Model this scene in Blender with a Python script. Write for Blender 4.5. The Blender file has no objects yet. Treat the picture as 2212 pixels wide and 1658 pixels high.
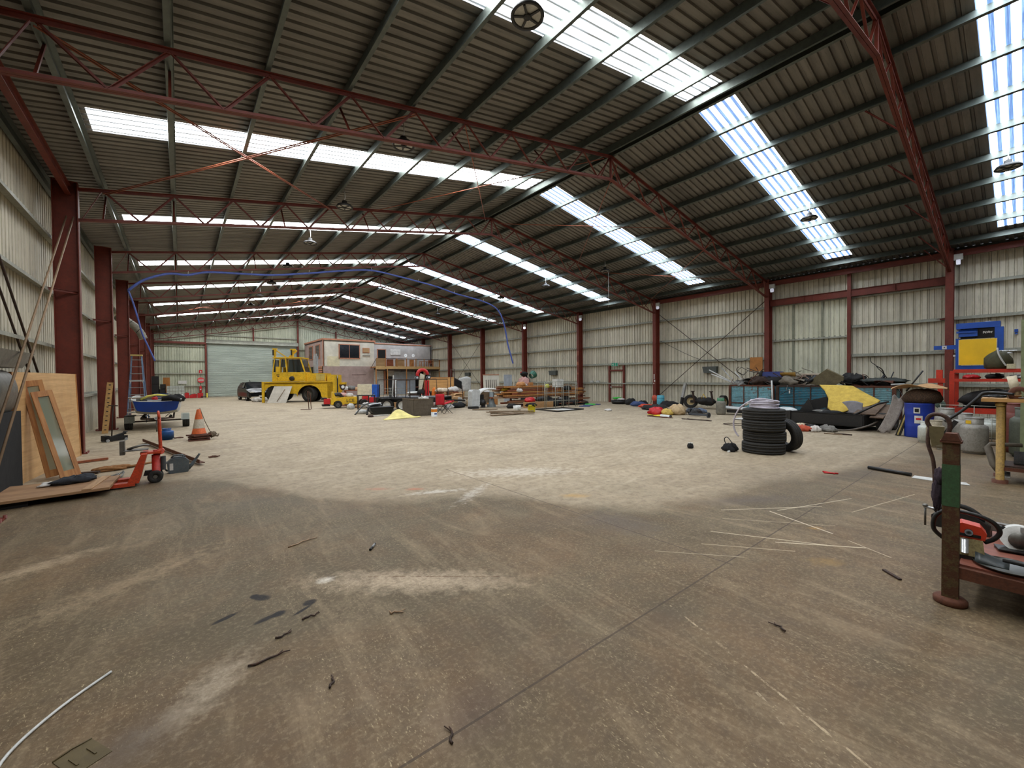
import bpy, math, random
from mathutils import Vector, Matrix
random.seed(7)
D = bpy.data
COL = bpy.context.scene.collection
SC = bpy.context.scene
PI = math.pi
# ------------------------------------------------------------------ camera
CAMH = 1.6613
def make_camera():
    f, yaw, pit, rol = 892.34, .67769, -.01574, -.00839
    c, s = math.cos(yaw), math.sin(yaw)
    def ray(a, b):
        a, b = a*math.cos(rol)+b*math.sin(rol), -a*math.sin(rol)+b*math.cos(rol)
        y = b*math.cos(pit)-math.sin(pit); z = b*math.sin(pit)+math.cos(pit)
        return Vector((a*c+z*s, -a*s+z*c, -y))
    fw = ray(0, 0); rt = ray(1, 0)-fw; up = -(ray(0, 1)-fw)
    cd = D.cameras.new('camera'); cam = D.objects.new('camera', cd); COL.objects.link(cam)
    m = Matrix((rt.normalized(), up.normalized(), -fw.normalized())).transposed().to_4x4()
    m.translation = Vector((0, 0, CAMH)); cam.matrix_world = m
    cd.sensor_fit = 'HORIZONTAL'; cd.sensor_width = 36; cd.lens = f/2212*36; cd.clip_start = .02; cd.clip_end = 400
    SC.camera = cam
make_camera()
# ------------------------------------------------------------------ world + exposure
w = D.worlds.new('overcast sky'); SC.world = w; w.use_nodes = True
nt = w.node_tree; bg = nt.nodes['Background']
bg.inputs[0].default_value = (.80, .88, 1, 1); bg.inputs[1].default_value = 1.2
vs = SC.view_settings
vs.view_transform = 'Standard'; vs.look = 'None'; vs.gamma = 1; vs.use_curve_mapping = False
vs.exposure = 0.52
SC.cycles.max_bounces = 6; SC.cycles.diffuse_bounces = 4; SC.cycles.glossy_bounces = 2; SC.cycles.transmission_bounces = 2; SC.cycles.transparent_max_bounces = 6
SC.cycles.use_adaptive_sampling = True; SC.cycles.adaptive_threshold = .04; SC.cycles.sample_clamp_indirect = 8; SC.cycles.caustics_reflective = False; SC.cycles.caustics_refractive = False
SKY_E = 15.0      # brightness of the daylight sheets in the roof
# ------------------------------------------------------------------ mesh helper
class M:
    def __init__(s): s.v = []; s.f = []; s.mi = []; s.sm = []; s.cur = 0; s.smooth = False
    def add(s, vs_, fs, smooth=None):
        o = len(s.v); s.v += [tuple(v) for v in vs_]
        for f in fs:
            s.f.append([i+o for i in f]); s.mi.append(s.cur); s.sm.append(s.smooth if smooth is None else smooth)
        return s
    def m(s, i): s.cur = i; return s
    def box(s, c, d, rz=0, R=None):
        x, y, z = d[0]/2, d[1]/2, d[2]/2
        vs_ = [Vector((a*x, b*y, e*z)) for a in (-1, 1) for b in (-1, 1) for e in (-1, 1)]
        R = R or Matrix.Rotation(rz, 3, 'Z'); c = Vector(c)
        vs_ = [R@v+c for v in vs_]
        return s.add(vs_, [(0, 1, 3, 2), (4, 6, 7, 5), (0, 4, 5, 1), (2, 3, 7, 6), (0, 2, 6, 4), (1, 5, 7, 3)], False)
    def beam(s, a, b, w_, h_, up=(0, 0, 1)):
        a, b = Vector(a), Vector(b); d = b-a; L = d.length
        if L < 1e-6: return s
        z = d/L; u = Vector(up)
        if abs(z.dot(u)) > .98: u = Vector((1, 0, 0)) if abs(z.x) < .9 else Vector((0, 1, 0))
        x = u.cross(z).normalized(); y = z.cross(x)
        R = Matrix((x, y, z)).transposed()
        return s.box((a+b)/2, (w_, h_, L), R=R)
    def tube(s, pts, r, n=8, closed=False, cap=True):
        pts = [Vector(p) for p in pts]; N = len(pts); rs = r if isinstance(r, (list, tuple)) else [r]*N
        vs_ = []; fs = []; prev = None
        for i, p in enumerate(pts):
            if closed: t = pts[(i+1) % N]-pts[i-1]
            else: t = pts[min(i+1, N-1)]-pts[max(i-1, 0)]
            t = t.normalized() if t.length > 1e-9 else Vector((0, 0, 1))
            if prev is None:
                u = Vector((0, 0, 1)) if abs(t.z) < .9 else Vector((1, 0, 0)); x = u.cross(t).normalized()
            else:
                x = prev-t*prev.dot(t); x = x.normalized() if x.length > 1e-6 else Vector((1, 0, 0))
            prev = x; y = t.cross(x)
            for k in range(n):
                a = 2*PI*k/n; vs_.append(p+(x*math.cos(a)+y*math.sin(a))*rs[i])
        for i in range(N if closed else N-1):
            j = (i+1) % N
            for k in range(n):
                fs.append((i*n+k, i*n+(k+1) % n, j*n+(k+1) % n, j*n+k))
        s.add(vs_, fs, True)
        if cap and not closed:
            o = len(s.v)-len(vs_)
            s.f.append([o+k for k in range(n)][::-1]); s.mi.append(s.cur); s.sm.append(False)
            s.f.append([o+(N-1)*n+k for k in range(n)]); s.mi.append(s.cur); s.sm.append(False)
        return s
    def lathe(s, prof, c=(0, 0, 0), n=20, ax='Z', R=None, smooth=True):
        R = R or {'Z': Matrix.Identity(3), 'X': Matrix.Rotation(PI/2, 3, 'Y'), 'Y': Matrix.Rotation(-PI/2, 3, 'X')}[ax]
        c = Vector(c); vs_ = []; fs = []
        for r, z in prof:
            for k in range(n):
                a = 2*PI*k/n; vs_.append(R@Vector((r*math.cos(a), r*math.sin(a), z))+c)
        P = len(prof)
        for i in range(P-1):
            for k in range(n): fs.append((i*n+k, i*n+(k+1) % n, (i+1)*n+(k+1) % n, (i+1)*n+k))
        return s.add(vs_, fs, smooth)
    def cyl(s, c, r, h, n=16, ax='Z', R=None):
        return s.lathe([(1e-4, -h/2), (r, -h/2), (r, -h/2), (r, h/2), (r, h/2), (1e-4, h/2)], c, n, ax, R)
    def prism(s, poly, lo, hi, ax='Y', c=(0, 0, 0), R=None):
        # poly: 2D outline; extruded from lo to hi along ax (Y: poly is x,z ; X: poly is y,z ; Z: poly is x,y)
        f3 = {'Y': lambda p, t: (p[0], t, p[1]), 'X': lambda p, t: (t, p[0], p[1]), 'Z': lambda p, t: (p[0], p[1], t)}[ax]
        n = len(poly); c = Vector(c)
        vs_ = [Vector(f3(p, lo)) for p in poly]+[Vector(f3(p, hi)) for p in poly]
        if R: vs_ = [R@v for v in vs_]
        vs_ = [v+c for v in vs_]
        fs = [tuple(range(n))[::-1], tuple(range(n, 2*n))]+[(i, (i+1) % n, n+(i+1) % n, n+i) for i in range(n)]
        return s.add(vs_, fs, False)
    def grid(s, fn, nu, nv, smooth=True, thick=0):
        vs_ = [Vector(fn(i/nu, j/nv)) for j in range(nv+1) for i in range(nu+1)]
        q = lambda i, j: j*(nu+1)+i
        fs = [(q(i, j), q(i+1, j), q(i+1, j+1), q(i, j+1)) for j in range(nv) for i in range(nu)]
        s.add(vs_, fs, smooth)
        if thick:
            nn = [Vector((0, 0, 0)) for _ in vs_]
            for f in fs:
                nrm = (vs_[f[1]]-vs_[f[0]]).cross(vs_[f[3]]-vs_[f[0]])
                for i in f: nn[i] += nrm
            v2 = [v-(k.normalized()*thick if k.length > 0 else Vector((0, 0, -thick))) for v, k in zip(vs_, nn)]
            s.add(v2, [f[::-1] for f in fs], smooth)
            o = len(s.v)-2*len(vs_); L = len(vs_)
            ring = [q(i, 0) for i in range(nu+1)]+[q(nu, j) for j in range(1, nv+1)]+[q(i, nv) for i in range(nu-1, -1, -1)]+[q(0, j) for j in range(nv-1, 0, -1)]
            for a, b in zip(ring, ring[1:]+ring[:1]):
                s.f.append([o+b, o+a, o+a+L, o+b+L]); s.mi.append(s.cur); s.sm.append(False)
        return s
    def blob(s, c, d, amp=.25, seed=0, nu=22, nv=13, flat=False):
        # crumpled closed lump (bag, cloth, bundle)
        rnd = random.Random(seed); ks = [(rnd.uniform(1, 4), rnd.uniform(1, 4), rnd.uniform(0, 6), rnd.uniform(.3, 1)) for _ in range(7)]
        c = Vector(c); vs_ = []
        for j in range(nv+1):
            ph = PI*j/nv
            for i in range(nu):
                th = 2*PI*i/nu
                n_ = sum(a4*math.sin(a*math.cos(th)*2+b*math.sin(th)*2+ph*b+c_) for a, b, c_, a4 in ks)/4
                r = 1+amp*n_
                if amp > .16:
                    q1 = sum(abs(math.sin((3+2.3*g)*th+seed*(g+1)+ph*(2.1+g)))**.7*(.5**g) for g in range(3))
                    q2 = math.sin(7*ph+4*math.sin(3*th+seed))*.5+rnd.uniform(-.5, .5)*.5
                    r += amp*(.55*(q1-.9)+.28*q2)
                    r = max(r, .35)
                if j in (0, nv): r = 1
                z = -math.cos(ph)*r
                if flat: z = max(z, -.55)
                zz = (z+.55)/1.55*d[2]-c.z if flat else z*d[2]/2
                vs_.append(c+Vector((math.sin(ph)*math.cos(th)*r*d[0]/2, math.sin(ph)*math.sin(th)*r*d[1]/2, zz)))
        fs = [(j*nu+i, j*nu+(i+1) % nu, (j+1)*nu+(i+1) % nu, (j+1)*nu+i) for j in range(nv) for i in range(nu)]
        return s.add(vs_, fs, True)
    def move(s, R=None, t=(0, 0, 0), start=0):
        t = Vector(t)
        for i in range(start, len(s.v)):
            v = Vector(s.v[i]); v = (R@v if R else v)+t; s.v[i] = tuple(v)
        return s

def obj(name, m, mats, parent=None, loc=None, rz=None):
    me = D.meshes.new(name); me.from_pydata(m.v, [], m.f); me.update()
    if not isinstance(mats, (list, tuple)): mats = [mats]
    for k in mats: me.materials.append(k)
    me.polygons.foreach_set('material_index', m.mi); me.polygons.foreach_set('use_smooth', m.sm); me.update()
    o = D.objects.new(name, me); COL.objects.link(o)
    if parent: o.parent = parent
    if loc: o.location = loc
    if rz is not None: o.rotation_euler.z = rz
    return o
def tag(o, label, cat=None, group=None, kind=None):
    if label: o['label'] = label
    if cat: o['category'] = cat
    if group: o['group'] = group
    if kind: o['kind'] = kind
    return o
def struct(name, m, mats, parent=None, label=None):
    o = obj(name, m, mats, parent)
    if not parent: o['kind'] = 'structure'
    if label: o['label'] = label
    return o
def thing(name, label, cat, loc=(0, 0, 0), rz=0, group=None, rot=None):
    o = D.objects.new(name, None); COL.objects.link(o); o.empty_display_size = .1
    o.location = loc; o.rotation_euler = rot or (0, 0, rz)
    return tag(o, label, cat, group)
def single(name, m, mats, label, cat, group=None, loc=None, rz=None, kind=None):
    return tag(obj(name, m, mats, None, loc, rz), label, cat, group, kind)
def dup(root, loc, rz=None, label=None, group=None, rot=None):
    r = root.copy(); COL.objects.link(r); r.location = loc
    if rz is not None: r.rotation_euler = (0, 0, rz)
    if rot: r.rotation_euler = rot
    if label: r['label'] = label
    if group: r['group'] = group
    for ch in list(root.children):
        k = ch.copy(); COL.objects.link(k); k.parent = r
        for g in list(ch.children):
            d = g.copy(); COL.objects.link(d); d.parent = k
    return r
def RZ(a): return Matrix.Rotation(a, 3, 'Z')
def RX(a): return Matrix.Rotation(a, 3, 'X')
def RY(a): return Matrix.Rotation(a, 3, 'Y')
# ------------------------------------------------------------------ materials
def srgb(r, g, b):
    f = lambda c: (c/255/12.92) if c/255 <= .04045 else ((c/255+.055)/1.055)**2.4
    return (f(r), f(g), f(b), 1)
MATS = {}
class NT:
    def __init__(s, name):
        s.mat = D.materials.new(name); s.mat.use_nodes = True; s.t = s.mat.node_tree; s.n = s.t.nodes
        s.bsdf = s.n['Principled BSDF']; s.co = s.n.new('ShaderNodeTexCoord')
    def link(s, a, b): s.t.links.new(a, b)
    def mapping(s, scale=(1, 1, 1), coord='Object', rot=(0, 0, 0), loc=(0, 0, 0)):
        m = s.n.new('ShaderNodeMapping'); m.inputs['Scale'].default_value = scale; m.inputs['Rotation'].default_value = rot; m.inputs['Location'].default_value = loc
        s.link(s.co.outputs[coord], m.inputs[0]); return m.outputs[0]
    def noise(s, vec, scale=5, detail=6, rough=.6, dist=0):
        k = s.n.new('ShaderNodeTexNoise'); s.link(vec, k.inputs['Vector']); k.inputs['Scale'].default_value = scale
        k.inputs['Detail'].default_value = detail; k.inputs['Roughness'].default_value = rough; k.inputs['Distortion'].default_value = dist
        return k.outputs[0]
    def voro(s, vec, scale=5, feature='F1', out='Distance'):
        k = s.n.new('ShaderNodeTexVoronoi'); s.link(vec, k.inputs['Vector']); k.inputs['Scale'].default_value = scale; k.feature = feature
        return k.outputs[out]
    def ramp(s, fac, stops):
        k = s.n.new('ShaderNodeValToRGB'); e = k.color_ramp.elements
        while len(e) < len(stops): e.new(.5)
        for i, (p, c) in enumerate(stops):
            e[i].position = p; e[i].color = c if isinstance(c, tuple) else (c, c, c, 1)
        s.link(fac, k.inputs[0]); return k.outputs[0]
    def mix(s, fac, a, b, mode='MIX'):
        k = s.n.new('ShaderNodeMix'); k.data_type = 'RGBA'; k.blend_type = mode
        for v, i in ((fac, 0), (a, 6), (b, 7)):
            if isinstance(v, (int, float)): k.inputs[i].default_value = v
            elif isinstance(v, tuple): k.inputs[i].default_value = v
            else: s.link(v, k.inputs[i])
        return k.outputs[2]
    def math(s, op, a, b=0.0, c=None, clamp=False):
        k = s.n.new('ShaderNodeMath'); k.operation = op; k.use_clamp = clamp
        for i, v in enumerate((a, b, c)):
            if v is None: continue
            if isinstance(v, (int, float)): k.inputs[i].default_value = v
            else: s.link(v, k.inputs[i])
        return k.outputs[0]
    def sep(s, vec):
        k = s.n.new('ShaderNodeSeparateXYZ'); s.link(vec, k.inputs[0]); return k.outputs
    def bump(s, h, st=.3, d=.02):
        k = s.n.new('ShaderNodeBump'); k.inputs['Strength'].default_value = st; k.inputs['Distance'].default_value = d
        s.link(h, k.inputs['Height']); s.link(k.outputs[0], s.bsdf.inputs['Normal'])
    def out(s, col=None, rough=None, metal=None):
        for v, nm in ((col, 'Base Color'), (rough, 'Roughness'), (metal, 'Metallic')):
            if v is None: continue
            if isinstance(v, (int, float, tuple)): s.bsdf.inputs[nm].default_value = v
            else: s.link(v, s.bsdf.inputs[nm])
        return s.mat
def paint(name, rgb, rough=.5, metal=0., dirt=.25, dcol=(70, 58, 42), scale=6, bump=.1, wear=None, wcol=(96, 52, 28), stretch=(1, 1, 1)):
    """painted / dirty surface: base colour broken by grime, optional rust wear"""
    if name in MATS: return MATS[name]
    t = NT(name); v = t.mapping(stretch)
    n1 = t.noise(v, scale, 7, .65); n2 = t.noise(v, scale*6, 4, .6)
    c = t.mix(t.ramp(n1, [(.35, 0.), (.75, 1.)]), srgb(*rgb), srgb(*[x*.8 for x in rgb]))
    c = t.mix(t.math('MULTIPLY', t.ramp(n2, [(.45, 0.), (.7, 1.)]), dirt), c, srgb(*dcol))
    if wear:
        n3 = t.noise(t.mapping(stretch, loc=(3, 7, 1)), scale*1.7, 9, .7)
        c = t.mix(t.ramp(n3, [(1-wear-.04, 0.), (1-wear+.03, 1.)]), c, srgb(*wcol))
    t.out(c, t.math('MULTIPLY_ADD', n1, .25, rough-.1, clamp=True), metal)
    if bump: t.bump(n2, bump, .01)
    MATS[name] = t.mat; return t.mat
def wood(name, rgb, rgb2, ax=0, scale=1., rough=.6):
    if name in MATS: return MATS[name]
    t = NT(name); sc = [14*scale]*3; sc[ax] = .8*scale
    v = t.mapping(tuple(sc)); n = t.noise(v, 2, 6, .6, .6); n2 = t.noise(t.mapping(), 3, 3)
    c = t.mix(t.ramp(n, [(.35, 0.), (.65, 1.)]), srgb(*rgb), srgb(*rgb2))
    c = t.mix(t.math('MULTIPLY', t.ramp(n2, [(.4, 0.), (.8, 1.)]), .25), c, srgb(*[x*.6 for x in rgb2]))
    t.out(c, rough); t.bump(n, .15, .005); MATS[name] = t.mat; return t.mat
def glass(name, rgb=(200, 215, 215), alpha=.35):
    if name in MATS: return MATS[name]
    t = NT(name); t.out(srgb(*rgb), .08); t.bsdf.inputs['Alpha'].default_value = alpha
    MATS[name] = t.mat; return t.mat
def emit(name, rgb, e):
    t = NT(name); t.out(srgb(*rgb), .5); t.bsdf.inputs['Emission Color'].default_value = srgb(*rgb); t.bsdf.inputs['Emission Strength'].default_value = e
    MATS[name] = t.mat; return t.mat
OXIDE = paint('red oxide steel', (116, 44, 27), .55, 0, .35, (64, 32, 20), 3, .1)
GALV = paint('galvanised purlin steel', (104, 112, 106), .42, .55, .3, (60, 62, 56), 2, .05)
GIRT = paint('galvanised girt steel', (170, 170, 156), .5, .2, .35, (96, 90, 76), 3, .05)
BLACK = paint('black painted steel', (20, 20, 21), .45, 0, .3, (60, 52, 42), 5)
RUBBER = paint('worn rubber', (26, 26, 24), .75, 0, .4, (70, 60, 48), 8, .2)
RUST = paint('rusty steel', (98, 56, 36), .8, .1, .5, (50, 30, 22), 6, .3)
RUSTD = paint('dark rusty steel', (58, 44, 36), .75, .2, .5, (90, 54, 32), 7, .3)
STEEL = paint('bare grey steel', (120, 118, 112), .4, .6, .35, (70, 60, 50), 8)
ALU = paint('bright aluminium', (190, 192, 192), .3, .7, .15, (120, 120, 118), 6)
WHITE = paint('white painted surface', (225, 224, 218), .5, 0, .2, (150, 140, 120), 5)
YEL = paint('faded yellow machine paint', (232, 186, 22), .5, 0, .35, (120, 86, 30), 2.5, .05, .27, (110, 70, 34))
BLUE = paint('royal blue paint', (14, 66, 150), .4, 0, .15, (20, 40, 80), 4)
RED = paint('bright red plastic', (205, 30, 34), .4, 0, .15, (110, 20, 20), 5)
ORANGE = paint('orange red machine paint', (212, 66, 28), .5, 0, .35, (80, 40, 28), 6, .1, .3, (70, 46, 34))
DARK = paint('dark grime', (24, 22, 20), .8, 0, .4, (50, 44, 36), 5)
PALEP = paint('off white plastic', (205, 205, 200), .45, 0, .2, (130, 125, 112), 6)
CARD = paint('brown cardboard', (188, 146, 98), .85, 0, .3, (120, 86, 54), 4)
# ================================================================== SHELL
XL, XR = -2.34, 22.10            # inner faces of the side wall sheets
CL, CR = -1.72, 21.50            # inner flanges of the columns
Y0, YB, XA = -9.0, 49.2, 9.90
BAY = 5.9
TY = [1.726+BAY*n for n in range(-1, 9)]
TY[-1] = 48.75
SL = .1755
def ztop(x): return 8.10-SL*abs(x-XA)
def zsheet(x): return ztop(x)+.24
# ---- floor
def floor_mat():
    t = NT('stained old concrete'); P = t.co.outputs['Object']
    x, y, z = t.sep(P)
    n_big = t.noise(t.mapping((1, 1, 1)), .22, 5, .6)
    n_med = t.noise(t.mapping((1, 1.25, 1)), 1.1, 9, .68, .4)
    n_fine = t.noise(t.mapping(), 9, 8, .7)
    n_grit = t.noise(t.mapping(), 90, 3, .7)
    n_grit2 = t.noise(t.mapping(loc=(2, 3, 0)), 34, 5, .7)
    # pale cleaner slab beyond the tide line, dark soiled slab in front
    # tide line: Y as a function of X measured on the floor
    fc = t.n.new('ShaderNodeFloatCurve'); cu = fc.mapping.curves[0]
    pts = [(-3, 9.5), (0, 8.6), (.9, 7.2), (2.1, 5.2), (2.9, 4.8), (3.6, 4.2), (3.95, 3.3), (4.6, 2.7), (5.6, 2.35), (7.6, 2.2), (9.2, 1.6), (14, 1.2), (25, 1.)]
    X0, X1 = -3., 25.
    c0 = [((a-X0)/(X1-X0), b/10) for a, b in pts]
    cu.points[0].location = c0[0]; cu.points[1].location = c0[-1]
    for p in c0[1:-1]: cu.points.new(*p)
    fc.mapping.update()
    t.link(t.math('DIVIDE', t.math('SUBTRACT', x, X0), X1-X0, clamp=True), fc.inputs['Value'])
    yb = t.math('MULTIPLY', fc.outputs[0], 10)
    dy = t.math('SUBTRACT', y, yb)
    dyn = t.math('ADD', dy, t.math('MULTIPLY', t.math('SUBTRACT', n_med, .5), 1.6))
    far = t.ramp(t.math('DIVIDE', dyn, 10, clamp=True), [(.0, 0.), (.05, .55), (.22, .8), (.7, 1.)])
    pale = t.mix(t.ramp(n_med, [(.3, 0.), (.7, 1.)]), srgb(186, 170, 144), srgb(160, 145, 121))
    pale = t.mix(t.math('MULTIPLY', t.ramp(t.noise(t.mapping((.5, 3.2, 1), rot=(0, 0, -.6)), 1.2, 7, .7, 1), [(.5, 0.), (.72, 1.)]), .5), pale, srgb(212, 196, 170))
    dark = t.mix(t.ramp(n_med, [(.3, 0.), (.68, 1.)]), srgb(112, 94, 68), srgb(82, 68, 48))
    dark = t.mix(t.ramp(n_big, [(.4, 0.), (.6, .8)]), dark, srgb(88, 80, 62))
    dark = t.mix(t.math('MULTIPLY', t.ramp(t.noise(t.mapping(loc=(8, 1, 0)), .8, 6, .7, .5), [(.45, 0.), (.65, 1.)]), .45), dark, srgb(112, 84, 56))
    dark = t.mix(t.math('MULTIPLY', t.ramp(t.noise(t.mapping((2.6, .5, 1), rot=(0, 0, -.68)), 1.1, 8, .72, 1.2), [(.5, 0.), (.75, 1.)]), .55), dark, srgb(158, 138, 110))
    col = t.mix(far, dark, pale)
    # grime streaks + fine mottling
    col = t.mix(t.math('MULTIPLY', t.ramp(n_fine, [(.45, 0.), (.68, 1.)]), .5), col, srgb(80, 66, 50))
    col = t.mix(t.math('MULTIPLY', t.ramp(n_grit2, [(.5, 0.), (.7, 1.)]), .32), col, srgb(172, 152, 122))
    col = t.mix(t.math('MULTIPLY', t.ramp(n_grit2, [(.3, 1.), (.42, 0.)]), .35), col, srgb(66, 54, 42))
    col = t.mix(t.math('MULTIPLY', t.ramp(t.noise(t.mapping(loc=(5, 2, 0)), .55, 8, .7, .7), [(.52, 0.), (.7, 1.)]), .35), col, srgb(92, 78, 66))
    # exposed chips of pale aggregate, gathered in patches
    v = t.voro(t.mapping((52, 24, 1), rot=(0, 0, -.68)), 1.0)
    fl = t.noise(t.mapping((46, 20, 1), rot=(0, 0, -.68)), 1.6, 4, .75, .6)
    vv = t.math('MAXIMUM', t.math('MULTIPLY', t.ramp(v, [(.10, 1.), (.2, 0.)]), .6), t.ramp(fl, [(.6, 0.), (.67, 1.)]))
    chips = t.math('MULTIPLY', vv, t.ramp(t.noise(t.mapping(loc=(1, 9, 0)), 1.3, 7, .8), [(.47, 0.), (.56, 1.)]))
    near = t.math('SUBTRACT', 1.0, far)
    chips = t.math('MULTIPLY', chips, t.math('MULTIPLY_ADD', near, .8, .2))
    col = t.mix(t.math('MULTIPLY', chips, .7), col, srgb(186, 168, 132))
    # pale lime / paint patches
    def patch(cx, cy, rx, ry, rgb, a, rot=0., nz=.9, soft=.35, base=None):
        nonlocal col
        dx = t.math('SUBTRACT', x, cx); dy_ = t.math('SUBTRACT', y, cy)
        cr, sr = math.cos(rot), math.sin(rot)
        u = t.math('DIVIDE', t.math('ADD', t.math('MULTIPLY', dx, cr), t.math('MULTIPLY', dy_, sr)), rx)
        v_ = t.math('DIVIDE', t.math('SUBTRACT', t.math('MULTIPLY', dy_, cr), t.math('MULTIPLY', dx, sr)), ry)
        r = t.math('SQRT', t.math('ADD', t.math('MULTIPLY', u, u), t.math('MULTIPLY', v_, v_)))
        r = t.math('ADD', r, t.math('MULTIPLY', t.math('SUBTRACT', base or n_fine, .5), nz))
        m_ = t.ramp(r, [(max(.0, .5-soft), 1.), (.78, 0.)])
        m_ = t.math('MULTIPLY', m_, t.ramp(n_grit2, [(.3, .45), (.6, 1.)]))
        col = t.mix(t.math('MULTIPLY', m_, a), col, srgb(*rgb))
    A = -.68
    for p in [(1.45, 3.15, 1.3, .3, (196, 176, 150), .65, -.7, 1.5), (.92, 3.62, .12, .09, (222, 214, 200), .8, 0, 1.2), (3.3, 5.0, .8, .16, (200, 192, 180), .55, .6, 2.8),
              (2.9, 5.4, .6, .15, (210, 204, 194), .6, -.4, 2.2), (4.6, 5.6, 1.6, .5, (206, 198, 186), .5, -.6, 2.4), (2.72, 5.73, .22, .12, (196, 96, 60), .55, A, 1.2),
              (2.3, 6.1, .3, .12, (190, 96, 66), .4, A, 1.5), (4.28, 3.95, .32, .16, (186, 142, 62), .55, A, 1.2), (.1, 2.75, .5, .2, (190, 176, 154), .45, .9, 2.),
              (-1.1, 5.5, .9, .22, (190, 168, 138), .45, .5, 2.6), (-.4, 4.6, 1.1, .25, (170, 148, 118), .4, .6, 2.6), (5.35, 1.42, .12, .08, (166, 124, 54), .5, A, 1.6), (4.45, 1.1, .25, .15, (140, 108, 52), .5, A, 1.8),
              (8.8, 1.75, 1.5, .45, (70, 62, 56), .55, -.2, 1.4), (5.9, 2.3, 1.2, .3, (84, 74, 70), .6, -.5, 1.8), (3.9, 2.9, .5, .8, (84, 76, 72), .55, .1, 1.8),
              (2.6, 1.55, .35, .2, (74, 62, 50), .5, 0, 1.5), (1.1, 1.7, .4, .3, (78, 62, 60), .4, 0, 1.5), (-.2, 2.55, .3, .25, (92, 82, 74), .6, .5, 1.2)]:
        patch(*p)
    for cx, cy, rx, ry, rt in [(.46, 3.64, .075, .035, -.9), (.42, 3.69, .03, .03, 0), (.23, 3.49, .09, .018, .4), (.46, 3.30, .10, .022, .3), (.52, 3.31, .05, .03, .3), (.73, 3.33, .05, .03, .3), (.66, 3.25, .08, .012, .5)]:
        patch(cx, cy, rx*1.5, ry*1.9, (22, 18, 18), .97, rt, .9, .06); patch(cx, cy, rx*1.4, ry*1.8, (22, 18, 18), .9, rt, .9, .06)
    # scratches (thin pale drag lines) and saw-cut joints
    def seg(x0, y0, x1, y1, w_, rgb, a, wob=.02, brk=None):
        nonlocal col
        L = math.hypot(x1-x0, y1-y0); ux, uy = (x1-x0)/L, (y1-y0)/L
        dx = t.math('SUBTRACT', x, x0); dy_ = t.math('SUBTRACT', y, y0)
        al = t.math('ADD', t.math('MULTIPLY', dx, ux), t.math('MULTIPLY', dy_, uy))
        ac = t.math('SUBTRACT', t.math('MULTIPLY', dy_, ux), t.math('MULTIPLY', dx, uy))
        ac = t.math('ABSOLUTE', t.math('ADD', ac, t.math('MULTIPLY', t.math('SUBTRACT', n_med, .5), wob)))
        m_ = t.math('MULTIPLY', t.math('LESS_THAN', ac, w_), t.math('MULTIPLY', t.math('GREATER_THAN', al, 0.), t.math('LESS_THAN', al, L)))
        if brk: m_ = t.math('MULTIPLY', m_, t.ramp(n_fine, [(brk, 0.), (brk+.08, 1.)]))
        col = t.mix(t.math('MULTIPLY', m_, a), col, srgb(*rgb))
    for g in [(3.76, 1.6, 3.76, 6.6, .007, (64, 52, 42), .8, .01), (-2.3, 1.67, 22, 1.6, .007, (66, 54, 42), .8, .015), (1.2, 3.46, 2.06, 2.74, .008, (96, 66, 40), .7, .03, .45),
              (2.75, 1.6, 2.2, .3, .007, (190, 170, 138), .7, .08, .49), (2.4, .95, 2.05, .5, .01, (190, 172, 142), .6, .1, .52), (5.2, 2.35, 6.3, 1.6, .008, (200, 184, 158), .7, .01), (5.6, 1.95, 5.3, 1.25, .01, (206, 190, 166), .75, .02),
              (5.7, 1.9, 7.0, 1.45, .007, (200, 186, 160), .7, .01), (4.4, 2.1, 4.9, 1.2, .008, (204, 188, 160), .7, .02), (4.6, 1.55, 5.1, .95, .009, (206, 190, 162), .75, .02), (4.9, 2.2, 5.6, 1.3, .005, (196, 180, 150), .6, .02),
              (4.0, 2.0, 4.5, 1.35, .006, (196, 180, 150), .6, .02), (5.2, 1.1, 5.0, .75, .006, (200, 184, 156), .7, .03), (6.3, 1.3, 7.9, .95, .006, (196, 180, 150), .6, .03), (3.5, 2.2, 4.0, 1.6, .005, (190, 176, 148), .6, .02)]:
        seg(*g)
    rough = t.math('MULTIPLY_ADD', n_med, .3, .52, clamp=True)
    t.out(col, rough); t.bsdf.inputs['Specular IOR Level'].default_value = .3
    h = t.math('ADD', t.math('MULTIPLY', n_fine, .6), t.math('MULTIPLY', n_grit, .4))
    t.bump(h, .35, .012)
    return t.mat
m = M().box(((XL+XR)/2, (Y0+YB)/2, -.1), (XR-XL+1, YB-Y0+1, .2)); struct('floor', m, floor_mat())
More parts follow.
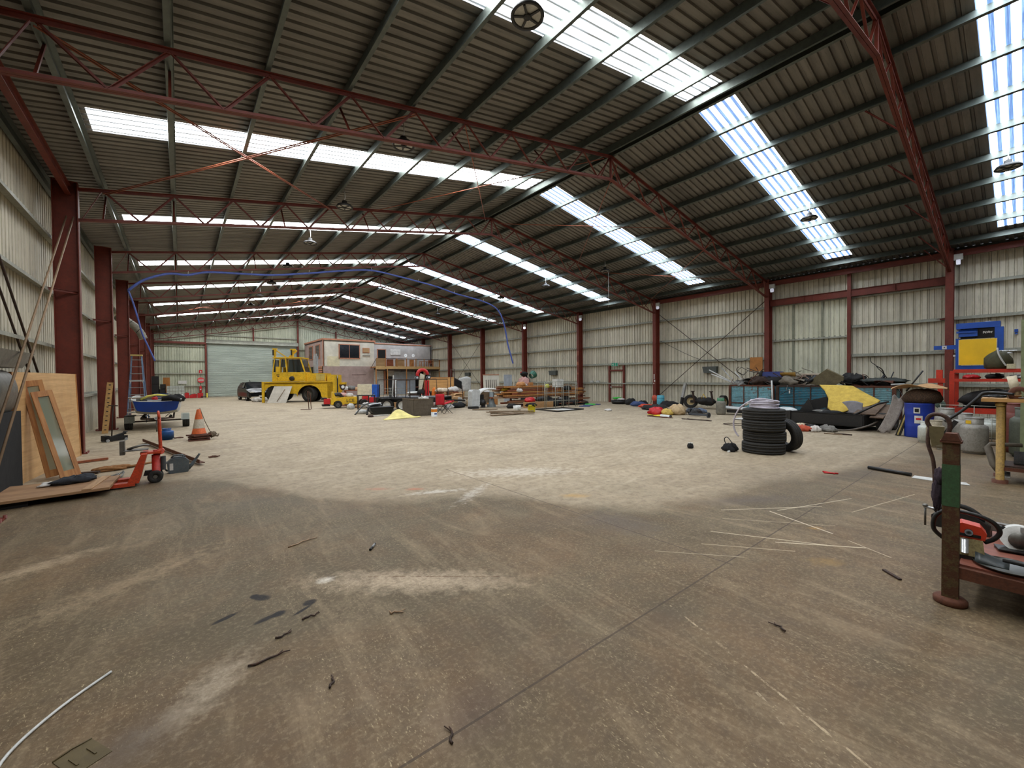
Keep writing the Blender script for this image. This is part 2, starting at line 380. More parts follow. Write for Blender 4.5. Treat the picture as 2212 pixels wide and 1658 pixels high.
# ---- ribbed sheeting
def rib_profile(a, b, pitch=.19, h=.038, top=.046, slope=.013):
    pts = [(a, 0.)]; k = math.ceil(a/pitch)
    while k*pitch+top+2*slope < b:
        s0 = k*pitch
        if s0 > a: pts += [(s0, 0.), (s0+slope, h), (s0+slope+top, h), (s0+2*slope+top, 0.)]
        k += 1
    pts.append((b, 0.)); return pts
def sheet_mat(name, rgb, rgb2, axis, seam=.76, rough=.55):
    """zincalume sheeting; axis = index of the coordinate the ribs repeat along"""
    t = NT(name); st = [1, 1, 1]
    for i in range(3):
        if i == axis: st[i] = 3.
    lo = t.mapping(tuple(.25 if i != axis else 5. for i in range(3))); n1 = t.noise(lo, 1.0, 5, .6)
    n2 = t.noise(t.mapping(), .7, 6, .65); n3 = t.noise(t.mapping(tuple(3. if i != axis else 22. for i in range(3))), 1, 5, .7)
    c = t.mix(t.ramp(n1, [(.35, 0.), (.65, 1.)]), srgb(*rgb), srgb(*rgb2))
    c = t.mix(t.math('MULTIPLY', t.ramp(n2, [(.5, 0.), (.75, 1.)]), .4), c, srgb(*[q*.62 for q in rgb2]))
    c = t.mix(t.math('MULTIPLY', t.ramp(n3, [(.52, 0.), (.7, 1.)]), .35), c, srgb(*[q*.6 for q in rgb2]))
    xyz = t.sep(t.co.outputs['Object']); q = t.math('FRACT', t.math('DIVIDE', xyz[axis], seam))
    c = t.mix(t.math('MULTIPLY', t.math('LESS_THAN', q, .022), .75), c, srgb(*[q_*.28 for q_ in rgb2]))
    t.out(c, rough, .15); t.bump(n3, .12, .01); MATS[name] = t.mat; return t.mat
SH_ROOF = sheet_mat('roof sheeting underside', (140, 136, 129), (114, 111, 106), 1)
SH_WALL = sheet_mat('side wall sheeting', (222, 215, 194), (194, 187, 167), 1)
SH_BACK = sheet_mat('back wall sheeting', (206, 208, 186), (178, 182, 160), 0)
def wall_y(m_, x, sgn, ya, yb, za, zb):       # ribs vertical, wall runs along Y; ribs stand away from the room (sgn)
    P = rib_profile(ya, yb)
    vs_ = []; fs = []
    for (y, h) in P: vs_ += [(x+sgn*h, y, za), (x+sgn*h, y, zb)]
    for i in range(len(P)-1): fs.append((2*i, 2*i+2, 2*i+3, 2*i+1))
    m_.add(vs_, fs, False)
def wall_x(m_, y, sgn, xa, xb, za, zf):
    P = rib_profile(xa, xb); vs_ = []; fs = []
    for (x, h) in P: vs_ += [(x, y+sgn*h, za), (x, y+sgn*h, zf(x))]
    for i in range(len(P)-1): fs.append((2*i, 2*i+2, 2*i+3, 2*i+1))
    m_.add(vs_, fs, False)
EZ = 6.10
m = M(); wall_y(m, XL, -1, Y0, YB, 0, zsheet(XL)+.02); struct('wall_left', m, SH_WALL)
m = M(); wall_y(m, XR, 1, Y0, YB, 0, zsheet(XR)+.02); struct('wall_right', m, SH_WALL)
m = M(); wall_x(m, Y0, -1, XL, XR, 0, lambda x: zsheet(x)+.02); struct('wall_front', m, SH_BACK)
m = M()
wall_x(m, YB, 1, XL, 2.10, 0, lambda x: zsheet(x)+.02); wall_x(m, YB, 1, 2.10, 9.9, 5.3, lambda x: zsheet(x)+.02)
wall_x(m, YB, 1, 9.9, XR, 0, lambda x: zsheet(x)+.02); struct('wall_back', m, SH_BACK)
# ---- roof: sheets between the daylight strips
SKYY = [(-.45, .60)]+[(4.33+BAY*k, 5.20+BAY*k) for k in range(0, 8)]
SXL = (-1.2, XA-.25); SXR = (XA+.28, 20.85)
def roof_piece(m_, ya, yb, xa, xb, lift=0.):
    P = rib_profile(ya, yb); vs_ = []; fs = []
    for (y, h) in P: vs_ += [(xa, y, zsheet(xa)+h+lift), (xb, y, zsheet(xb)+h+lift)]
    for i in range(len(P)-1): fs.append((2*i, 2*i+1, 2*i+3, 2*i+2))
    m_.add(vs_, fs, False)
def roof_solid(m_, ya, yb): roof_piece(m_, ya, yb, XL-.05, XA); roof_piece(m_, ya, yb, XA, XR+.05)
m = M(); cur = Y0
for a, b in SKYY:
    roof_solid(m, cur, a)
    roof_piece(m, a, b, XL-.05, SXL[0]); roof_piece(m, a, b, SXL[1], XA); roof_piece(m, a, b, XA, SXR[0]); roof_piece(m, a, b, SXR[1], XR+.05)
    cur = b
roof_solid(m, cur, YB+.05); struct('ceiling', m, SH_ROOF)
def sky_mat(name, stripe, colour, dark, amt, wd, lo):
    t = NT(name); x, y, z = t.sep(t.co.outputs['Object'])
    q = t.math('FRACT', t.math('DIVIDE', y, stripe)); band = t.ramp(q, [(.0, 0.), (.12, 1.), (.12+wd, 1.), (.24+wd, 0.)])
    n = t.noise(t.mapping((.6, 24, 1)), 2.0, 5, .7); band = t.math('MULTIPLY', band, t.ramp(n, [(.3, .8), (.55, 1.)]))
    n2 = t.noise(t.mapping((6, 40, 1)), 1.5, 4, .7); spk = t.ramp(n2, [(.62, 0.), (.7, 1.)])
    col = t.mix(t.math('MULTIPLY', band, amt), srgb(*colour), srgb(*dark))
    e = t.math('ADD', t.math('MULTIPLY', t.math('SUBTRACT', 1.0, t.math('POWER', band, .35)), SKY_E), lo)
    e = t.math('MULTIPLY', e, t.math('SUBTRACT', 1.0, t.math('MULTIPLY', spk, .35)))
    t.out(srgb(200, 205, 205), .4); t.link(col, t.bsdf.inputs['Emission Color']); t.link(e, t.bsdf.inputs['Emission Strength'])
    return t.mat
SKL = sky_mat('daylight sheet, overcast side', .19, (250, 253, 255), (150, 165, 178), 1., .14, .14)
SKR = sky_mat('daylight sheet, open sky side', .19, (238, 246, 255), (96, 150, 226), 1., .3, .62)
n = 0
for a, b in SKYY:
    for (x0, x1), mt in ((SXL, SKL), (SXR, SKR)):
        n += 1; m = M(); z0, z1 = zsheet(x0)+.012, zsheet(x1)+.012
        m.add([(x0, a, z0), (x1, a, z1), (x1, b, z1), (x0, b, z0)], [(0, 3, 2, 1)], False)
        struct('window_%d' % n, m, mt)
# ---- purlins (Z section) on both slopes
off = [1.2, 2.45, 3.72, 4.97, 6.2, 7.43, 8.7, 9.94, 11.23]
ordn = ['first', 'second', 'third', 'fourth', 'fifth', 'sixth', 'seventh', 'eighth', 'lowest']
def purlin(x, sgn, lab, grp):
    z = ztop(x); m_ = M(); a = math.atan(SL)*sgn; R = RY(-a)
    o = Vector((x, 0, z+.125)); L = (Y0+.05, YB-.05); yc = (L[0]+L[1])/2; ly = L[1]-L[0]
    for cx, cz, w_, h_ in ((0, 0, .006, .2), (.035, .1, .07, .006), (-.035, -.1, .07, .006), (.068, .09, .005, .02), (-.068, -.09, .005, .02)):
        c = R@Vector((cx, 0, cz)); m_.box((o.x+c.x, yc, o.z+c.z), (w_, ly, h_), R=R)
    single('purlin', m_, GALV, lab, 'purlin', grp)
for side, sg in (('left', -1), ('right', 1)):
    for i, d in enumerate(off):
        w_ = ordn[i]+' galvanised roof purlin down from the ridge' if i < 8 else 'lowest galvanised roof purlin, next to the eave'
        purlin(XA+sg*d, -sg, '%s on the %s roof slope' % (w_, side), 'purlins on the %s roof slope' % side)
    purlin(XA+sg*.14, -sg, 'galvanised ridge purlin on the %s side of the roof peak' % side, 'ridge purlins')
    xe = (XL+.10) if sg < 0 else XR-.10
    purlin(xe, -sg, 'galvanised eave purlin at the top of the %s wall' % side, 'eave purlins')
# ridge capping seen from below
# ---- trusses (red oxide angle), one thing each
def truss_mesh():
    xs = [XA-d for d in off[::-1]]; parts = {}
    def zb(x): return 7.40-(7.40-5.30)/(XA-CL)*abs(x-XA)
    tc = M(); bc = M()
    for sg in (-1, 1):
        xe = CL if sg < 0 else CR
        a = Vector((xe, 0, ztop(xe)-.02)); b = Vector((XA, 0, ztop(XA)-.02))
        for dy in (-.028, .028): tc.beam(a+Vector((0, dy, 0)), b+Vector((0, dy, 0)), .05, .008); tc.beam(a+Vector((0, dy*.25, -.03)), b+Vector((0, dy*.25, -.03)), .008, .06)
        a = Vector((xe, 0, zb(xe))); b = Vector((XA, 0, 7.40))
        for dy in (-.028, .028): bc.beam(a+Vector((0, dy, 0)), b+Vector((0, dy, 0)), .05, .008); bc.beam(a+Vector((0, dy*.25, .03)), b+Vector((0, dy*.25, .03)), .008, .06)
    parts['top_chord'] = [tc]; parts['bottom_chord'] = [bc]; webs = []
    for sg in (-1, 1):
        X = [XA+sg*d for d in off]; X = [XA]+X
        for i in range(len(X)-1):
            a, b = X[i], X[i+1]; mid = a+(b-a)*.5
            for p, q in ((a, mid), (b, mid)):
                k = M(); k.beam((p, .0, ztop(p)-.04), (q, 0, zb(q)+.02), .045, .006); k.beam((p+.018, .018, ztop(p)-.04), (q+.018, .018, zb(q)+.02), .006, .045); webs.append(k)
        xe = CL if sg < 0 else CR
        k = M(); k.beam((X[-1], 0, ztop(X[-1])-.04), (xe-sg*.04, 0, zb(xe)+.03), .045, .01); webs.append(k)
        k = M(); k.beam((XA+sg*.05, .02, ztop(XA)-.05), (XA+sg*.45, .02, zb(XA+.45)), .04, .006); webs.append(k)
    k = M(); k.beam((XA, 0, 8.05), (XA, 0, 7.40), .05, .05); webs.append(k)
    parts['web_member'] = webs
    fl = []
    for sg in (-1, 1):
        for i in (1, 3, 5, 7, 8):
            x = XA+sg*off[i]; k = M(); k.beam((x, .02, zb(x)+.02), (x, .62, ztop(x)+.04), .035, .006); k.beam((x+.015, .02, zb(x)+.02), (x+.015, .62, ztop(x)+.04), .006, .035); fl.append(k)
    parts['fly_brace'] = fl
    return parts
def make_truss():
    t = thing('roof_truss', '', 'roof truss', (0, 0, 0))
    for nm, L in truss_mesh().items():
        for k in L: obj(nm, k, OXIDE, t)
    return t
cnt = ['behind the camera end', 'nearest in view, cutting the top right of the ceiling', 'second in view, its apex near the picture centre top', 'third from the camera', 'fourth from the camera, with the blue hose slung on it',
       'fifth from the camera', 'sixth from the camera', 'seventh from the camera', 'eighth from the camera', 'flat against the far end wall']
tr0 = make_truss()
for i, y in enumerate(TY):
    lab = 'red oxide lattice roof truss, '+cnt[i]
    if i == 0: tr0.location = (0, y, 0); tr0['label'] = lab; tr0['group'] = 'roof trusses'
    else: dup(tr0, (0, y, 0), 0, lab, 'roof trusses')
# ---- columns: I section with stiffener brackets
def make_column():
    t = thing('steel_column', '', 'column')
    z = 6.12; k = M()
    k.box((.008, 0, z/2), (.016, .20, z)); k.box((.402, 0, z/2), (.016, .20, z)); obj('flange', k, OXIDE, t)
    k = M(); k.box((.205, 0, z/2), (.38, .010, z)); obj('web_plate', k, OXIDE, t)
    k = M(); k.box((.205, 0, .01), (.52, .28, .02))
    for a in (-.05, .46):
        for b in (-.1, .1): k.cyl((a+.0, b, .03), .018, .04, 8)
    obj('base_plate', k, OXIDE, t)
    k = M(); k.box((.205, 0, z+.01), (.41, .2, .02)); obj('cap_plate', k, OXIDE, t)
    for zz in (3.68,):
        k = M(); k.beam((.02, -.02, zz), (.55, .35, zz+.02), .05, .006); k.beam((.02, -.02, zz-.025), (.55, .35, zz-.005), .006, .05); obj('knee_bracket', k, OXIDE, t)
    return t
c0 = make_column()
sides = {'left': [], 'right': []}
where = ['behind the camera', 'nearest', 'second', 'third', 'fourth', 'fifth', 'sixth', 'seventh', 'eighth', 'in the far corner']
first = True
for i, y in enumerate(TY):
    for side in ('left', 'right'):
        wtxt = where[i]+(' from the camera' if 2 <= i <= 8 else '')
        lab = 'red oxide I-beam column on the %s wall, %s' % (side, wtxt)
        loc = (CL, y, 0) if side == 'left' else (CR, y, 0)
        rz = PI if side == 'left' else 0
        if first: c0.location = loc; c0.rotation_euler.z = rz; c0['label'] = lab; c0['group'] = 'columns along the %s wall' % side; first = False
        else: dup(c0, loc, rz, lab, 'columns along the %s wall' % side)
# ---- girts
def girt_y(x, ya, yb, z, sgn, lab, grp, mat=GIRT):
    k = M(); L = yb-ya; yc = (ya+yb)/2
    k.box((x, yc, z), (.006, L, .13) if False else (.15, L, .006)); k.box((x-sgn*.075, yc, z-.03), (.006, L, .065)); k.box((x+sgn*.072, yc, z+.03), (.006, L, .06))
    single('wall_girt', k, mat, lab, 'girt', grp)
hn = ['lowest', 'second', 'third', 'top']
for i, z in enumerate((1.25, 2.47, 3.68, 4.90)):
    w_ = hn[i]+(' up' if i in (1, 2) else '')
    girt_y(XL+.09, Y0, YB, z, -1, 'long galvanised girt along the left wall, %s of four' % w_, 'girts on the left wall')
    girt_y(XR-.09, 7.63, YB, z, 1, 'long galvanised girt along the right wall beyond the scrap bins, %s of four' % w_, 'girts on the right wall')
    girt_y(XR-.09, 1.73, 4.6, z, 1, 'galvanised girt on the right wall behind the bins, %s of four' % w_, 'short girts behind the scrap bins')
    girt_y(XR-.09, Y0, 1.73, z, 1, 'galvanised girt on the right wall behind the blue press, %s of four' % w_, 'girts behind the blue press')
girt_y(XR-.09, 4.65, 7.6, 3.30, 1, 'galvanised rail across the middle of the flush sheeted opening in the right wall', 'opening rails')
girt_y(XR-.09, 4.65, 7.6, 4.93, 1, 'galvanised rail along the head of the flush sheeted opening in the right wall', 'opening rails')
k = M(); wall_y(k, XR-.05, 1, 4.7, 7.52, 0, 4.9); dd = thing('door_3', None, None, (0, 0, 0)); dd['kind'] = 'structure'; obj('sliding_leaf', k, sheet_mat('opening sheeting', (226, 224, 200), (206, 204, 180), 1), dd)
for yy in (5.6, 6.7): obj('stile', M().box((XR-.1, yy, 2.45), (.04, .07, 4.9)), paint('grey green stile', (150, 152, 130), .6, 0, .3, (90, 88, 70), 4), dd)
k = M(); k.box((21.80, 4.62, 3.05), (.12, .12, 6.1)); single('steel_post', k, OXIDE, 'slim red oxide post midway between the two nearest right wall columns', 'post')
k = M()
for dz in (-.14, .14): k.box((21.8, 4.68, 5.05+dz), (.1, 5.8, .012))
k.box((21.8, 4.68, 5.05), (.01, 5.8, .28))
for yy in (3.2, 6.2): k.box((21.78, yy, 5.05), (.08, .012, .27))
single('lintel_beam', k, OXIDE, 'deep red oxide lintel beam high between the two nearest right wall columns', 'beam')
for nm, x, ya, yb, z, lab in (('eave_beam', -1.88, TY[1], TY[3], 5.95, 'red oxide eave beam running to the first big left column'), ('eave_beam', 21.62, TY[0], TY[3], 5.93, 'red oxide eave beam along the top of the right wall')):
    k = M()
    for dz in (-.1, .1): k.box((x, (ya+yb)/2, z+dz), (.1, yb-ya, .01))
    k.box((x, (ya+yb)/2, z), (.008, yb-ya, .2)); single(nm, k, OXIDE, lab, 'beam')
# ---- rod / angle cross bracing
def brace(pairs, nm, lab, mat=OXIDE, dbl=.05, r=.014, grp=None):
    t = thing(nm, lab, 'bracing', pairs[0][0], group=grp); o = Vector(pairs[0][0])
    for a, b in pairs:
        a, b = Vector(a)-o, Vector(b)-o
        d = (b-a).normalized(); sd = d.cross(Vector((0, 0, 1))).normalized() if abs(d.z) < .9 else Vector((0, 1, 0))
        for s_ in ((-1, 1) if dbl else (0,)):
            k = M().tube([a+sd*dbl/2*s_, b+sd*dbl/2*s_], r, 6); obj('brace_rod', k, mat, t)
BR = paint('orange brown brace steel', (168, 92, 62), .5, .1, .3, (70, 44, 34), 3)
zc = lambda x: ztop(x)-.12
def xbrace(x0, x1, ya, yb, lab, grp, dbl=.05): brace([((x0, ya, zc(x0)), (x1, yb, zc(x1))), ((x1, ya, zc(x1)), (x0, yb, zc(x0)))], 'cross_bracing', lab, BR, dbl, .012, grp)
G_ = 'cross braces under the roof'
xbrace(-1.3, 3.75, TY[2], TY[3], 'double-rod cross brace low on the left roof slope, before the big left column', G_)
xbrace(4.9, 9.6, TY[2], TY[3], 'rod cross brace under the left roof slope next to the ridge, before the third truss', G_, 0)
xbrace(10.2, 15.0, TY[2], TY[3], 'rod cross brace under the right roof slope next to the ridge, before the third truss', G_, 0)
xbrace(16.2, 21.1, TY[2], TY[3], 'rod cross brace low on the right roof slope, before the third truss', G_, 0)
xbrace(-1.3, 3.75, TY[6], TY[7], 'double-rod cross brace far down the left roof slope', G_)
xbrace(4.9, 9.6, TY[6], TY[7], 'double-rod cross brace far down the hall beside the ridge', G_)
WB = paint('pale brown wall brace', (150, 122, 92), .6, .1, .3, (90, 60, 40), 3)
def wbrace(x, ya, yb, lab, mat, dbl, z0=.55, z1=5.25): brace([((x, ya, z1), (x, yb, z0)), ((x, ya, z0), (x, yb, z1))], 'wall_cross_bracing', lab, mat, dbl, .016, 'cross braces on the walls')
brace([((-2.16, 7.75, 5.3), (-2.16, 13.4, .5))], 'wall_brace', 'dark double brace rods sloping down the left wall towards the leaning panel', RUSTD, .11, .018)
brace([((-1.85, 13.45, 5.35), (-1.85, 7.75, .3))], 'wall_brace', 'pale double brace rods rising across the left wall to the first big column', WB, .11, .016)
wbrace(21.82, 7.75, 13.4, 'crossed brace rods on the right wall above the axle and wheels', RUSTD, 0)
wbrace(21.82, 31.3, 37.0, 'crossed brace rods on the right wall beside the timber deck', RUSTD, 0)
# ---- back wall posts, girts
for x, za, zb_, lab in ((2.0, 0, 7.0, 'red oxide post on the left side of the roller door'), (9.98, 0, 7.9, 'red oxide post on the right side of the roller door'), (5.9, 5.5, 6.9, 'short red oxide post above the middle of the roller door'), (13.9, 0, 7.0, 'red oxide post on the end wall behind the site office'), (18.0, 0, 6.4, 'red oxide post on the end wall near the right corner')):
    k = M(); k.box((x, YB-.16, (za+zb_)/2), (.14, .16, zb_-za)); single('wall_post', k, OXIDE, lab, 'post', 'posts on the end wall')
for i, z in enumerate((1.14, 2.3, 3.52, 4.85)):
    for xa, xb, sd in ((XL, 1.95, 'left'), (10.05, XR, 'right')):
        k = M(); k.box(((xa+xb)/2, YB-.07, z), (xb-xa, .12, .006)); k.box(((xa+xb)/2, YB-.13, z-.03), (xb-xa, .006, .07))
        single('wall_girt', k, GIRT, 'girt on the end wall %s of the roller door, %s of four' % (sd, hn[i]+(' up' if i in (1, 2) else '')), 'girt', 'girts on the end wall')
k = M(); k.box((6, YB-.1, 5.95), (7.9, .06, .08)); single('wall_girt', k, GIRT, 'girt on the end wall just above the roller door', 'girt')
k = M(); k.box((.0, YB-.3, 5.15), (4.0, .15, .2)); single('header_beam', k, OXIDE, 'red oxide header beam on the end wall left of the roller door', 'beam')
# ---- roller door
def roller_mat():
    t = NT('roller door curtain'); x, y, z = t.sep(t.co.outputs['Object']); n1 = t.noise(t.mapping((.3, 1, 3)), 1.2, 5)
    c = t.mix(t.ramp(n1, [(.35, 0.), (.7, 1.)]), srgb(182, 192, 180), srgb(150, 160, 150))
    q = t.math('FRACT', t.math('DIVIDE', z, .095)); c = t.mix(t.math('MULTIPLY', t.math('LESS_THAN', q, .2), .6), c, srgb(96, 104, 98)); t.out(c, .5, .1); return t.mat
d = thing('door_1', None, None, (6, YB+.03, 0)); d['kind'] = 'structure'
k = M(); vs_ = []; fs = []; N = 56
for i in range(N*4+1):
    z = i*5.25/(N*4); dy = .018*math.cos(i*PI/2); vs_ += [(-3.9, dy, z), (3.9, dy, z)]
for i in range(N*4): fs.append((2*i, 2*i+1, 2*i+3, 2*i+2))
k.add(vs_, fs, True); obj('curtain', k, roller_mat(), d)
k = M().cyl((0, -.22, 5.36), .19, 7.95, 20, 'X'); obj('roller_drum', k, GIRT, d)
for sx in (-1, 1): k = M().box((sx*3.92, -.06, 2.65), (.1, .12, 5.3)); obj('guide_rail', k, STEEL, d)
k = M().box((0, -.03, .05), (7.8, .06, .1)); obj('bottom_rail', k, GIRT, d)
# ================================================================== helpers for repeated kinds
def text_mesh(name, s_, size, mat, parent, loc, rot=(PI/2, 0, 0), depth=.002, align='CENTER'):
    cu = D.curves.new(name+' text', 'FONT'); cu.body = s_; cu.size = size; cu.extrude = depth; cu.align_x = align; cu.align_y = 'CENTER'
    tmp = D.objects.new('tmp', cu); COL.objects.link(tmp)
    me = D.meshes.new_from_object(tmp.evaluated_get(bpy.context.evaluated_depsgraph_get())); D.objects.remove(tmp)
    me.materials.clear(); me.materials.append(mat)
    o = D.objects.new(name, me); COL.objects.link(o); o.parent = parent; o.location = loc; o.rotation_euler = rot; return o
def tyre_mesh(R, W, r_in, tread=True, n=40):
    k = M(); h = W/2
    prof = [(r_in, -h*.78), (r_in*1.12, -h*.95), (R*.86, -h), (R*.95, -h*.93), (R*.99, -h*.78)]
    gro = []
    for a, b in ((-.55, -.47), (-.12, -.04), (.04, .12), (.47, .55)): gro += [(R, a*h), (R-.012, a*h+.002), (R-.012, b*h-.002), (R, b*h)]
    prof += (gro if tread else [(R, 0)])+[(R*.99, h*.78), (R*.95, h*.93), (R*.86, h), (r_in*1.12, h*.95), (r_in, h*.78), (r_in, -h*.78)]
    return k.lathe(prof, (0, 0, 0), n, 'Z')
def rim_mesh(R, W, n=24, spokes=5, dish=.04):
    k = M(); h = W/2
    k.lathe([(R, -h*.8), (R, -h*.7), (R*.9, -h*.62), (R*.86, h*.5), (R*.9, h*.7), (R, h*.8), (R*1.02, h*.8), (R*1.02, -h*.8), (R, -h*.8)], (0, 0, 0), n, 'Z')
    k.lathe([(.001, h*.35), (R*.25, h*.38), (R*.3, h*.2), (R*.62, h*.28-dish*.2), (R*.88, h*.1)], (0, 0, 0), n, 'Z')
    for i in range(spokes):
        a = 2*PI*i/spokes; k.cyl((R*.18*math.cos(a), R*.18*math.sin(a), h*.42), R*.05, .02, 6)
    for i in range(8):
        a = 2*PI*(i+.5)/8; k.cyl((R*.72*math.cos(a), R*.72*math.sin(a), h*.22), R*.07, .012, 8)
    return k
def wheel(parent, R, W, loc, ax='Y', rim=WHITE, rimr=.55, nm='wheel', tmat=RUBBER, flip=1):
    """tyre as the part, rim as its sub-part; axle along ax"""
    t = obj(nm, tyre_mesh(R, W, R*rimr), tmat, parent, loc)
    t.rotation_euler = {'Y': (PI/2*flip, 0, 0), 'X': (0, PI/2*flip, 0), 'Z': (0, 0, 0)}[ax]
    obj('rim', rim_mesh(R*rimr, W*.9), rim, t); return t
def gas_bottle(name, lab, r, h, loc, mat, group=None, rz=0, collar=PALEP, cat='gas cylinder'):
    t = thing(name, lab, cat, loc, rz, group)
    k = M().lathe([(r*.8, .02), (r*.96, .05), (r, .1*h), (r, .68*h), (r*.96, .75*h), (r*.7, .8*h), (.001, .82*h)], n=28); k.lathe([(r*1.005, .36*h), (r*1.015, .365*h), (r*1.005, .37*h)], n=28); obj('body', k, mat, t)
    k = M().lathe([(r*.78, 0), (r*.8, .0), (r*.8, .06), (r*.76, .06)], n=24); obj('foot_ring', k, mat, t)
    k = M(); N = 26; R1 = r*.66
    vs_ = []; fs = []
    for i in range(N+1):
        a = .5+ (2*PI-1.)*i/N; top = h*(.98 if 3 < i < N-3 else .93)
        for z in (.76*h, top): vs_.append((R1*math.cos(a), R1*math.sin(a), z)); vs_.append((R1*.94*math.cos(a), R1*.94*math.sin(a), z))
    for i in range(N):
        b = i*4; fs += [(b, b+4, b+6, b+2), (b+1, b+3, b+7, b+5), (b+2, b+6, b+7, b+3)]
    k.add(vs_, fs, True); k.lathe([(R1*1.02, .955*h), (R1*1.06, .97*h), (R1*1.02, .985*h), (R1*.97, .97*h), (R1*1.02, .955*h)], n=26); obj('valve_guard', k, mat, t)
    k = M().cyl((0, 0, .85*h), .02, .1*h, 10); k.cyl((0, .02, .9*h), .028, .02, 10, 'Y'); obj('valve', k, paint('brass', (150, 120, 60), .35, .7), t)
    return t
def crate(nm, lab, cat, c, d, mat, rz=0, group=None, wall=.02, solid=False):
    k = M(); x, y, z = d
    if solid: k.box((0, 0, z/2), d)
    else:
        k.box((0, 0, wall/2), (x, y, wall))
        for sx in (-1, 1): k.box((sx*(x-wall)/2, 0, z/2), (wall, y, z)); k.box((0, sx*(y-wall)/2, z/2), (x, wall, z))
        for sx in (-1, 1): k.box((sx*x/2, 0, z-.01), (wall, y+wall, .02)); k.box((0, sx*y/2, z-.01), (x+wall, wall, .02))
    return single(nm, k, mat, lab, cat, group, c, rz)
def drum_mesh(r, h, n=30):
    return M().lathe([(.001, .01), (r*.95, .01), (r*.97, 0), (r, .02), (r, h*.3), (r*1.02, h*.33), (r, h*.36), (r, h*.64), (r*1.02, h*.67), (r, h*.7), (r, h-.03), (r*1.01, h-.01), (r*.97, h), (r*.95, h-.02), (.001, h-.02)], n=n)
BEECH = wood('pale beech veneer', (214, 172, 118), (190, 146, 94), 1, .6, .5)
PINE = wood('honey pine', (198, 142, 82), (164, 104, 52), 2, 1., .55)
GREYW = wood('weathered grey timber', (140, 118, 92), (104, 86, 66), 0, 1.2, .85)
REDW = wood('reddish hardwood', (160, 88, 50), (112, 58, 34), 0, 1., .7)
PLY = wood('stained plywood', (186, 150, 106), (160, 124, 82), 0, .5, .7)
GLS = glass('dusty glass', (150, 160, 140), .62)
FAB_BLK = paint('black cloth', (22, 22, 24), .95, 0, .3, (60, 56, 50), 9, .4)
FAB_WHT = paint('white cloth', (214, 210, 204), .9, 0, .25, (150, 140, 126), 9, .4)
# ================================================================== LEFT SIDE
# tall veneered door panel
t = thing('door_panel', 'tall pale beech veneered door panel leaning beside the first big left column', 'panel', (-2.03, 10.1, .0), rz=-.09)
k = M(); a = -.03
R = RY(a)
k.box((-.02, 1.56, .91), (.05, 3.12, 1.82), R=None); k.move(R); obj('face_panel', k, BEECH, t)
k = M(); k.box((-.02, -.012, .91), (.07, .03, 1.82)).box((-.02, 3.13, .91), (.07, .03, 1.82)); k.move(R); obj('edge_strip', k, PINE, t)
def sash(lab, foot, top, w_, h_, dep=.045):
    z_ = (Vector(top)-Vector(foot)).normalized(); x_ = Vector((.93, .3, 0)); x_ = (x_-z_*x_.dot(z_)).normalized(); y_ = z_.cross(x_)
    t = thing('window_sash', lab, 'window frame', foot, group='narrow timber window sashes'); t.rotation_euler = Matrix((x_, y_, z_)).transposed().to_euler()
    k = M()
    for sx in (-1, 1): k.box((sx*(w_/2-.03), 0, h_/2), (.06, dep, h_))
    k.box((0, 0, .06), (w_-.12, dep, .12)).box((0, 0, h_-.05), (w_-.12, dep, .1)); obj('frame', k, PINE, t)
    k = M().box((0, 0, h_/2), (w_-.11, .006, h_-.2)); obj('glass_pane', k, GLS, t); return t
sash('narrow pine window sash with frosted glass, front one of two leaning on the beech panel', (-1.47, 10.22, .03), (-1.85, 10.60, 1.47), .25, 1.56)
sash('narrow pine window sash, rear and higher one of two leaning on the beech panel', (-1.68, 10.50, .03), (-1.975, 10.66, 1.66), .25, 1.68, .05)
t = thing('slim_pine_frame', 'small thin pine frame hung on the beech panel right of the sashes', 'frame', (-1.83, 11.25, .45), rot=(0, -.06, -.1))
k = M()
for yy in (0, .3): k.beam((0, yy+.12, .0), (0, yy-.12, .52), .02, .02)
k.beam((0, .12, 0), (0, .42, 0), .02, .02); k.beam((0, -.12, .52), (0, .18, .52), .02, .02); obj('frame_strip', k, PINE, t)
# flat panel on the floor
t = thing('flat_panel', 'dirty beech panel lying flat on the floor in front of the leaning panel', 'panel', (-2.0, 8.75, 0))
k = M(); P2 = [(-.7, -.62), (1.18, -.42), (1.22, .52), (-.3, .62), (-.7, .55)]; k.prism(P2, .085, .12, 'Z'); obj('board', k, wood('dusty veneer', (168, 130, 92), (140, 104, 72), 0, .5, .7), t)
k = M(); k.beam((.95, -.44, .128), (1.06, .52, .128), .1, .015); obj('batten', k, wood('dusty edge batten', (196, 158, 116), (160, 122, 84), 1, .8), t)
for a_, b_ in (((-.55, -.5, .042), (.4, -.42, .042)), ((-.3, .5, .042), (.4, .48, .042))): obj('skirt_rail', M().beam(a_, b_, .04, .084), DARK, t)
k = M().blob((0, 0, .05), (.42, .16, .1), .5, 3, flat=True); single('work_glove', k, paint('dark blue grey rag', (48, 52, 60), .95, 0, .3, (90, 86, 80), 20, .4), 'dark crumpled glove lying on the flat beech panel', 'glove', loc=(-1.25, 9.0, .13), rz=.3)
k = M().blob((0, 0, .03), (.2, .08, .05), .5, 5, flat=True); single('rag_scrap', k, FAB_WHT, 'small pale rag scrap on the flat beech panel', 'rag', loc=(-1.52, 9.0, .125), rz=.6)
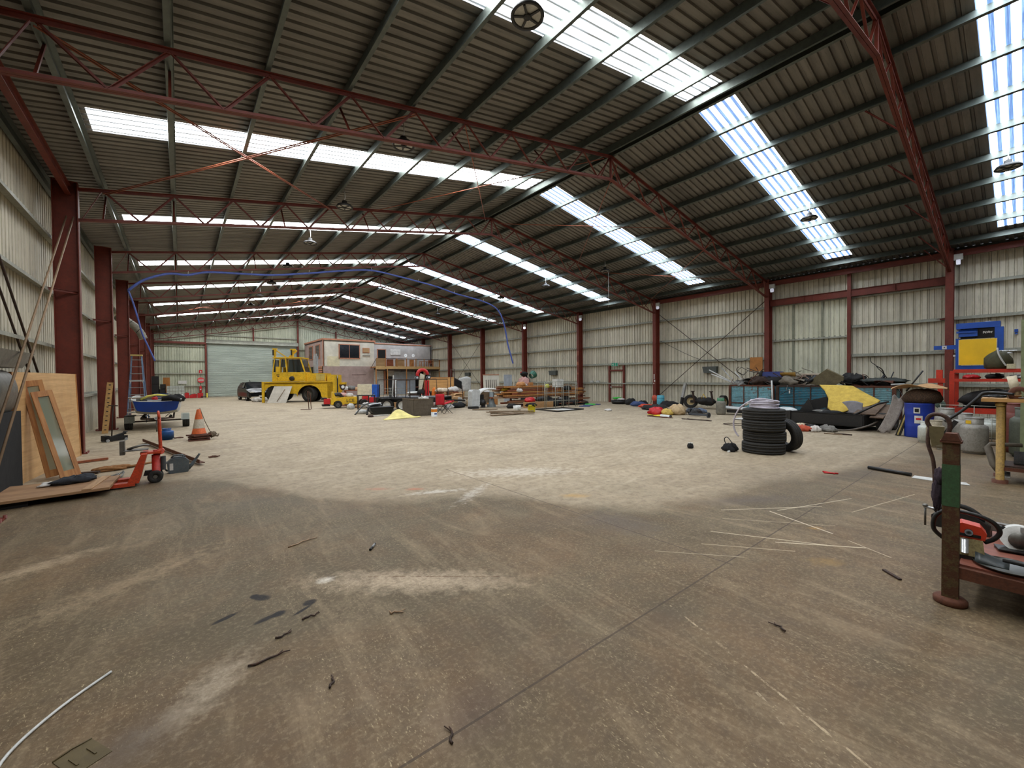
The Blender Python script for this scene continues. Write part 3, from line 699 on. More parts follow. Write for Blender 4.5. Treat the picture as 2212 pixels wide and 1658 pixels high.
# hopper and dark bin at the far left edge
t = thing('steel_hopper', 'dark grey sheet steel hopper at the left wall behind the beech panel', 'hopper', (-2.12, 9.0, 0))
k = M(); zt, zb_ = 2.13, 1.88
k.add([(-.16, -1.0, zb_), (.12, -1., zb_), (.12, 1.3, zb_), (-.16, 1.3, zb_), (-.19, -1.1, zt), (.2, -1.1, zt), (.2, 1.62, zt), (-.19, 1.62, zt)], [(0, 1, 5, 4), (1, 2, 6, 5), (2, 3, 7, 6), (3, 0, 4, 7), (0, 3, 2, 1)], False); obj('hopper_pan', k, STEEL, t)
k = M().lathe([(.001, -1.), (.3, -1.), (.34, -.96), (.34, .8), (.3, .85), (.001, .85)], n=26, ax='Y'); k.move(Matrix.Diagonal((.5, 1, 1)), (0, 0, 1.5)); obj('drum_body', k, STEEL, t)
k = M().box((0, -.1, .6), (.3, 2.2, 1.2)); obj('base_box', k, paint('black gap shade', (7, 7, 7), .9, 0, .1, (20, 20, 20)), t)  # near-black colour paints in the shade of the gap below the hopper
# timber off-cuts and rope on the floor
for lab, a, b, w_, h_, mt in [('short brown timber offcut on the floor right of the beech panel', (-1.75, 11.9, .03), (-1.2, 12.1, .03), .07, .04, REDW), ('dark timber length on the floor below the sashes', (-1.55, 10.55, .03), (-1.15, 10.42, .03), .08, .03, RUSTD),
                              ('thin steel strip on the floor beside the pallet jack fork', (-1.08, 9.5, .02), (-.86, 10.1, .02), .04, .012, STEEL)]:
    single('timber_offcut' if 'timber' in lab else 'steel_strip', M().beam(a, b, w_, h_), mt, lab, 'offcut')
def squiggle(c, n, rx, ry, seed, z=.012, turns=3):
    rnd = random.Random(seed); out = []
    for i in range(n):
        a = turns*2*PI*i/n; q = 1-.45*i/n
        out.append((c[0]+rx*q*math.cos(a)+rnd.uniform(-.02, .02), c[1]+ry*q*math.sin(a)+rnd.uniform(-.02, .02), z+rnd.uniform(0, .012)+.006*turns*i/n))
    return out
ROPE = paint('brown fibre rope', (150, 104, 60), .9, 0, .3, (90, 60, 36), 30, .4)
k = M().tube(squiggle((0, 0), 46, .25, .14, 2), .02, 6); k.tube([(.2, .05, .02), (.4, .12, .02), (.62, .2, .02)], .02, 6); k.blob((0, 0, .03), (.5, .24, .08), .4, 8, flat=True)
single('rope_bundle', k, ROPE, 'tangled brown rope and webbing bundle on the floor behind the pallet jack forks', 'rope', loc=(-1.0, 10.65, 0), rz=.25)
k = M(); k.tube([(-.22, -.26, .02), (-.05, -.05, .03), (.04, .16, .04), (.1, .28, .08)], .014, 6); k.tube([(-.2, -.3, .02), (-.02, -.12, .03), (.1, .1, .03), (.12, .3, .07)], .014, 6); k.cyl((.11, .3, .07), .03, .02, 10, 'X')
single('bolt_cutter', k, STEEL, 'grey steel bolt cutters leaning on the flat beech panel corner', 'tool', loc=(-.9, 9.55, 0))
# ---- pallet jack
PJ = paint('scuffed orange red jack paint', (206, 70, 34), .45, .05, .5, (70, 40, 30), 9, .15, .36, (92, 50, 36))
t = thing('pallet_jack', 'orange red hand pallet jack with upright handle in the left foreground', 'pallet jack', (-.36, 8.95, 0), 0)
for yy in (-.20, .20):
    k = M(); k.box((-.68, yy, .072), (.95, .15, .01)); k.box((-.68, yy-.072, .05), (.95, .01, .05)); k.box((-.68, yy+.072, .05), (.95, .01, .05)); k.cyl((-1.15, yy, .072), .075, .01, 14)
    obj('fork', k, PJ, t)
    k = M().cyl((-1.05, yy, .034), .034, .08, 14, 'Y'); obj('fork_roller', k, RUBBER, t)
k = M(); k.prism([(-.30, .06), (-.13, .50), (-.06, .50), (-.16, .06)], -.27, .27, 'Y'); k.box((-.02, 0, .49), (.26, .2, .03)); obj('fork_frame', k, PJ, t)
k = M().cyl((.04, -.02, .28), .055, .34, 16); k.cyl((.04, -.02, .48), .035, .1, 14); obj('hydraulic_pump', k, paint('red pump body', (176, 40, 28), .4, .1, .4, (50, 30, 26), 8), t)
k = M().prism([(-.12, .12), (.1, .12), (.16, .34), (.04, .2), (-.1, .2)], -.03, .03, 'Y'); k.cyl((.13, -.02, .3), .035, .22, 12); obj('steer_bracket', k, DARK, t)
for yy in (-.09, .05):
    w_ = obj('steer_wheel', M().lathe([(.03, -.03), (.088, -.03), (.1, -.02), (.1, .02), (.088, .03), (.03, .03), (.03, -.03)], n=26), RUBBER, t, (.03, yy, .1)); w_.rotation_euler = (PI/2, 0, 0)
    obj('hub', M().cyl((0, 0, 0), .028, .07, 12), STEEL, w_)
k = M().tube([(.1, -.02, .48), (.1, -.02, .54), (.09, -.02, .95), (.09, -.02, 1.04)], .024, 12); k.cyl((.1, -.02, .50), .05, .09, 14, 'Y'); k.tube([(.09, -.10, 1.04), (.085, -.11, 1.10), (.08, -.05, 1.15), (.08, .02, 1.15), (.085, .07, 1.10), (.09, .06, 1.04), (.09, -.02, 1.0)], .016, 8); obj('handle', k, PJ, t)
k = M(); k.box((-.36, .0, .60), (.06, .14, .22)); k.box((-.2, 0, .55), (.3, .22, .012)); k.tube([(-.3, .05, .56), (-.22, -.05, .6), (-.12, 0, .62), (-.05, .06, .6)], .02, 6)
single('bench_vice', k.move(None, (-.36+0, 8.95, 0)), STEEL, 'grey bench vice with loose jaw resting on top of the pallet jack frame', 'vice')
# ---- watering can
CAN = paint('grey blue plastic can', (78, 88, 94), .5, 0, .25, (120, 112, 96), 8, .05)
t = thing('watering_can', 'grey plastic watering can with spout to the right, by the pallet jack', 'watering can', (-.04, 9.6, 0), .05)
k = M(); k.prism([(-.13, .0), (.13, .0), (.15, .04), (.15, .2), (.1, .26), (-.1, .26), (-.16, .2), (-.15, .04)], -.075, .075, 'Y'); k.prism([(-.1, .26), (-.05, .285), (.06, .285), (.1, .26)], -.05, .05, 'Y'); obj('tank', k, CAN, t)
k = M().tube([(.13, 0, .05), (.2, 0, .12), (.3, 0, .28), (.31, 0, .3)], [.04, .03, .016, .02], 10); obj('spout', k, CAN, t)
k = M().tube([(-.15, 0, .21), (-.185, 0, .17), (-.185, 0, .08), (-.15, 0, .04)], .014, 8); k.tube([(-.1, 0, .27), (-.06, 0, .31), (.05, 0, .31), (.1, 0, .27)], .014, 8); obj('handle', k, CAN, t)
k = M().box((0, -.077, .12), (.05, .002, .12)); k.move(None, (-.1, 0, 0)); obj('level_strip', k, PALEP, t)
# ---- steel angle lying down
single('steel_angle', M().beam((-.74, 14.7, .05), (.32, 10.05, .05), .09, .012).beam((-.785, 14.7, .08), (.275, 10.05, .08), .012, .07), RUST, 'long rusty steel angle lying on the floor behind the watering can', 'steel section')
for lab, p, sd in (('small rusty metal scrap on the floor right of the steel angle', (.55, 10.9, 0), 1), ('brown scrap on the floor in front of the traffic cone', (-.05, 15.2, 0), 4)):
    single('metal_scrap', M().tube(squiggle((0, 0), 14, .12, .05, sd, .012, 1.4), .012, 5), RUST, lab, 'scrap', loc=p)
gas_bottle('gas_bottle', 'small squat blue gas bottle on the floor in front of the boat', .155, .32, (-.30, 15.1, 0), paint('blue bottle paint', (30, 84, 150), .4, 0, .3, (40, 50, 70), 6), cat='gas bottle')
# ---- traffic cone on stacked bases
t = thing('traffic_cone', 'orange and white traffic cone standing on stacked cone bases', 'cone', (.40, 14.4, 0))
CO = paint('faded orange rubber', (222, 104, 46), .6, 0, .5, (140, 66, 34), 7, .1)
k = M().lathe([(.17, .17), (.135, .33), (.135, .33)], n=30); k.lathe([(.095, .58), (.045, .84), (.035, .85), (.03, .845)], n=30); obj('cone_body', k, CO, t)
k = M().lathe([(.136, .33), (.096, .58)], n=30); obj('reflective_band', k, paint('dirty white band', (206, 198, 180), .5, 0, .4, (120, 104, 80), 8), t)
for i, (z, s_) in enumerate(((.0, .24), (.06, .21), (.12, .22))):
    k = M(); k.box((0, 0, z+.018), (2*s_, 2*s_, .035), rz=.2*i); k.lathe([(.2, z+.03), (.17, z+.06)], n=24); obj('cone_base', k, paint('dirty brown rubber base', (96, 54, 38), .8, 0, .4, (60, 46, 36), 9), t)
k = M().tube([(0, 0, .84), (.03, .0, .88), (.14, -.04, .5), (.24, -.06, .24), (.27, -.05, .2)], .01, 6); k.blob((.3, -.05, .13), (.14, .12, .14), .5, 4); k.tube([(.27, -.05, .18), (.34, -.08, .1), (.42, -.06, .08), (.44, -.02, .13)], .022, 7)
single('tie_down_rope', k, paint('grey frayed rope', (120, 106, 88), .9, 0, .3, (70, 60, 50), 30, .4), 'frayed grey rope with a hook, draped over the traffic cone', 'rope', loc=(.40, 14.4, 0))
# ---- trolley jack + perforated bar
t = thing('trolley_jack', 'greasy black trolley jack with tall upright T handle near the left columns', 'jack', (-1.42, 15.75, 0), .5)
k = M(); k.box((0, -.09, .08), (.5, .02, .12)).box((0, .09, .08), (.5, .02, .12)).box((-.2, 0, .1), (.1, .2, .14)); obj('frame', k, DARK, t)
k = M(); k.beam((-.1, 0, .1), (.24, 0, .2), .1, .05); k.cyl((.24, 0, .23), .05, .03, 14); obj('lift_arm', k, DARK, t)
for sx in (-1, 1):
    for sy in (-1, 1): k = M().cyl((sx*.2, sy*.12, .04), .04, .03, 14, 'Y'); obj('wheel', k, STEEL, t)
k = M().tube([(-.06, 0, .15), (-.04, 0, .6), (-.02, 0, .98)], .016, 8); k.tube([(-.02, -.22, .98), (-.02, .22, .98)], .014, 8); obj('handle', k, RUSTD, t)
t = thing('perforated_bar', 'yellowish perforated steel bar leaning against the second left column', 'steel bar', (-1.86, 18.2, 0), rot=(-.42, .05, 0))
k = M(); k.box((0, 0, .88), (.15, .02, 1.76)); obj('bar', k, paint('yellowed bar', (178, 136, 76), .6, .1, .4, (90, 60, 36), 5), t)
for i in range(11): k = M().box((0, -.011, .12+i*.155), (.05, .004, .03)); obj('slot', k, DARK, t)
# ---- boat on trailer
t = thing('dinghy', 'small blue fibreglass dinghy with white sides, bow towards the camera, on its trailer', 'boat', (-.60, 18.3, 0))
NAVY = paint('deep blue gelcoat', (10, 52, 128), .3, 0, .15, (16, 40, 90), 3, .03)
def hull(u, v):   # u around the section, v along the length
    ys = [0, .12, .6, 1.6, 2.8, 3.3][min(5, int(v*5+.001))]
    wid = [.60, .63, .66, .68, .66, .60][min(5, int(v*5+.001))]; kz = [.60, .55, .50, .46, .46, .48][min(5, int(v*5+.001))]; tz = [1.00, 1.02, 1.05, 1.08, 1.08, 1.06][min(5, int(v*5+.001))]
    a = (u-.5)*2; x = wid*(1 if abs(a) > .62 else abs(a)/.62*.86)*(1 if a > 0 else -1) if abs(a) > 1e-6 else 0
    if abs(a) > .62: z = kz+.07+(abs(a)-.62)/.38*(tz-kz-.07); x = (.86+.14*(abs(a)-.62)/.38)*wid*(1 if a > 0 else -1)
    else: z = kz+.07*(abs(a)/.62)**2
    return (x, ys, z)
k = M().grid(hull, 20, 5, False, .012); obj('hull', k, PALEP, t)
k = M(); P3 = [hull(i/20, 0) for i in range(21)]; Pt = [(p[0], p[2]) for p in P3]+[(.45, .965), (0, .945), (-.45, .965)]
k.prism(Pt, -.03, 0., 'Y'); obj('bow_board', k, NAVY, t)
k = M().tube([(p[0]*1.02, p[1]-.02, p[2]+.005) for p in [hull(0, j/5) for j in range(6)]], .02, 6); k.tube([(p[0]*1.02, p[1]-.02, p[2]+.005) for p in [hull(1, j/5) for j in range(6)]], .02, 6); k.tube([(-.61, -.02, 1.0), (-.45, -.02, .967), (0, -.02, .947), (.45, -.02, .967), (.61, -.02, 1.0)], .014, 6); obj('gunwale', k, PALEP, t)
for yy in (.9, 2.0): k = M().box((0, yy, .86), (1.28, .25, .02)); obj('thwart', k, PALEP, t)
B0 = (-.60, 18.3)
k = M().tube([(-.42, .35, 1.02), (-.25, .3, 1.13), (.0, .28, 1.17), (.28, .3, 1.13), (.45, .36, 1.03)], .035, 12); single('foam_tube', k, paint('pale yellow foam', (232, 220, 110), .8, 0, .1, (170, 160, 80), 6), 'pale yellow foam tube arched over the blue dinghy', 'foam tube', loc=(B0[0], B0[1], 0))
k = M().blob((0, 0, 0), (.52, .5, .26), .4, 12); single('black_jacket', k, FAB_BLK, 'crumpled black jacket hung over the right corner of the blue dinghy', 'jacket', loc=(B0[0]+.42, B0[1]+.16, 1.03))
for i, (lab, c, dd, mt) in enumerate([('white plastic tray lying inside the blue dinghy', (.02, .35, .98), (.55, .3, .05), PALEP), ('grey padded case lying inside the blue dinghy, left side', (-.35, .5, 1.0), (.4, .25, .12), STEEL),
                                      ('rough timber plank laid across the blue dinghy', (-.1, .62, 1.07), (1.3, .12, .03), GREYW)]):
    single(['plastic_tray', 'tool_case', 'timber_plank'][i], M().box((0, 0, 0), dd, rz=.1*i), mt, lab, ['tray', 'case', 'plank'][i], loc=(B0[0]+c[0], B0[1]+c[1], c[2]))
k = M().blob((0, 0, 0), (.14, .1, .14), .4, 3); single('red_tool', k, RED, 'small red fitting lying in the middle of the blue dinghy', 'tool', loc=(B0[0]-.06, B0[1]+.3, 1.04))
t = thing('boat_trailer', 'low galvanised boat trailer with square mudguards under the blue dinghy', 'trailer', (-.60, 18.9, 0))
k = M()
for sx in (-.42, .42): k.beam((sx, -.3, .38), (sx, 2.6, .40), .05, .06)
k.beam((-.62, 0, .27), (.68, 0, .27), .05, .05); k.beam((-.42, -.25, .36), (.42, -.25, .36), .05, .05); k.beam((-.42, -.3, .38), (0, -1.25, .40), .05, .05); k.beam((.42, -.3, .38), (0, -1.25, .40), .05, .05); obj('chassis', k, RUSTD, t)
k = M().cyl((0, -1.3, .44), .05, .2, 12, 'Y'); k.tube([(0, -1.2, .4), (0, -1.2, .0)], .02, 8); obj('coupling', k, STEEL, t)
for sx in (-1, 1):
    w_ = wheel(t, .235, .2, (sx*.73-(.03 if sx < 0 else -.03), .1, .235), 'X', STEEL, .5)
k = M(); k.box((-.72, .1, .47), (.26, .62, .02)).box((-.72, -.2, .36), (.26, .02, .24)); obj('mudguard', k, paint('grey mudguard', (110, 112, 104), .6, .2, .4, (70, 64, 54), 5), t)
k = M(); k.box((.74, .1, .47), (.24, .62, .012)); k.box((.74, -.2, .38), (.24, .012, .2)); obj('mudguard', k, glass('clear plastic sheet', (206, 218, 216), .45), t)
for sx in (-1, 1): k = M(); k.tube([(sx*.2, -.1, .4), (sx*.3, -.1, .5), (sx*.38, -.1, .42)], .014, 6); k.cyl((sx*.33, -.12, .40), .045, .05, 12, 'Y'); obj('hull_roller', k, DARK, t)
for i, (x, z) in enumerate(((-.33, .45), (-.22, .40), (.25, .44))):
    pass
# ---- step ladder
t = thing('step_ladder', 'tall blue step ladder with white braces standing by the left columns', 'ladder', (-1.33, 21.9, 0))
LB = paint('blue grey fibreglass', (104, 128, 160), .5, 0, .2, (80, 90, 100), 6)
H_ = 2.66
for sx in (-1, 1):
    k = M().beam((sx*.29, -.02, 0), (sx*.14, .55, H_), .03, .06); obj('front_rail', k, LB, t)
    k = M().beam((sx*.30, 1.35, 0), (sx*.15, .62, H_), .03, .05); obj('rear_rail', k, LB, t)
k = M().box((0, .58, H_+.02), (.36, .22, .06)); obj('top_cap', k, paint('yellow wood cap', (222, 196, 120), .6), t)
for i in range(9):
    f_ = (i+1)/9.6; w_ = .29+(.14-.29)*f_; k = M().box((0, -.02+.57*f_, H_*f_), (2*w_, .09, .025)); obj('tread', k, ALU, t)
for f_ in (.13, .38, .63):
    w_ = .30+(.15-.30)*f_; k = M(); k.beam((-w_, 1.35-.73*f_, H_*f_), (w_, 1.35-.73*f_, H_*f_), .02, .03); obj('rear_brace', k, ALU, t)
k = M()
for z in (.42, .98, 1.66):
    f_ = z/H_; w_ = .31+(.15-.31)*f_; k = M(); k.beam((-w_, -.05+.57*f_, z), (w_, -.05+.57*f_, z), .02, .06)
    for sx in (-1, 1): k.beam((sx*w_, -.04+.57*f_, z-.16), (sx*w_*.8, -.04+.57*f_, z), .02, .03)
    obj('white_brace', k, WHITE, t)
# ---- silver flexible duct
t = thing('flexible_duct', 'dirty silver flexible duct bending out between the left columns', 'duct', (-2.18, 26.4, 4.55))
P4 = [(0, 0, .0), (.15, -.2, 0), (.35, -.1, -.12), (.58, 0, -.32), (.78, .05, -.62), (.9, .05, -.95)]
pp = []; 
for i in range(len(P4)-1):
    for j in range(6):
        q = j/6; pp.append(tuple(P4[i][c_]*(1-q)+P4[i+1][c_]*q for c_ in range(3)))
k = M().tube(pp, [.15+.012*(i % 2) for i in range(len(pp))], 16); obj('duct_skin', k, paint('dirty silver duct skin', (158, 154, 140), .5, .3, .5, (80, 74, 64), 6, .3), t)
k = M(); 
for i in (6, 14, 22): k.tube([(pp[i][0]+.165*math.cos(a)*.6, pp[i][1]+.165*math.sin(a), pp[i][2]+.165*math.cos(a)*.8) for a in [2*PI*j/14 for j in range(14)]], .012, 5, closed=True)
obj('duct_strap', k, DARK, t)
# ---- blue hose slung along the third truss
HOSE = paint('blue lay flat hose', (78, 98, 176), .5, 0, .15, (60, 70, 110), 5)
hp = [(-1.5, 24.7, 5.75), (-1.31, 19.2, 4.74), (-.9, 19.2, 5.15), (-.25, 19.25, 5.47), (.3, 19.3, 5.52), (.95, 19.3, 5.72), (2.3, 19.3, 5.84), (3.2, 19.3, 5.95), (4.4, 19.3, 6.2), (5.8, 19.3, 6.52), (7.1, 19.3, 6.74), (8.4, 19.3, 6.66), (9.5, 19.3, 6.55), (10.6, 19.3, 6.42), (11.6, 19.3, 6.22), (12.6, 19.3, 6.10), (13.5, 19.3, 5.98), (14.2, 19.3, 5.78), (14.6, 19.3, 5.5), (14.9, 19.3, 5.0), (15.1, 19.3, 4.3), (15.25, 19.3, 3.6), (15.5, 19.3, 2.85), (15.62, 19.3, 2.5)]
def smooth(p, n=5):
    out = []
    for i in range(len(p)-1):
        p0, p1, p2, p3 = [Vector(p[max(0, min(len(p)-1, i+q))]) for q in (-1, 0, 1, 2)]
        for j in range(n):
            u = j/n; out.append(.5*((2*p1)+(-p0+p2)*u+(2*p0-5*p1+4*p2-p3)*u*u+(-p0+3*p1-3*p2+p3)*u**3))
    out.append(Vector(p[-1])); return out
t = thing('blue_hose', 'long blue hose slung under a roof truss with both ends hanging', 'hose', (0, 0, 0))
obj('hose_run', M().tube(smooth(hp[1:]), .042, 8), HOSE, t); t['category'] = 'hose'
obj('left_tail', M().tube(smooth([(-1.31, 19.2, 4.74), (-1.2, 19.2, 4.35), (-1.08, 19.2, 3.8), (-.98, 19.2, 3.3), (-.85, 19.2, 2.9), (-.66, 19.2, 2.35)]), .026, 8), HOSE, t)
for i in range(4, 19, 2):
    q = hp[i]; obj('hanger_tie', M().tube([(q[0], q[1], q[2]-.06), (q[0]+.02, q[1], q[2]+.14)], .008, 5), PALEP, t)
# ---- far left corner stores
for i, (x, y, z, d_) in enumerate([(-1.6, 44.2, 0, (.62, .6, .7)), (-1.6, 44.2, .7, (.62, .6, .66)), (-1.6, 44.2, 1.36, (.6, .58, .64)), (-1.08, 44.0, 0, (.38, .5, .95)), (-1.05, 44.0, .95, (.34, .5, .4))]):
    crate('storage_crate', ['black storage crate at the bottom of the tall stack by the far left corner', 'black storage crate, middle of the tall stack by the far left corner', 'black storage crate on top of the tall stack by the far left corner', 'narrow black crate on the floor right of the tall crate stack', 'small black crate on the narrow crate right of the tall stack'][i], 'crate', (x, y, z), d_, BLACK, 0, 'black crates in the far left corner')
single('brown_board', M().box((0, 0, .95), (.45, .04, 1.9)), paint('orange brown ply', (186, 122, 58), .7, 0, .2, (130, 80, 40), 3), 'upright orange brown board behind the black crates', 'board', loc=(-.85, 45.0, 0))
t = thing('water_tank', 'white caged bulk liquid tank near the far end wall, left side', 'tank', (-.25, 44.0, 0))
obj('tank_body', M().box((0, 0, .68), (1.1, 1.0, 1.0)), paint('milky white tank plastic', (200, 206, 200), .4, 0, .2, (150, 156, 146), 3), t)
k = M()
for i in range(7):
    k.tube([(-.58+i*.193, -.53, .16), (-.58+i*.193, -.53, 1.22)], .01, 5)
for z in (.3, .55, .8, 1.05, 1.22): k.tube([(-.58, -.53, z), (.58, -.53, z)], .01, 5); k.tube([(.58, -.53, z), (.58, .53, z)], .01, 5)
obj('cage', k, GIRT, t); obj('pallet', M().box((0, 0, .07), (1.2, 1.05, .14)), PALEP, t)
for i in range(3): crate('blue_tray', ['blue plastic tray on the floor between ladder and white tank, bottom of three', 'blue plastic tray, middle of three between ladder and white tank', 'blue plastic tray, top of three between ladder and white tank'][i], 'tray', (-.95, 36.0, .45+i*.12), (.7, .5, .1), paint('blue tray plastic', (60, 92, 140), .5), 0, 'blue trays')
single('wooden_trestle', M().box((0, 0, .42), (.8, .5, .04)).beam((-.35, 0, 0), (-.3, 0, .42), .05, .3).beam((.35, 0, 0), (.3, 0, .42), .05, .3), GREYW, 'low timber trestle under the blue trays', 'trestle', loc=(-.95, 36.0, 0))
for i, (x, w_, h_, y_) in enumerate([(.5, .36, .5, 48.6), (.85, .3, .3, 48.5), (1.08, .34, .36, 48.7), (1.5, .42, .46, 48.55)]):
    t = thing('fuel_can', ['tall red fuel can, leftmost of four by the end wall', 'low red fuel can, second from left by the end wall', 'low red fuel can, third from left by the end wall', 'square red fuel can below the red pillar by the end wall'][i], 'fuel can', (x, y_, 0), group='red fuel cans by the end wall')
    obj('can_body', M().box((0, 0, h_/2), (w_, .22, h_)), RED, t); obj('spout', M().tube([(0, 0, h_), (.06, 0, h_+.08)], .025, 8), RED, t); obj('handle', M().tube([(-.1, 0, h_), (-.08, 0, h_+.05), (.0, 0, h_+.05)], .014, 6), BLACK, t)
t = thing('fire_extinguisher', 'red fire extinguisher on the end wall left of the roller door', 'extinguisher', (1.55, 48.95, .48))
obj('cylinder', M().lathe([(.09, 0), (.1, .03), (.1, .52), (.05, .62), (.03, .66)], n=20), RED, t); obj('hose', M().tube([(.03, 0, .66), (.12, 0, .6), (.13, 0, .2)], .015, 6), BLACK, t); obj('label_plate', M().box((0, -.101, .3), (.09, .004, .12)), WHITE, t)
t = thing('wall_sign', 'red fire point marker sign high on the end wall left of the roller door', 'sign', (1.58, 49.1, 2.45)); obj('plate', M().box((0, 0, 0), (.24, .02, .34)), RED, t); obj('flame_symbol', M().prism([(-.05, -.08), (.05, -.08), (.06, .0), (.0, .1), (-.04, .02)], -.014, -.011, 'Y'), WHITE, t)
t = thing('wall_sign', 'round red and white sign on the end wall under the fire marker', 'sign', (1.59, 49.1, 1.66)); obj('plate', M().cyl((0, 0, 0), .26, .02, 28, 'Y'), RED, t); obj('white_bar', M().box((0, -.014, 0), (.42, .006, .1)), WHITE, t)
t = thing('wall_sign', 'white rectangular notice on the end wall above the bulk tank', 'sign', (.22, 49.1, 1.47)); obj('plate', M().box((0, 0, 0), (.62, .02, .3)), WHITE, t)
single('bollard_post', M().cyl((0, 0, .22), .06, .44, 14), paint('yellow bollard', (220, 200, 70), .5), 'small yellow post at the foot of the roller door frame', 'bollard', loc=(2.02, 48.75, 0))
t = thing('road_dolly', 'small dark wheeled dolly at the foot of the roller door frame', 'dolly', (1.75, 48.4, 0)); obj('deck', M().box((0, 0, .12), (.4, .3, .04)), DARK, t)
for sx in (-1, 1): obj('wheel', M().cyl((sx*.15, -.1, .05), .05, .04, 12, 'X'), RUBBER, t)
# dark small things lower left
k = M(); k.box((0, 0, .0015), (.13, .17, .003)); k.tube([(-.065, .085, .004), (.0, .095, .006), (.065, .085, .004)], .004, 5); k.box((-.03, 0, .005), (.008, .07, .004)); k.box((.03, 0, .005), (.008, .07, .004))
single('metal_bracket', k, paint('olive drab bracket', (92, 78, 46), .6, .1), 'flat olive metal bracket on the floor at the bottom left edge', 'bracket', loc=(-.36, 2.60, 0), rz=.5)
k = M().tube(smooth([(-.52, 2.35, .01), (-.62, 2.62, .01), (-.62, 2.82, .01), (-.5, 3.05, .01), (-.33, 3.25, .008)]), .007, 8); single('white_cable', k, PALEP, 'thin white cable curling on the floor in the bottom left corner', 'cable')
t = thing('marker_pen', 'black and silver pen lying on the floor left of centre', 'pen', (1.46, 4.02, .012), rot=(0, PI/2, .9)); obj('barrel', M().cyl((0, 0, 0), .011, .12, 10), BLACK, t); obj('clip_band', M().cyl((0, 0, .005), .012, .07, 10), ALU, t); obj('cap', M().cyl((0, 0, -.07), .012, .03, 10), BLACK, t)
def twig(loc, L, rz, lab, mt=None, sd=1):
    rnd = random.Random(sd); p = [(-L/2+L*i/6, rnd.uniform(-.012, .012), .006+rnd.uniform(0, .006)) for i in range(7)]
    k = M().tube(p, [.006, .007, .006, .006, .005, .004, .003], 6); k.tube([p[4], (p[4][0]+.04, p[4][1]+.03, .01)], .003, 5)
    single('twig', k, mt or RUSTD, lab, 'twig', 'twigs and straws on the floor', loc, rz)
for i, (u, L, rz, lab) in enumerate([((.39, 2.80, 0), .22, .05, 'long dark twig on the floor in the lower left foreground'), ((.69, 3.12, 0), .12, .1, 'short dark twig right of the oil drips'), ((1.17, 2.78, 0), .1, -.6, 'thin straight twig on the floor below the pale strip'), ((.62, 2.36, 0), .08, .9, 'small bent twig near the bottom left bracket'), ((.95, 4.6, 0), .3, .3, 'thin pale straw lying left of the pen'), ((3.05, 1.0, 0), .1, 1., 'short twig in the lower middle foreground'), ((.5, 3.0, 0), .1, .2, 'small curled leaf stalk left of the long twig'), ((.95, 1.66, 0), .09, 1.2, 'crushed dark stalk on the floor joint at the bottom')]): twig(u, L, rz, lab, WB if 'pale' in lab else None, i)
# ================================================================== SITE OFFICE (two storeys, back right)
MAUVE = paint('mauve painted board', (176, 152, 144), .7, 0, .12, (140, 118, 112), 1.5, .03)
CREAM = paint('cream painted board', (226, 220, 202), .7, 0, .1, (200, 190, 168), 1.2, .03)
GREYP = paint('pale grey painted board', (196, 192, 188), .7, 0, .12, (160, 156, 150), 1.2, .03)
TRIM = paint('salmon timber trim', (196, 132, 100), .6, 0, .25, (140, 90, 62), 5)
t = thing('site_office', 'two storey cream and mauve site office built in the far right corner', 'building', (10.6, 41.5, 0))
W_, DP = 11.3, 7.3
m = M(); m.box((2.42, .04, 4.15), (4.84, .08, 2.5)); obj('upper_wall', m, CREAM, t)
m = M(); m.box((8.07, .04, 4.05), (6.46, .08, 2.3)); obj('upper_wall', m, GREYP, t)
m = M(); m.box((.04, DP/2, 4.15), (.08, DP, 2.5)); obj('upper_wall', m, MAUVE, t)
m = M(); m.box((2.42, .05, 1.45), (4.84, .1, 2.9)); obj('lower_wall', m, MAUVE, t)
m = M(); m.box((.9, .0, 3.35), (1.15, .012, .95)); obj('patch_board', m, paint('pale yellow board', (226, 216, 180), .7, 0, .1, (200, 190, 160), 2), t)
m = M(); m.box((5.65, DP/2, 5.3), (11.3, DP, .06)); obj('roof_slab', m, GREYP, t)
m = M(); m.box((2.46, -.02, 5.45), (4.98, .12, .14)).box((-.02, DP/2, 5.45), (.12, DP, .14)); m.box((8.1, -.02, 5.24), (6.4, .08, .08)).box((4.92, -.02, 5.35), (.1, .1, .3)); m.box((-.03, -.03, 4.15), (.07, .07, 2.5)); obj('timber_trim', m, TRIM, t)
m = M(); m.box((11.2, .05, 2.6), (.1, .1, 5.2)); obj('corner_post', m, GREYP, t)
DG = paint('dark window glass', (26, 30, 34), .1, 0, .1, (60, 64, 66), 2, 0)
f = obj('window', M().box((0, 0, .67), (2.02, .06, .09)).box((0, 0, -.67), (2.02, .06, .09)).box((-.97, 0, 0), (.08, .06, 1.4)).box((.97, 0, 0), (.08, .06, 1.4)).box((0, 0, 0), (.04, .05, 1.3)), TRIM, t, (2.4, -.03, 4.33)); obj('pane', M().box((0, 0, 0), (1.9, .03, 1.3)), DG, f)
for y_, w_ in ((2.1, 1.5), (4.75, 1.4)):
    f = obj('window', M().box((0, 0, .66), (.06, w_, .08)).box((0, 0, -.66), (.06, w_, .08)).box((0, -w_/2, 0), (.06, .08, 1.4)).box((0, w_/2, 0), (.06, .08, 1.4)), TRIM, t, (-.03, y_-.2, 4.33))
    k = M()
    for i in range(9): k.box((-.01, 0, -.58+i*.145), (.02, w_-.1, .1), R=RY(.5))
    obj('louvre_pane', k, STEEL, f)
obj('vent_hatch', M().box((4.03, -.02, 4.5), (.68, .05, .5)), TRIM, t); obj('hatch_panel', M().box((4.03, -.05, 4.5), (.56, .03, .4)), PLY, t)
obj('shelf_rail', M().box((4.05, -.03, 3.96), (.75, .06, .05)), RUSTD, t)
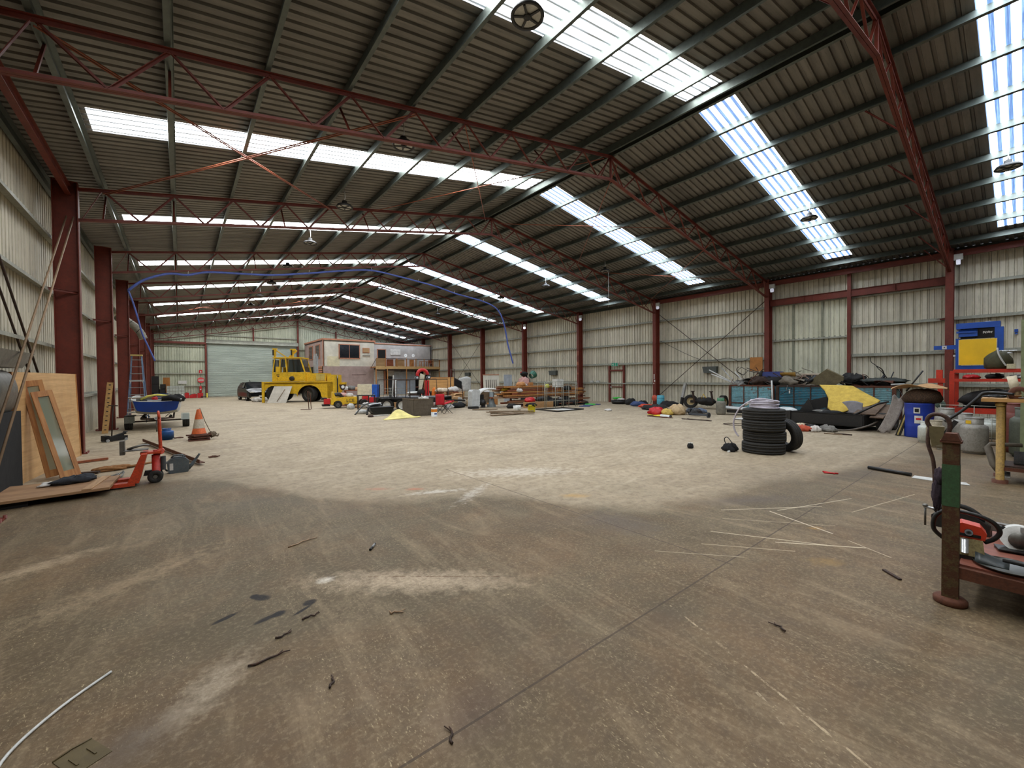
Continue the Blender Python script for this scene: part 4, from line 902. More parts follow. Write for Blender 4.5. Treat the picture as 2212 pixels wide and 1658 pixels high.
f = obj('doorway', M().box((-.43, 0, .1), (.07, .06, 1.8)).box((.43, 0, .1), (.07, .06, 1.8)).box((0, 0, 1.0), (.93, .06, .07)), TRIM, t, (5.62, -.03, 3.65)); obj('painted_dark_opening', M().box((0, .01, .05), (.8, .03, 1.8)), paint('painted dark interior', (14, 12, 12), .9), f)  # near-black sheet stands in for the unlit room behind the doorway
obj('whiteboard', M().box((7.1, -.03, 4.42), (1.1, .03, .6)), WHITE, t)
for x in (8.25, 9.12): obj('paint_patch', M().cyl((x, -.004, 4.1), .17, .012, 14, 'Y'), WHITE, t)
obj('timber_slats', M().box((-.01, 1.8, 2.6), (.04, 2.8, .18)).box((-.01, 1.8, 2.82), (.04, 2.8, .16)).box((-.01, 1.8, 2.36), (.04, 2.8, .16)), TRIM, t)
obj('lower_wall', M().box((.04, 3.4, 1.1), (.08, .3, 2.2)).box((.04, DP-.4, 1.45), (.08, .8, 2.9)), MAUVE, t)
# under-deck front
obj('door_panel', M().box((5.3, .02, 1.27), (1.0, .06, 2.54)), PALEP, t); obj('door_post', M().box((5.93, -.02, 1.3), (.16, .1, 2.6)), TRIM, t)
obj('dark_door', M().box((6.55, .03, .95), (.62, .05, 1.75)), paint('charcoal door', (40, 42, 46), .5), t); obj('white_head_panel', M().box((6.55, .03, 2.2), (.75, .05, .6)), PALEP, t)
obj('pale_blue_wall', M().box((8.1, .05, 1.2), (2.5, .06, 2.4)), paint('pale blue sheet', (186, 196, 206), .6, 0, .12, (150, 158, 166), 2), t)
obj('painted_dark_recess', M().box((10.2, .5, 1.3), (1.9, .05, 2.6)), paint('painted recess shade', (30, 22, 18), .9), t)  # dark board colour stands for the shade inside the opening
obj('white_shelf', M().box((10.6, -.3, 2.15), (.8, .3, .3)).box((10.3, -.3, 1.2), (.12, .1, 1.6)), PALEP, t)
obj('wall_stripe', M().box((3.3, -.005, 2.05), (1.4, .01, .06)), paint('dark mauve line', (110, 80, 76), .7), t)
# deck with rail
t = thing('timber_deck', 'raised pine deck with railings in front of the site office', 'deck', (15.01, 39.95, 0)); t.scale = (1.045, .43, 1.022)
k = M(); k.box((3.4, 1.72, 2.74), (6.8, 3.4, .1)); obj('deck_boards', k, PINE, t)
obj('fascia_beam', M().box((3.4, .02, 2.7), (6.8, .06, .28)), wood('pale pine beam', (226, 190, 132), (206, 164, 104), 0, 1), t)
for x in (.95, 2.1, 3.1, 4.1, 5.0, 6.0, 6.72): obj('railing_post', M().box((x, .03, 3.2), (.09, .09, .85)), PINE, t)
obj('top_rail', M().box((3.85, .03, 3.58), (5.9, .06, .06)), RUSTD, t)
for x in (.05, 1.15, 3.1, 5.0, 6.72): obj('support_post', M().box((x, .1, 1.3), (.1, .1, 2.6)), PINE, t)
obj('ply_gate', M().box((.48, .02, 3.05), (.9, .05, 1.1)), PLY, t); obj('gate_brace', M().beam((-.45, .1, 2.6), (.05, .1, 3.5), .06, .04), RUSTD, t)
obj('joist', M().box((3.4, .3, 2.5), (6.6, .1, .2)), RUSTD, t)
for i, (x, w_, mt, lab) in enumerate([(1.5, .7, REDW, 'reddish plywood offcut leaning on the deck rail, leftmost'), (2.5, 1.0, PLY, 'wide brown plywood sheet leaning behind the deck rail'), (3.75, .5, PINE, 'narrow orange board with a diagonal brace behind the deck rail'), (4.35, .35, PALEP, 'narrow white panel behind the deck rail')]):
    k = M().box((0, 0, .38), (w_, .03, .75)); 
    if i == 2: k.beam((-.2, -.03, .05), (.2, -.03, .7), .06, .02)
    single('plywood_sheet', k, mt, lab, 'board', 'boards stored on the deck', (15.01+x*1.045, 40.2, 2.85))
t = thing('deck_table', 'small timber table standing on the right end of the deck', 'table', (20.6, 40.7, 2.85)); obj('table_top', M().box((0, 0, .6), (.9, .5, .04)), PINE, t)
for sx in (-.4, .4):
    for sy in (-.2, .2): obj('leg', M().box((sx, sy, .3), (.05, .05, .6)), PINE, t)
t = thing('deck_chair', 'brown timber chair on the right end of the deck', 'chair', (21.4, 40.7, 2.85)); obj('seat', M().box((0, 0, .35), (.4, .4, .04)), REDW, t); obj('backrest', M().box((0, .19, .6), (.4, .03, .35)), REDW, t)
for sx in (-.18, .18):
    for sy in (-.18, .18): obj('leg', M().box((sx, sy, .17), (.04, .04, .35)), REDW, t)
# ================================================================== HATCHBACK CAR
CARP = paint('black car paint', (14, 15, 17), .18, 0, .08, (50, 50, 50), 3, 0)
t = thing('car', 'black hatchback car parked in front of the roller door, facing the camera', 'car', (5.02, 37.7, 0), .095)
st = [(0, .74, .34, .62, .66), (.12, .84, .22, .70, .74), (.5, .90, .2, .82, .86), (1.05, .91, .2, .92, .95), (1.85, .91, .2, .94, 1.47), (3.1, .91, .2, .96, 1.49), (3.75, .90, .22, .98, 1.40), (4.1, .86, .3, .98, 1.06), (4.2, .80, .4, .9, .92)]
vs_ = []; fs = []
for (y, w_, zl, zb_, zt) in st:
    wt = w_*.74 if zt > 1.2 else w_*.9
    vs_ += [(s_*x, y, z) for s_, L in ((-1, 1), (1, 1)) for x, z in ()]
    ring = [(-w_*.9, zl), (-w_, zl+.12), (-w_, (zl+zb_)/2+.1), (-w_*.97, zb_), (-wt, zt-.04), (-wt*.8, zt), (0, zt+.02), (wt*.8, zt), (wt, zt-.04), (w_*.97, zb_), (w_, (zl+zb_)/2+.1), (w_, zl+.12), (w_*.9, zl)]
    vs_ += [(x, y, z) for x, z in ring]
n_ = 13
for i in range(len(st)-1):
    for j in range(n_-1): fs.append((i*n_+j, i*n_+j+1, (i+1)*n_+j+1, (i+1)*n_+j))
fs += [tuple(range(n_))[::-1], tuple(range((len(st)-1)*n_, len(st)*n_))]
k = M().add(vs_, fs, False); obj('body', k, CARP, t)
k = M()      # windows just outside the shell
k.add([(-.80, 1.08, .98), (.80, 1.08, .98), (.64, 1.80, 1.43), (-.64, 1.80, 1.43)], [(0, 1, 2, 3)], False); obj('windscreen', k, paint('dark car glass', (20, 26, 30), .08, 0, .1, (90, 110, 110), 1.5, 0), t); SCR = MATS['dark car glass']
for sx in (-1, 1):
    for y0_, y1_, z_ in ((1.45, 2.35, 1), (2.42, 3.2, 1), (3.26, 3.65, 1)):
        k = M().add([(sx*.905, y0_, 1.0), (sx*.905, y1_, 1.0), (sx*.70, min(y1_, 3.55), 1.42), (sx*.70, max(y0_+.1, 1.9), 1.42)], [(0, 1, 2, 3)], False); obj('side_window', k, SCR, t)
    k = M().blob((sx*.98, 1.35, 1.02), (.2, .12, .14), 0, 1); obj('mirror', k, CARP, t)
    k = M().blob((sx*.62, .06, .68), (.34, .16, .14), .05, 2); obj('headlamp', k, PALEP, t)
    for y_ in (.78, 3.35): wheel(t, .33, .2, (sx*.80, y_, .33), 'X', ALU, .62)
obj('grille', M().box((0, .03, .46), (1.0, .05, .18)), DARK, t); obj('number_plate', M().box((0, -.01, .36), (.37, .015, .12)), WHITE, t)
obj('bonnet_emblem', M().cyl((0, .02, .66), .05, .02, 14, 'Y'), ALU, t); obj('roof_antenna', M().prism([(3.5, 1.44), (3.75, 1.42), (3.78, 1.62), (3.66, 1.55)], -.02, .02, 'X'), CARP, t)
for i, (x, y, s_, lab) in enumerate([(4.5, 35.9, .5, 'white bundle of rags on the floor in front of the black car'), (5.0, 36.3, .35, 'small cream bag on the floor between car and yellow truck')]):
    single('rag_bundle', M().blob((0, 0, .12), (s_*1.3, s_, .3), .4, i+20, flat=True), FAB_WHT, lab, 'rags', loc=(x, y, 0))
# ================================================================== YELLOW YARD TRUCK
t = thing('yard_truck', 'big yellow yard truck with tall cab and exhaust stack, mid hall', 'truck', (4.62, 34.2, 0), -.506)
L_, WD = 4.75, 2.2
def arch(cx, r, zb_, n=10): return [(cx+r*math.cos(PI-PI*i/n), zb_+r*math.sin(PI-PI*i/n)) for i in range(n+1)]
low = [(.1, .62)]+arch(.75, .66, .55)+[(1.6, .62), (2.25, .62)]+arch(3.12, .82, .42)+[(4.05, .22), (4.75, .22), (4.75, 1.42), (.1, 1.42)]
k = M().prism(low, 0, .08, 'Y'); k.prism(low, WD-.08, WD, 'Y'); k.box((L_/2, WD/2, 1.36), (L_-.1, WD, .12)); obj('side_panel', k, YEL, t)
obj('deck_plate', M().box((2.45, WD/2-.02, 1.46), (4.5, WD+.12, .07)), YEL, t)
obj('chassis', M().box((2.3, WD/2, .85), (4.2, 1.1, .5)), DARK, t)
obj('front_post', M().box((.04, .02, .75), (.16, .12, 1.5)), YEL, t)
# cab
z0, z1 = 1.52, 3.18
def cabx(z): f_ = (z-z0)/(z1-z0); return (.62+.12*f_*(f_ > .4), 2.86-.42*max(0, f_-.2))
k = M(); 
for yy in (.12, 1.62):
    k.prism([(.62, z0), (2.86, z0), (2.84, 2.18), (.62, 2.18)], yy-.03, yy+.03, 'Y')
    k.beam((.66, yy, 2.15), (.8, yy, z1), .08, .07); k.beam((1.12, yy, 2.15), (1.16, yy, z1), .1, .07); k.beam((1.62, yy, 2.15), (1.52, yy, z1), .14, .07); k.beam((2.82, yy, 2.15), (2.52, yy, z1), .1, .07)
    k.box((1.0, yy, 2.36), (.34, .05, .45))
k.box((.64, .87, 1.85), (.05, 1.5, .68)); k.box((2.84, .87, 1.85), (.05, 1.5, .68)); obj('cab_shell', k, YEL, t)
obj('cab_roof', M().box((1.66, .87, z1+.04), (1.95, 1.72, .09)), YEL, t)
for a, b in (((.72, 2.2), (.86, 3.1)), ((1.2, 2.55), (1.5, 3.08)), ((1.68, 2.2), (2.66, 3.08))):
    k = M().prism([(a[0], a[1]), (b[0] if b[0] < 2 else 2.74, a[1]), (b[0]-.08 if b[0] > 2 else b[0], b[1]), (a[0]+.05, b[1])], .085, .1, 'Y'); obj('cab_window', k, glass('cab glass', (38, 44, 42), .72), t)
obj('cab_window', M().box((.63, .87, 2.65), (.02, 1.3, .9)), MATS['cab glass'], t); obj('cab_window', M().box((2.62, .87, 2.65), (.02, 1.3, .85)), MATS['cab glass'], t)
obj('driver_seat', M().box((1.9, .87, 1.95), (.5, .5, .15)).box((2.15, .87, 2.35), (.12, .5, .75)), FAB_BLK, t)
obj('steering_wheel', M().tube([(1.3+.08*math.cos(a), .87+.2*math.sin(a), 2.25+.2*math.cos(a)) for a in [2*PI*i/14 for i in range(14)]], .015, 5, closed=True), BLACK, t)
k = M(); k.beam((.78, .2, z1+.08), (.8, .2, 3.86), .14, .12); k.beam((.82, .2, 3.8), (1.5, .3, z1+.1), .07, .07); k.beam((1.72, .3, z1+.1), (2.25, .2, 3.75), .1, .1); k.beam((1.98, .2, z1+.1), (2.0, .2, 3.85), .12, .1); k.box((2.0, .2, 3.8), (.34, .2, .14)); k.box((.78, .2, 3.86), (.3, .14, .08)); obj('roof_frame', k, YEL, t)
for x in (.7, 1.92): obj('roof_lamp', M().box((x, .12, 3.6), (.08, .1, .4)), BLACK, t)
obj('engine_cover', M().box((3.55, .95, 1.8), (1.36, 1.5, .58)), YEL, t); obj('cover_hatch', M().box((3.85, .19, 1.8), (.6, .02, .5)), paint('dull mustard panel', (196, 176, 90), .6, 0, .3, (120, 96, 50), 4), t)
k = M(); k.box((4.62, WD/2, 1.1), (.5, WD, 1.76)); obj('counterweight', k, YEL, t)
k = M()
for i in range(7): k.box((4.875, .85, .62+i*.16), (.02, .3, .1)); 
k.box((4.872, .85, 1.2), (.012, .4, 1.3)); obj('rear_grille', k, DARK, t); obj('rear_marking', M().box((4.885, .85, 1.82), (.01, .16, .22)), WHITE, t)
obj('tow_bracket', M().prism([(4.85, .5), (5.25, 1.1), (5.3, 1.4), (4.85, 1.4)], 1.5, 2.0, 'Y'), YEL, t)
k = M(); k.cyl((3.15, 1.6, 2.75), .17, 1.35, 18); k.cyl((3.15, 1.6, 3.5), .1, .2, 12); k.cyl((3.15, 1.6, 2.1), .1, .3, 12); obj('exhaust_stack', k, STEEL, t)
obj('work_lamp', M().blob((1.95, .02, 1.72), (.36, .14, .34), .1, 3), BLACK, t); obj('door_marking', M().box((1.0, .085, 1.98), (.2, .004, .06)).box((1.02, .085, 1.86), (.14, .004, .07)).box((.95, .085, 1.7), (.03, .004, .07)), DARK, t)
for yy in (.28, WD-.28): wheel(t, .63, .36, (.78, yy, .63), 'Y', paint('dull dark rim', (84, 80, 70), .6, .1, .4, (50, 44, 36), 5), .55)
for yy in (.36, WD-.36):
    w_ = wheel(t, .56, .42, (3.05, yy, .56), 'Y', MATS['dull dark rim'], .62); w_.rotation_euler = (PI/2, 0, -.42)
for i, (p, lab) in enumerate([((5.18, 34.1), 'large white board leaning on the side of the yellow truck, behind'), ((5.55, 33.9), 'second white board leaning on the yellow truck, with a cable on it')]):
    b = thing('white_board', lab, 'board', (p[0]-.30, p[1]-.62-.1*i, 0), group='boards leaning on the truck', rot=(-.3, .0, -.506)); k = M(); w0 = 1.15 if i == 0 else .8
    k.prism([(-.1, 0), (w0-.1, 0), (w0+.2, 1.22), (.25, 1.22)], 0, .02, 'Y'); obj('board_face', k, paint('off white board', (214, 208, 196), .7, 0, .12, (170, 160, 140), 2, .02), b)
    if i: obj('cable', M().tube([(.1, -.02, .1), (.3, -.03, .5), (.55, -.03, 1.0)], .02, 6), GREYW, b)
# ================================================================== tug, mower, hand truck
t = thing('yellow_tug', 'small low yellow electric tug with black lettering, mid hall', 'tug', (6.25, 24.5, 0), -.2)
k = M(); k.prism([(.35, .2), (.52, .2)]+arch(.72, .24, .2, 8)+[(.98, .2), (1.78, .2), (1.78, .62), (1.0, .62), (.62, .58), (.52, .92), (.44, .92), (.4, .55), (.35, .5)], 0, .8, 'Y'); obj('body', k, YEL, t)
obj('battery_box', M().box((.17, .4, .4), (.32, .6, .3)), RED, t); obj('front_bumper', M().box((.12, .4, .18), (.4, .8, .08)).box((.02, .4, .55), (.3, .5, .1)), DARK, t)
obj('seat', M().box((.85, .4, .7), (.4, .45, .12), R=RY(.4)), BLACK, t); obj('door_panel', M().box((1.4, -.012, .42), (.66, .02, .36)), YEL, t); obj('painted_shadow_gap', M().box((1.4, -.014, .225), (.66, .01, .02)), BLACK, t)  # black strip painted as the shadow line under the door panel
text_mesh('lettering', 'LCE', .26, BLACK, t, (1.38, -.026, .42))
for x, yy in ((.74, .06), (.74, .74), (1.62, .06), (1.62, .74)): wheel(t, .21, .14, (x, yy, .21), 'Y', STEEL, .5)
t = thing('ride_on_mower', 'dark wheeled mower with a red side right behind the yellow tug', 'mower', (8.18, 23.9, 0), -.2)
obj('body', M().box((.45, .35, .42), (.8, .6, .3)).box((.2, .35, .6), (.3, .4, .2)), RED, t); obj('deck', M().box((.5, .35, .22), (1.0, .7, .12)), DARK, t); obj('steering_column', M().tube([(.5, .35, .55), (.7, .35, .85)], .02, 6), BLACK, t)
for x, yy, r in ((.1, .0, .24), (.1, .7, .24), (.85, .05, .16), (.85, .65, .16)): wheel(t, r, .16, (x, yy, r), 'Y', STEEL, .45)
for i, (x, y, z, s_, mt, lab) in enumerate([(7.0, 24.6, .70, .3, BLACK, 'black bag lying on the seat of the yellow tug'), (7.35, 24.75, .68, .34, paint('pink quilt', (206, 160, 150), .9, 0, .3, (160, 110, 100), 6, .3), 'pinkish quilt heaped on the yellow tug'), (7.7, 24.6, .66, .26, FAB_WHT, 'white cloth heaped on the rear of the yellow tug')]):
    single(['black_bag', 'quilt', 'cloth_heap'][i], M().blob((0, 0, .06), (s_*1.4, s_, .2), .4, i+30, flat=True), mt, lab, ['bag', 'quilt', 'cloth'][i], loc=(x, y, z-.03))
t = thing('hand_trolley', 'slim rusty hand trolley standing upright left of the yellow tug', 'trolley', (5.5, 24.6, 0), -.3); obj('frame', M().tube([(0, 0, .02), (-.05, .05, .9), (-.06, .06, 1.0)], .02, 6).tube([(.12, 0, .02), (.06, .05, .9), (-.06, .06, 1.0)], .02, 6), RUST, t); obj('toe_plate', M().box((-.15, -.05, .015), (.5, .16, .015)), RUST, t)
# ================================================================== cupboards, desk, clutter behind the trailer
t = thing('side_table', 'reddish wooden side table heaped with clutter beside the mauve wall', 'table', (8.2, 27.0, 0), -.2); obj('table_top', M().box((.4, .3, .92), (1.0, .6, .05)), REDW, t); obj('shelf', M().box((.4, .3, .45), (.9, .55, .04)), REDW, t)
for sx in (0, .8):
    for sy in (.05, .55): obj('leg', M().box((sx, sy, .46), (.07, .07, .92)), REDW, t)
for i, (x, y, z, s_, mt, lab) in enumerate([(8.25, 27.2, .95, .4, FAB_WHT, 'white bag of clutter on the left of the reddish side table'), (8.6, 27.15, .95, .45, STEEL, 'grey bundle on the middle of the reddish side table'), (8.95, 27.1, .95, .32, paint('tan bag', (204, 160, 120), .9), 'tan bag on the right of the reddish side table'),
                                        (8.45, 27.25, .48, .3, PALEP, 'white jar on the shelf of the side table, left'), (8.8, 27.15, .48, .3, PALEP, 'white jar on the shelf of the side table, right'), (7.75, 27.2, 0, .6, paint('faded pink bag', (206, 176, 160), .9), 'faded pink sack on the floor left of the side table')]):
    single('clutter_bag' if i not in (3, 4) else 'storage_jar', M().blob((0, 0, s_*.3), (s_, s_*.8, s_*.6), .3 if i not in (3, 4) else .03, i+40, flat=True), mt, lab, 'bag' if i not in (3, 4) else 'jar', loc=(x, y, z-.03))
t = thing('mantel_clock', 'small dark clock with a white face on the side table corner', 'clock', (7.98, 26.9, .96)); obj('case', M().prism([(-.2, .35), (.2, .35), (.12, .1), (.06, 0), (-.06, 0), (-.12, .1)], -.06, .06, 'Y'), RUSTD, t); obj('face', M().cyl((0, -.065, .2), .1, .01, 18, 'Y'), WHITE, t)
t = thing('storage_cabinet', 'cream fronted cabinet with bright blue side panel and end', 'cabinet', (8.28, 24.95, 0), -.25)
obj('cream_panel', M().box((.41, .3, .85), (.8, .5, .95)), paint('cream ribbed panel', (228, 222, 190), .6, 0, .15, (180, 170, 130), 6), t); obj('blue_panel', M().box((1.0, .3, .75), (.4, .5, 1.1)), paint('bright blue panel', (18, 96, 200), .5), t); obj('dark_end', M().box((1.24, .32, .7), (.07, .5, 1.2)), BLACK, t)
obj('base_frame', M().box((.6, .3, .2), (1.1, .5, .38)), BLUE, t)
t = thing('black_desk_frame', 'black steel desk frame in front of the cream and blue cabinet', 'desk frame', (7.5, 22.6, 0), -.3)
obj('top_rail', M().box((.42, .2, .75), (.95, .4, .05)), BLACK, t)
for sx in (0, .55, .85):
    for sy in (0, .4): obj('leg', M().box((sx, sy, .37), (.07 if sx < .1 else .04, .05, .75)), BLACK, t)
for i, (x, y, sx, sy, sz, mt, lab) in enumerate([(8.2, 23.4, .5, .4, .3, FAB_WHT, 'crumpled white sheet under the black desk frame'), (8.75, 22.6, .5, .4, .35, FAB_WHT, 'white rags between the desk frame and the trailer'), (7.3, 23.2, .35, .3, .3, PALEP, 'white tub left of the black desk frame'), (8.0, 23.9, .4, .2, .2, CARD, 'cardboard scrap behind the black desk frame')]):
    single('rag_heap', M().blob((0, 0, sz*.4), (sx, sy, sz), .35, i+50, flat=True), mt, lab, 'rags', loc=(x, y, 0))
single('spare_wheel', tyre_mesh(.33, .2, .18), RUBBER, 'black tyre lying against the mauve wall above the cabinet', 'tyre', loc=(10.6+3.9, 41.2, .33)).rotation_euler = (PI/2, 0, 0)
# ================================================================== tandem trailer
t = thing('tandem_trailer', 'black tandem axle trailer with tall pipe frames, centre of the hall', 'trailer', (7.8, 20.6, 0), -.82)
BM = BLACK
k = M(); k.box((1.6, 1.0, .68), (3.4, 2.0, .06)); obj('deck', k, BM, t)
for yy in (0, 2.0): obj('side_board', M().box((1.6, yy, .58), (3.4, .04, .22)), BM, t)
k = M(); k.beam((-.0, -.2, .36), (.25, -.2, .66), .24, .02); k.beam((.25, -.2, .66), (1.75, -.2, .66), .24, .02); k.beam((1.75, -.2, .66), (2.0, -.2, .36), .24, .02); obj('mudguard', k, BM, t)
for x in (.62, 1.42):
    wheel(t, .33, .2, (x, -.16, .33), 'Y', WHITE, .6, flip=1); wheel(t, .33, .2, (x, 2.16, .33), 'Y', WHITE, .6)
def pipeframe(nm, pts, r=.02): obj(nm, M().tube(pts, r, 6), RUSTD, t)
pipeframe('pipe_frame', [(0.02, .05, .7), (.02, .05, 1.6), (1.5, .05, 1.6), (1.5, .05, .7)]); pipeframe('pipe_frame', [(.9, .05, .7), (.9, .05, 1.6)], .03); pipeframe('pipe_frame', [(1.0, .1, .7), (1.0, .1, 1.56), (1.7, .1, 1.56), (1.7, .1, .7)]); pipeframe('pipe_frame', [(1.5, .05, 1.6), (3.1, .05, 1.62), (3.15, .05, .7)])
pipeframe('pipe_frame', [(0, 1.95, .7), (0, 1.95, 1.6), (3.1, 1.95, 1.6), (3.1, 1.95, .7)])
k = M()
for i in range(8): k.tube([(.15+i*.2, .4, .7), (.15+i*.2, .4, 1.15)], .008, 4)
for z in (.85, 1.0, 1.15): k.tube([(.15, .4, z), (1.55, .4, z)], .008, 4)
obj('mesh_cage', k, GIRT, t)
obj('drawbar', M().beam((3.3, 1.0, .5), (4.3, 1.0, .5), .1, .1), BM, t)
for i, (lx, ly, h_, r, mt, lab) in enumerate([(.45, .6, .5, .09, DARK, 'dark cylinder standing on the tandem trailer deck, left end'), (.7, .7, .9, .05, PALEP, 'tall white post piece standing on the tandem trailer')]):
    a = -.82; single('cylinder_part', M().cyl((0, 0, h_/2), r, h_, 14), mt, lab, 'machine part', loc=(7.8+lx*math.cos(a)-ly*math.sin(a), 20.6+lx*math.sin(a)+ly*math.cos(a), .71))
single('white_plank', M().beam((0, 0, 0), (.12, .1, 1.1), .1, .03), PALEP, 'white plank leaning up on the tandem trailer deck', 'plank', loc=(8.55, 20.5, .72))
# red and white machine on the trailer
t = thing('trail_bike', 'tall red and cream motorbike standing on end on the trailer, arched red guard on top', 'motorbike', (9.62, 19.2, .71), -.2, rot=None)
k = M(); N = 12; k.tube([(-.22+.0, 0, .9)]+[(-.0+.26*math.cos(PI-PI*i/N), 0, 1.12+.26*math.sin(PI-PI*i/N)) for i in range(N+1)], [.05]+[.085]*(N+1), 10); obj('red_mudguard', k, RED, t)
obj('cream_fairing', M().prism([(-.2, .35), (-.06, .35), (.1, 1.12), (-.1, 1.2), (-.18, .8)], -.06, .06, 'Y'), paint('cream fairing', (222, 216, 190), .5), t)
obj('red_fork_leg', M().box((.22, 0, .45), (.2, .16, .78)), RED, t); obj('fork_groove', M().box((.23, -.085, .45), (.03, .01, .7)), RUSTD, t)
for x, z in ((-.3, .98), (.3, 1.0)): obj('grip', M().cyl((x, -.05, z), .1, .14, 16, 'Y'), BLACK, t); obj('grip_cap', M().cyl((x, -.125, z), .05, .01, 12, 'Y'), ALU, t)
obj('engine', M().blob((-.12, -.05, .22), (.34, .22, .34), .25, 6), DARK, t); obj('front_frame', M().tube([(-.35, 0, .5), (.0, 0, .52), (.1, 0, .3), (.05, 0, .0)], .03, 7), RUST, t)
# ---- grey steel box tank
t = thing('steel_tank', 'open grey brown steel tank box in front of the tandem trailer', 'tank', (7.95, 16.75, 0), -.1)
TK = paint('weathered tank steel', (104, 94, 80), .65, .2, .5, (66, 54, 42), 2, .15)
k = M(); x, y, z = .92, 1.5, .73; k.box((x/2, .01, z/2), (x, .02, z)).box((x/2, y-.01, z/2), (x, .02, z)).box((.01, y/2, z/2), (.02, y, z)).box((x-.01, y/2, z/2), (.02, y, z)).box((x/2, y/2, .01), (x, y, .02)); obj('shell', k, TK, t)
k = M().box((x/2, 0, z), (x+.03, .04, .02)).box((0, y/2, z), (.04, y, .02)).box((x, y/2, z), (.04, y, .02)); obj('rim', k, GREYW, t)
single('rag_heap', M().blob((0, 0, 0), (.4, .25, .16), .5, 61), FAB_WHT, 'white rag hanging over the rim of the grey steel tank', 'rags', loc=(8.5, 16.85, .76)); 
t = thing('spray_bottle', 'small pale bottle standing on the rim of the grey steel tank', 'bottle', (8.3, 16.66, .745)); obj('bottle_body', M().lathe([(.03, 0), (.035, .02), (.035, .12), (.015, .16), (.015, .2)], n=14), PALEP, t); obj('cap', M().cyl((0, 0, .21), .018, .03, 10), ORANGE, t)
single('steel_strut', M().tube([(0, 0, 0), (.02, 0, .5), (-.1, 0, .62)], .025, 7), RUSTD, 'dark bent steel strut sticking out of the grey tank', 'steel part', loc=(8.4, 16.95, .3))
t = thing('paint_tin', 'white paint tin with an orange band standing in front of the grey tank', 'paint tin', (8.6, 16.1, 0))
obj('tin_body', M().cyl((0, 0, .19), .13, .38, 24), PALEP, t); obj('orange_band', M().lathe([(.132, .2), (.132, .32)], n=24), paint('orange label', (232, 140, 40), .5), t); obj('label_mark', M().box((0, -.133, .12), (.12, .006, .05)), BLUE, t); obj('lid', M().cyl((0, 0, .385), .125, .02, 24), DARK, t)
# ---- red camp chair
t = thing('camp_chair', 'red folding camp chair with black legs beside the grey steel tank', 'chair', (9.35, 16.95, 0), -.15)
RF = paint('red chair fabric', (198, 24, 40), .8, 0, .12, (150, 16, 30), 6, .15)
k = M(); k.grid(lambda u, v: (-.2+.42*u, -.02+.06*math.sin(PI*u), .42+.5*v), 6, 6, True, .012); obj('backrest', k, RF, t)
k = M(); k.grid(lambda u, v: (.2+.5*u, -.02+.42*v-.0, .45+.13*u-.05*math.sin(PI*v)), 6, 6, True, .012); obj('seat', k, RF, t)
for a, b in (((-.18, 0, 0), (.2, .02, .42)), ((.2, 0, 0), (-.18, .02, .42)), ((.22, 0, 0), (.62, .1, .45)), ((.62, 0, 0), (.25, .1, .42)), ((.62, .4, 0), (.22, .4, .45)), ((.2, .4, 0), (.6, .4, .5))): obj('leg', M().tube([a, b], .012, 6), BLACK, t)
for x in (-.2, .22): obj('back_pole', M().tube([(x, 0, .0 if x < 0 else .35), (x, .0, .93)], .013, 6), BLACK, t)
obj('armrest', M().box((.48, .02, .6), (.45, .07, .02)), RF, t)
# ---- black tray with roll bars
t = thing('plastic_tray', 'low black moulded tub tray on the floor in front of the trailer', 'tray', (7.35, 19.0, 0), -.1)
k = M(); k.prism([(-.52, .18), (-.36, .0), (.4, .0), (.46, .16), (.5, .2), (.5, .32), (-.55, .32)], -.35, .35, 'Y'); obj('tub', k, paint('black plastic tub', (18, 24, 20), .35), t); obj('rim', M().box((-.02, 0, .325), (1.12, .78, .03)).box((0, 0, .19), (1.05, .74, .02)), BLACK, t)
single('roll_bar', M().tube(smooth([(-.9, 0, 0), (-.45, .1, .42), (.1, .15, .5), (.4, .15, .4), (.5, .1, .1)]), .035, 8).tube([(-.6, .4, .42), (.2, .5, .48)], .03, 8), paint('scuffed dark bar', (90, 90, 88), .4, .5, .3, (40, 40, 40), 6), 'bent tubular bull bar lying over the black tray', 'bull bar', loc=(7.15, 19.3, 0))
single('roll_bar', M().tube(smooth([(-.1, 0, 0), (.0, .1, .3), (.2, .2, .42), (.6, .2, .45)]), .045, 8), BLACK, 'thick black bar end resting against the black tray', 'bull bar', loc=(6.75, 18.85, 0))
for lab, c, d_, mt in [('silver moulded panel lying on the black tray', (7.2, 19.35, .36), (.7, .4, .14), ALU), ('white moulded panel on the floor behind the black tray', (6.75, 19.8, .0), (.6, .3, .2), PALEP)]:
    single('curved_cover', M().blob((0, 0, d_[2]*.5), d_, .12, 7, flat=True), mt, lab, 'panel', loc=c)
single('white_pipe', M().beam((0, 0, .03), (.8, -.02, .03), .1, .05), PALEP, 'white flattened pipe on the floor in front of the black tray', 'pipe', loc=(6.45, 17.9, 0)); single('rag_heap', M().blob((0, 0, .03), (.22, .14, .08), .5, 66, flat=True), RUSTD, 'dark greasy rag on the end of the white pipe', 'rags', loc=(6.42, 17.75, 0))
# ---- pale yellow sheet
k = M().grid(lambda u, v: (1.6*u-.2*(1-v)*0, .7*v*(.25+.75*math.sin(PI*min(1, u*1.1+.02))), .02+.34*v*math.exp(-((u-.56)/.22)**2)+.10*max(0, u-.9)*10*.3), 22, 8, True, .012)
single('foam_sheet', k, paint('pale yellow sheet', (236, 222, 140), .7, 0, .08, (200, 186, 110), 4, .02), 'pale yellow sheet lying on the floor with its middle propped up', 'sheet', loc=(6.35, 15.95, 0), rz=.06)
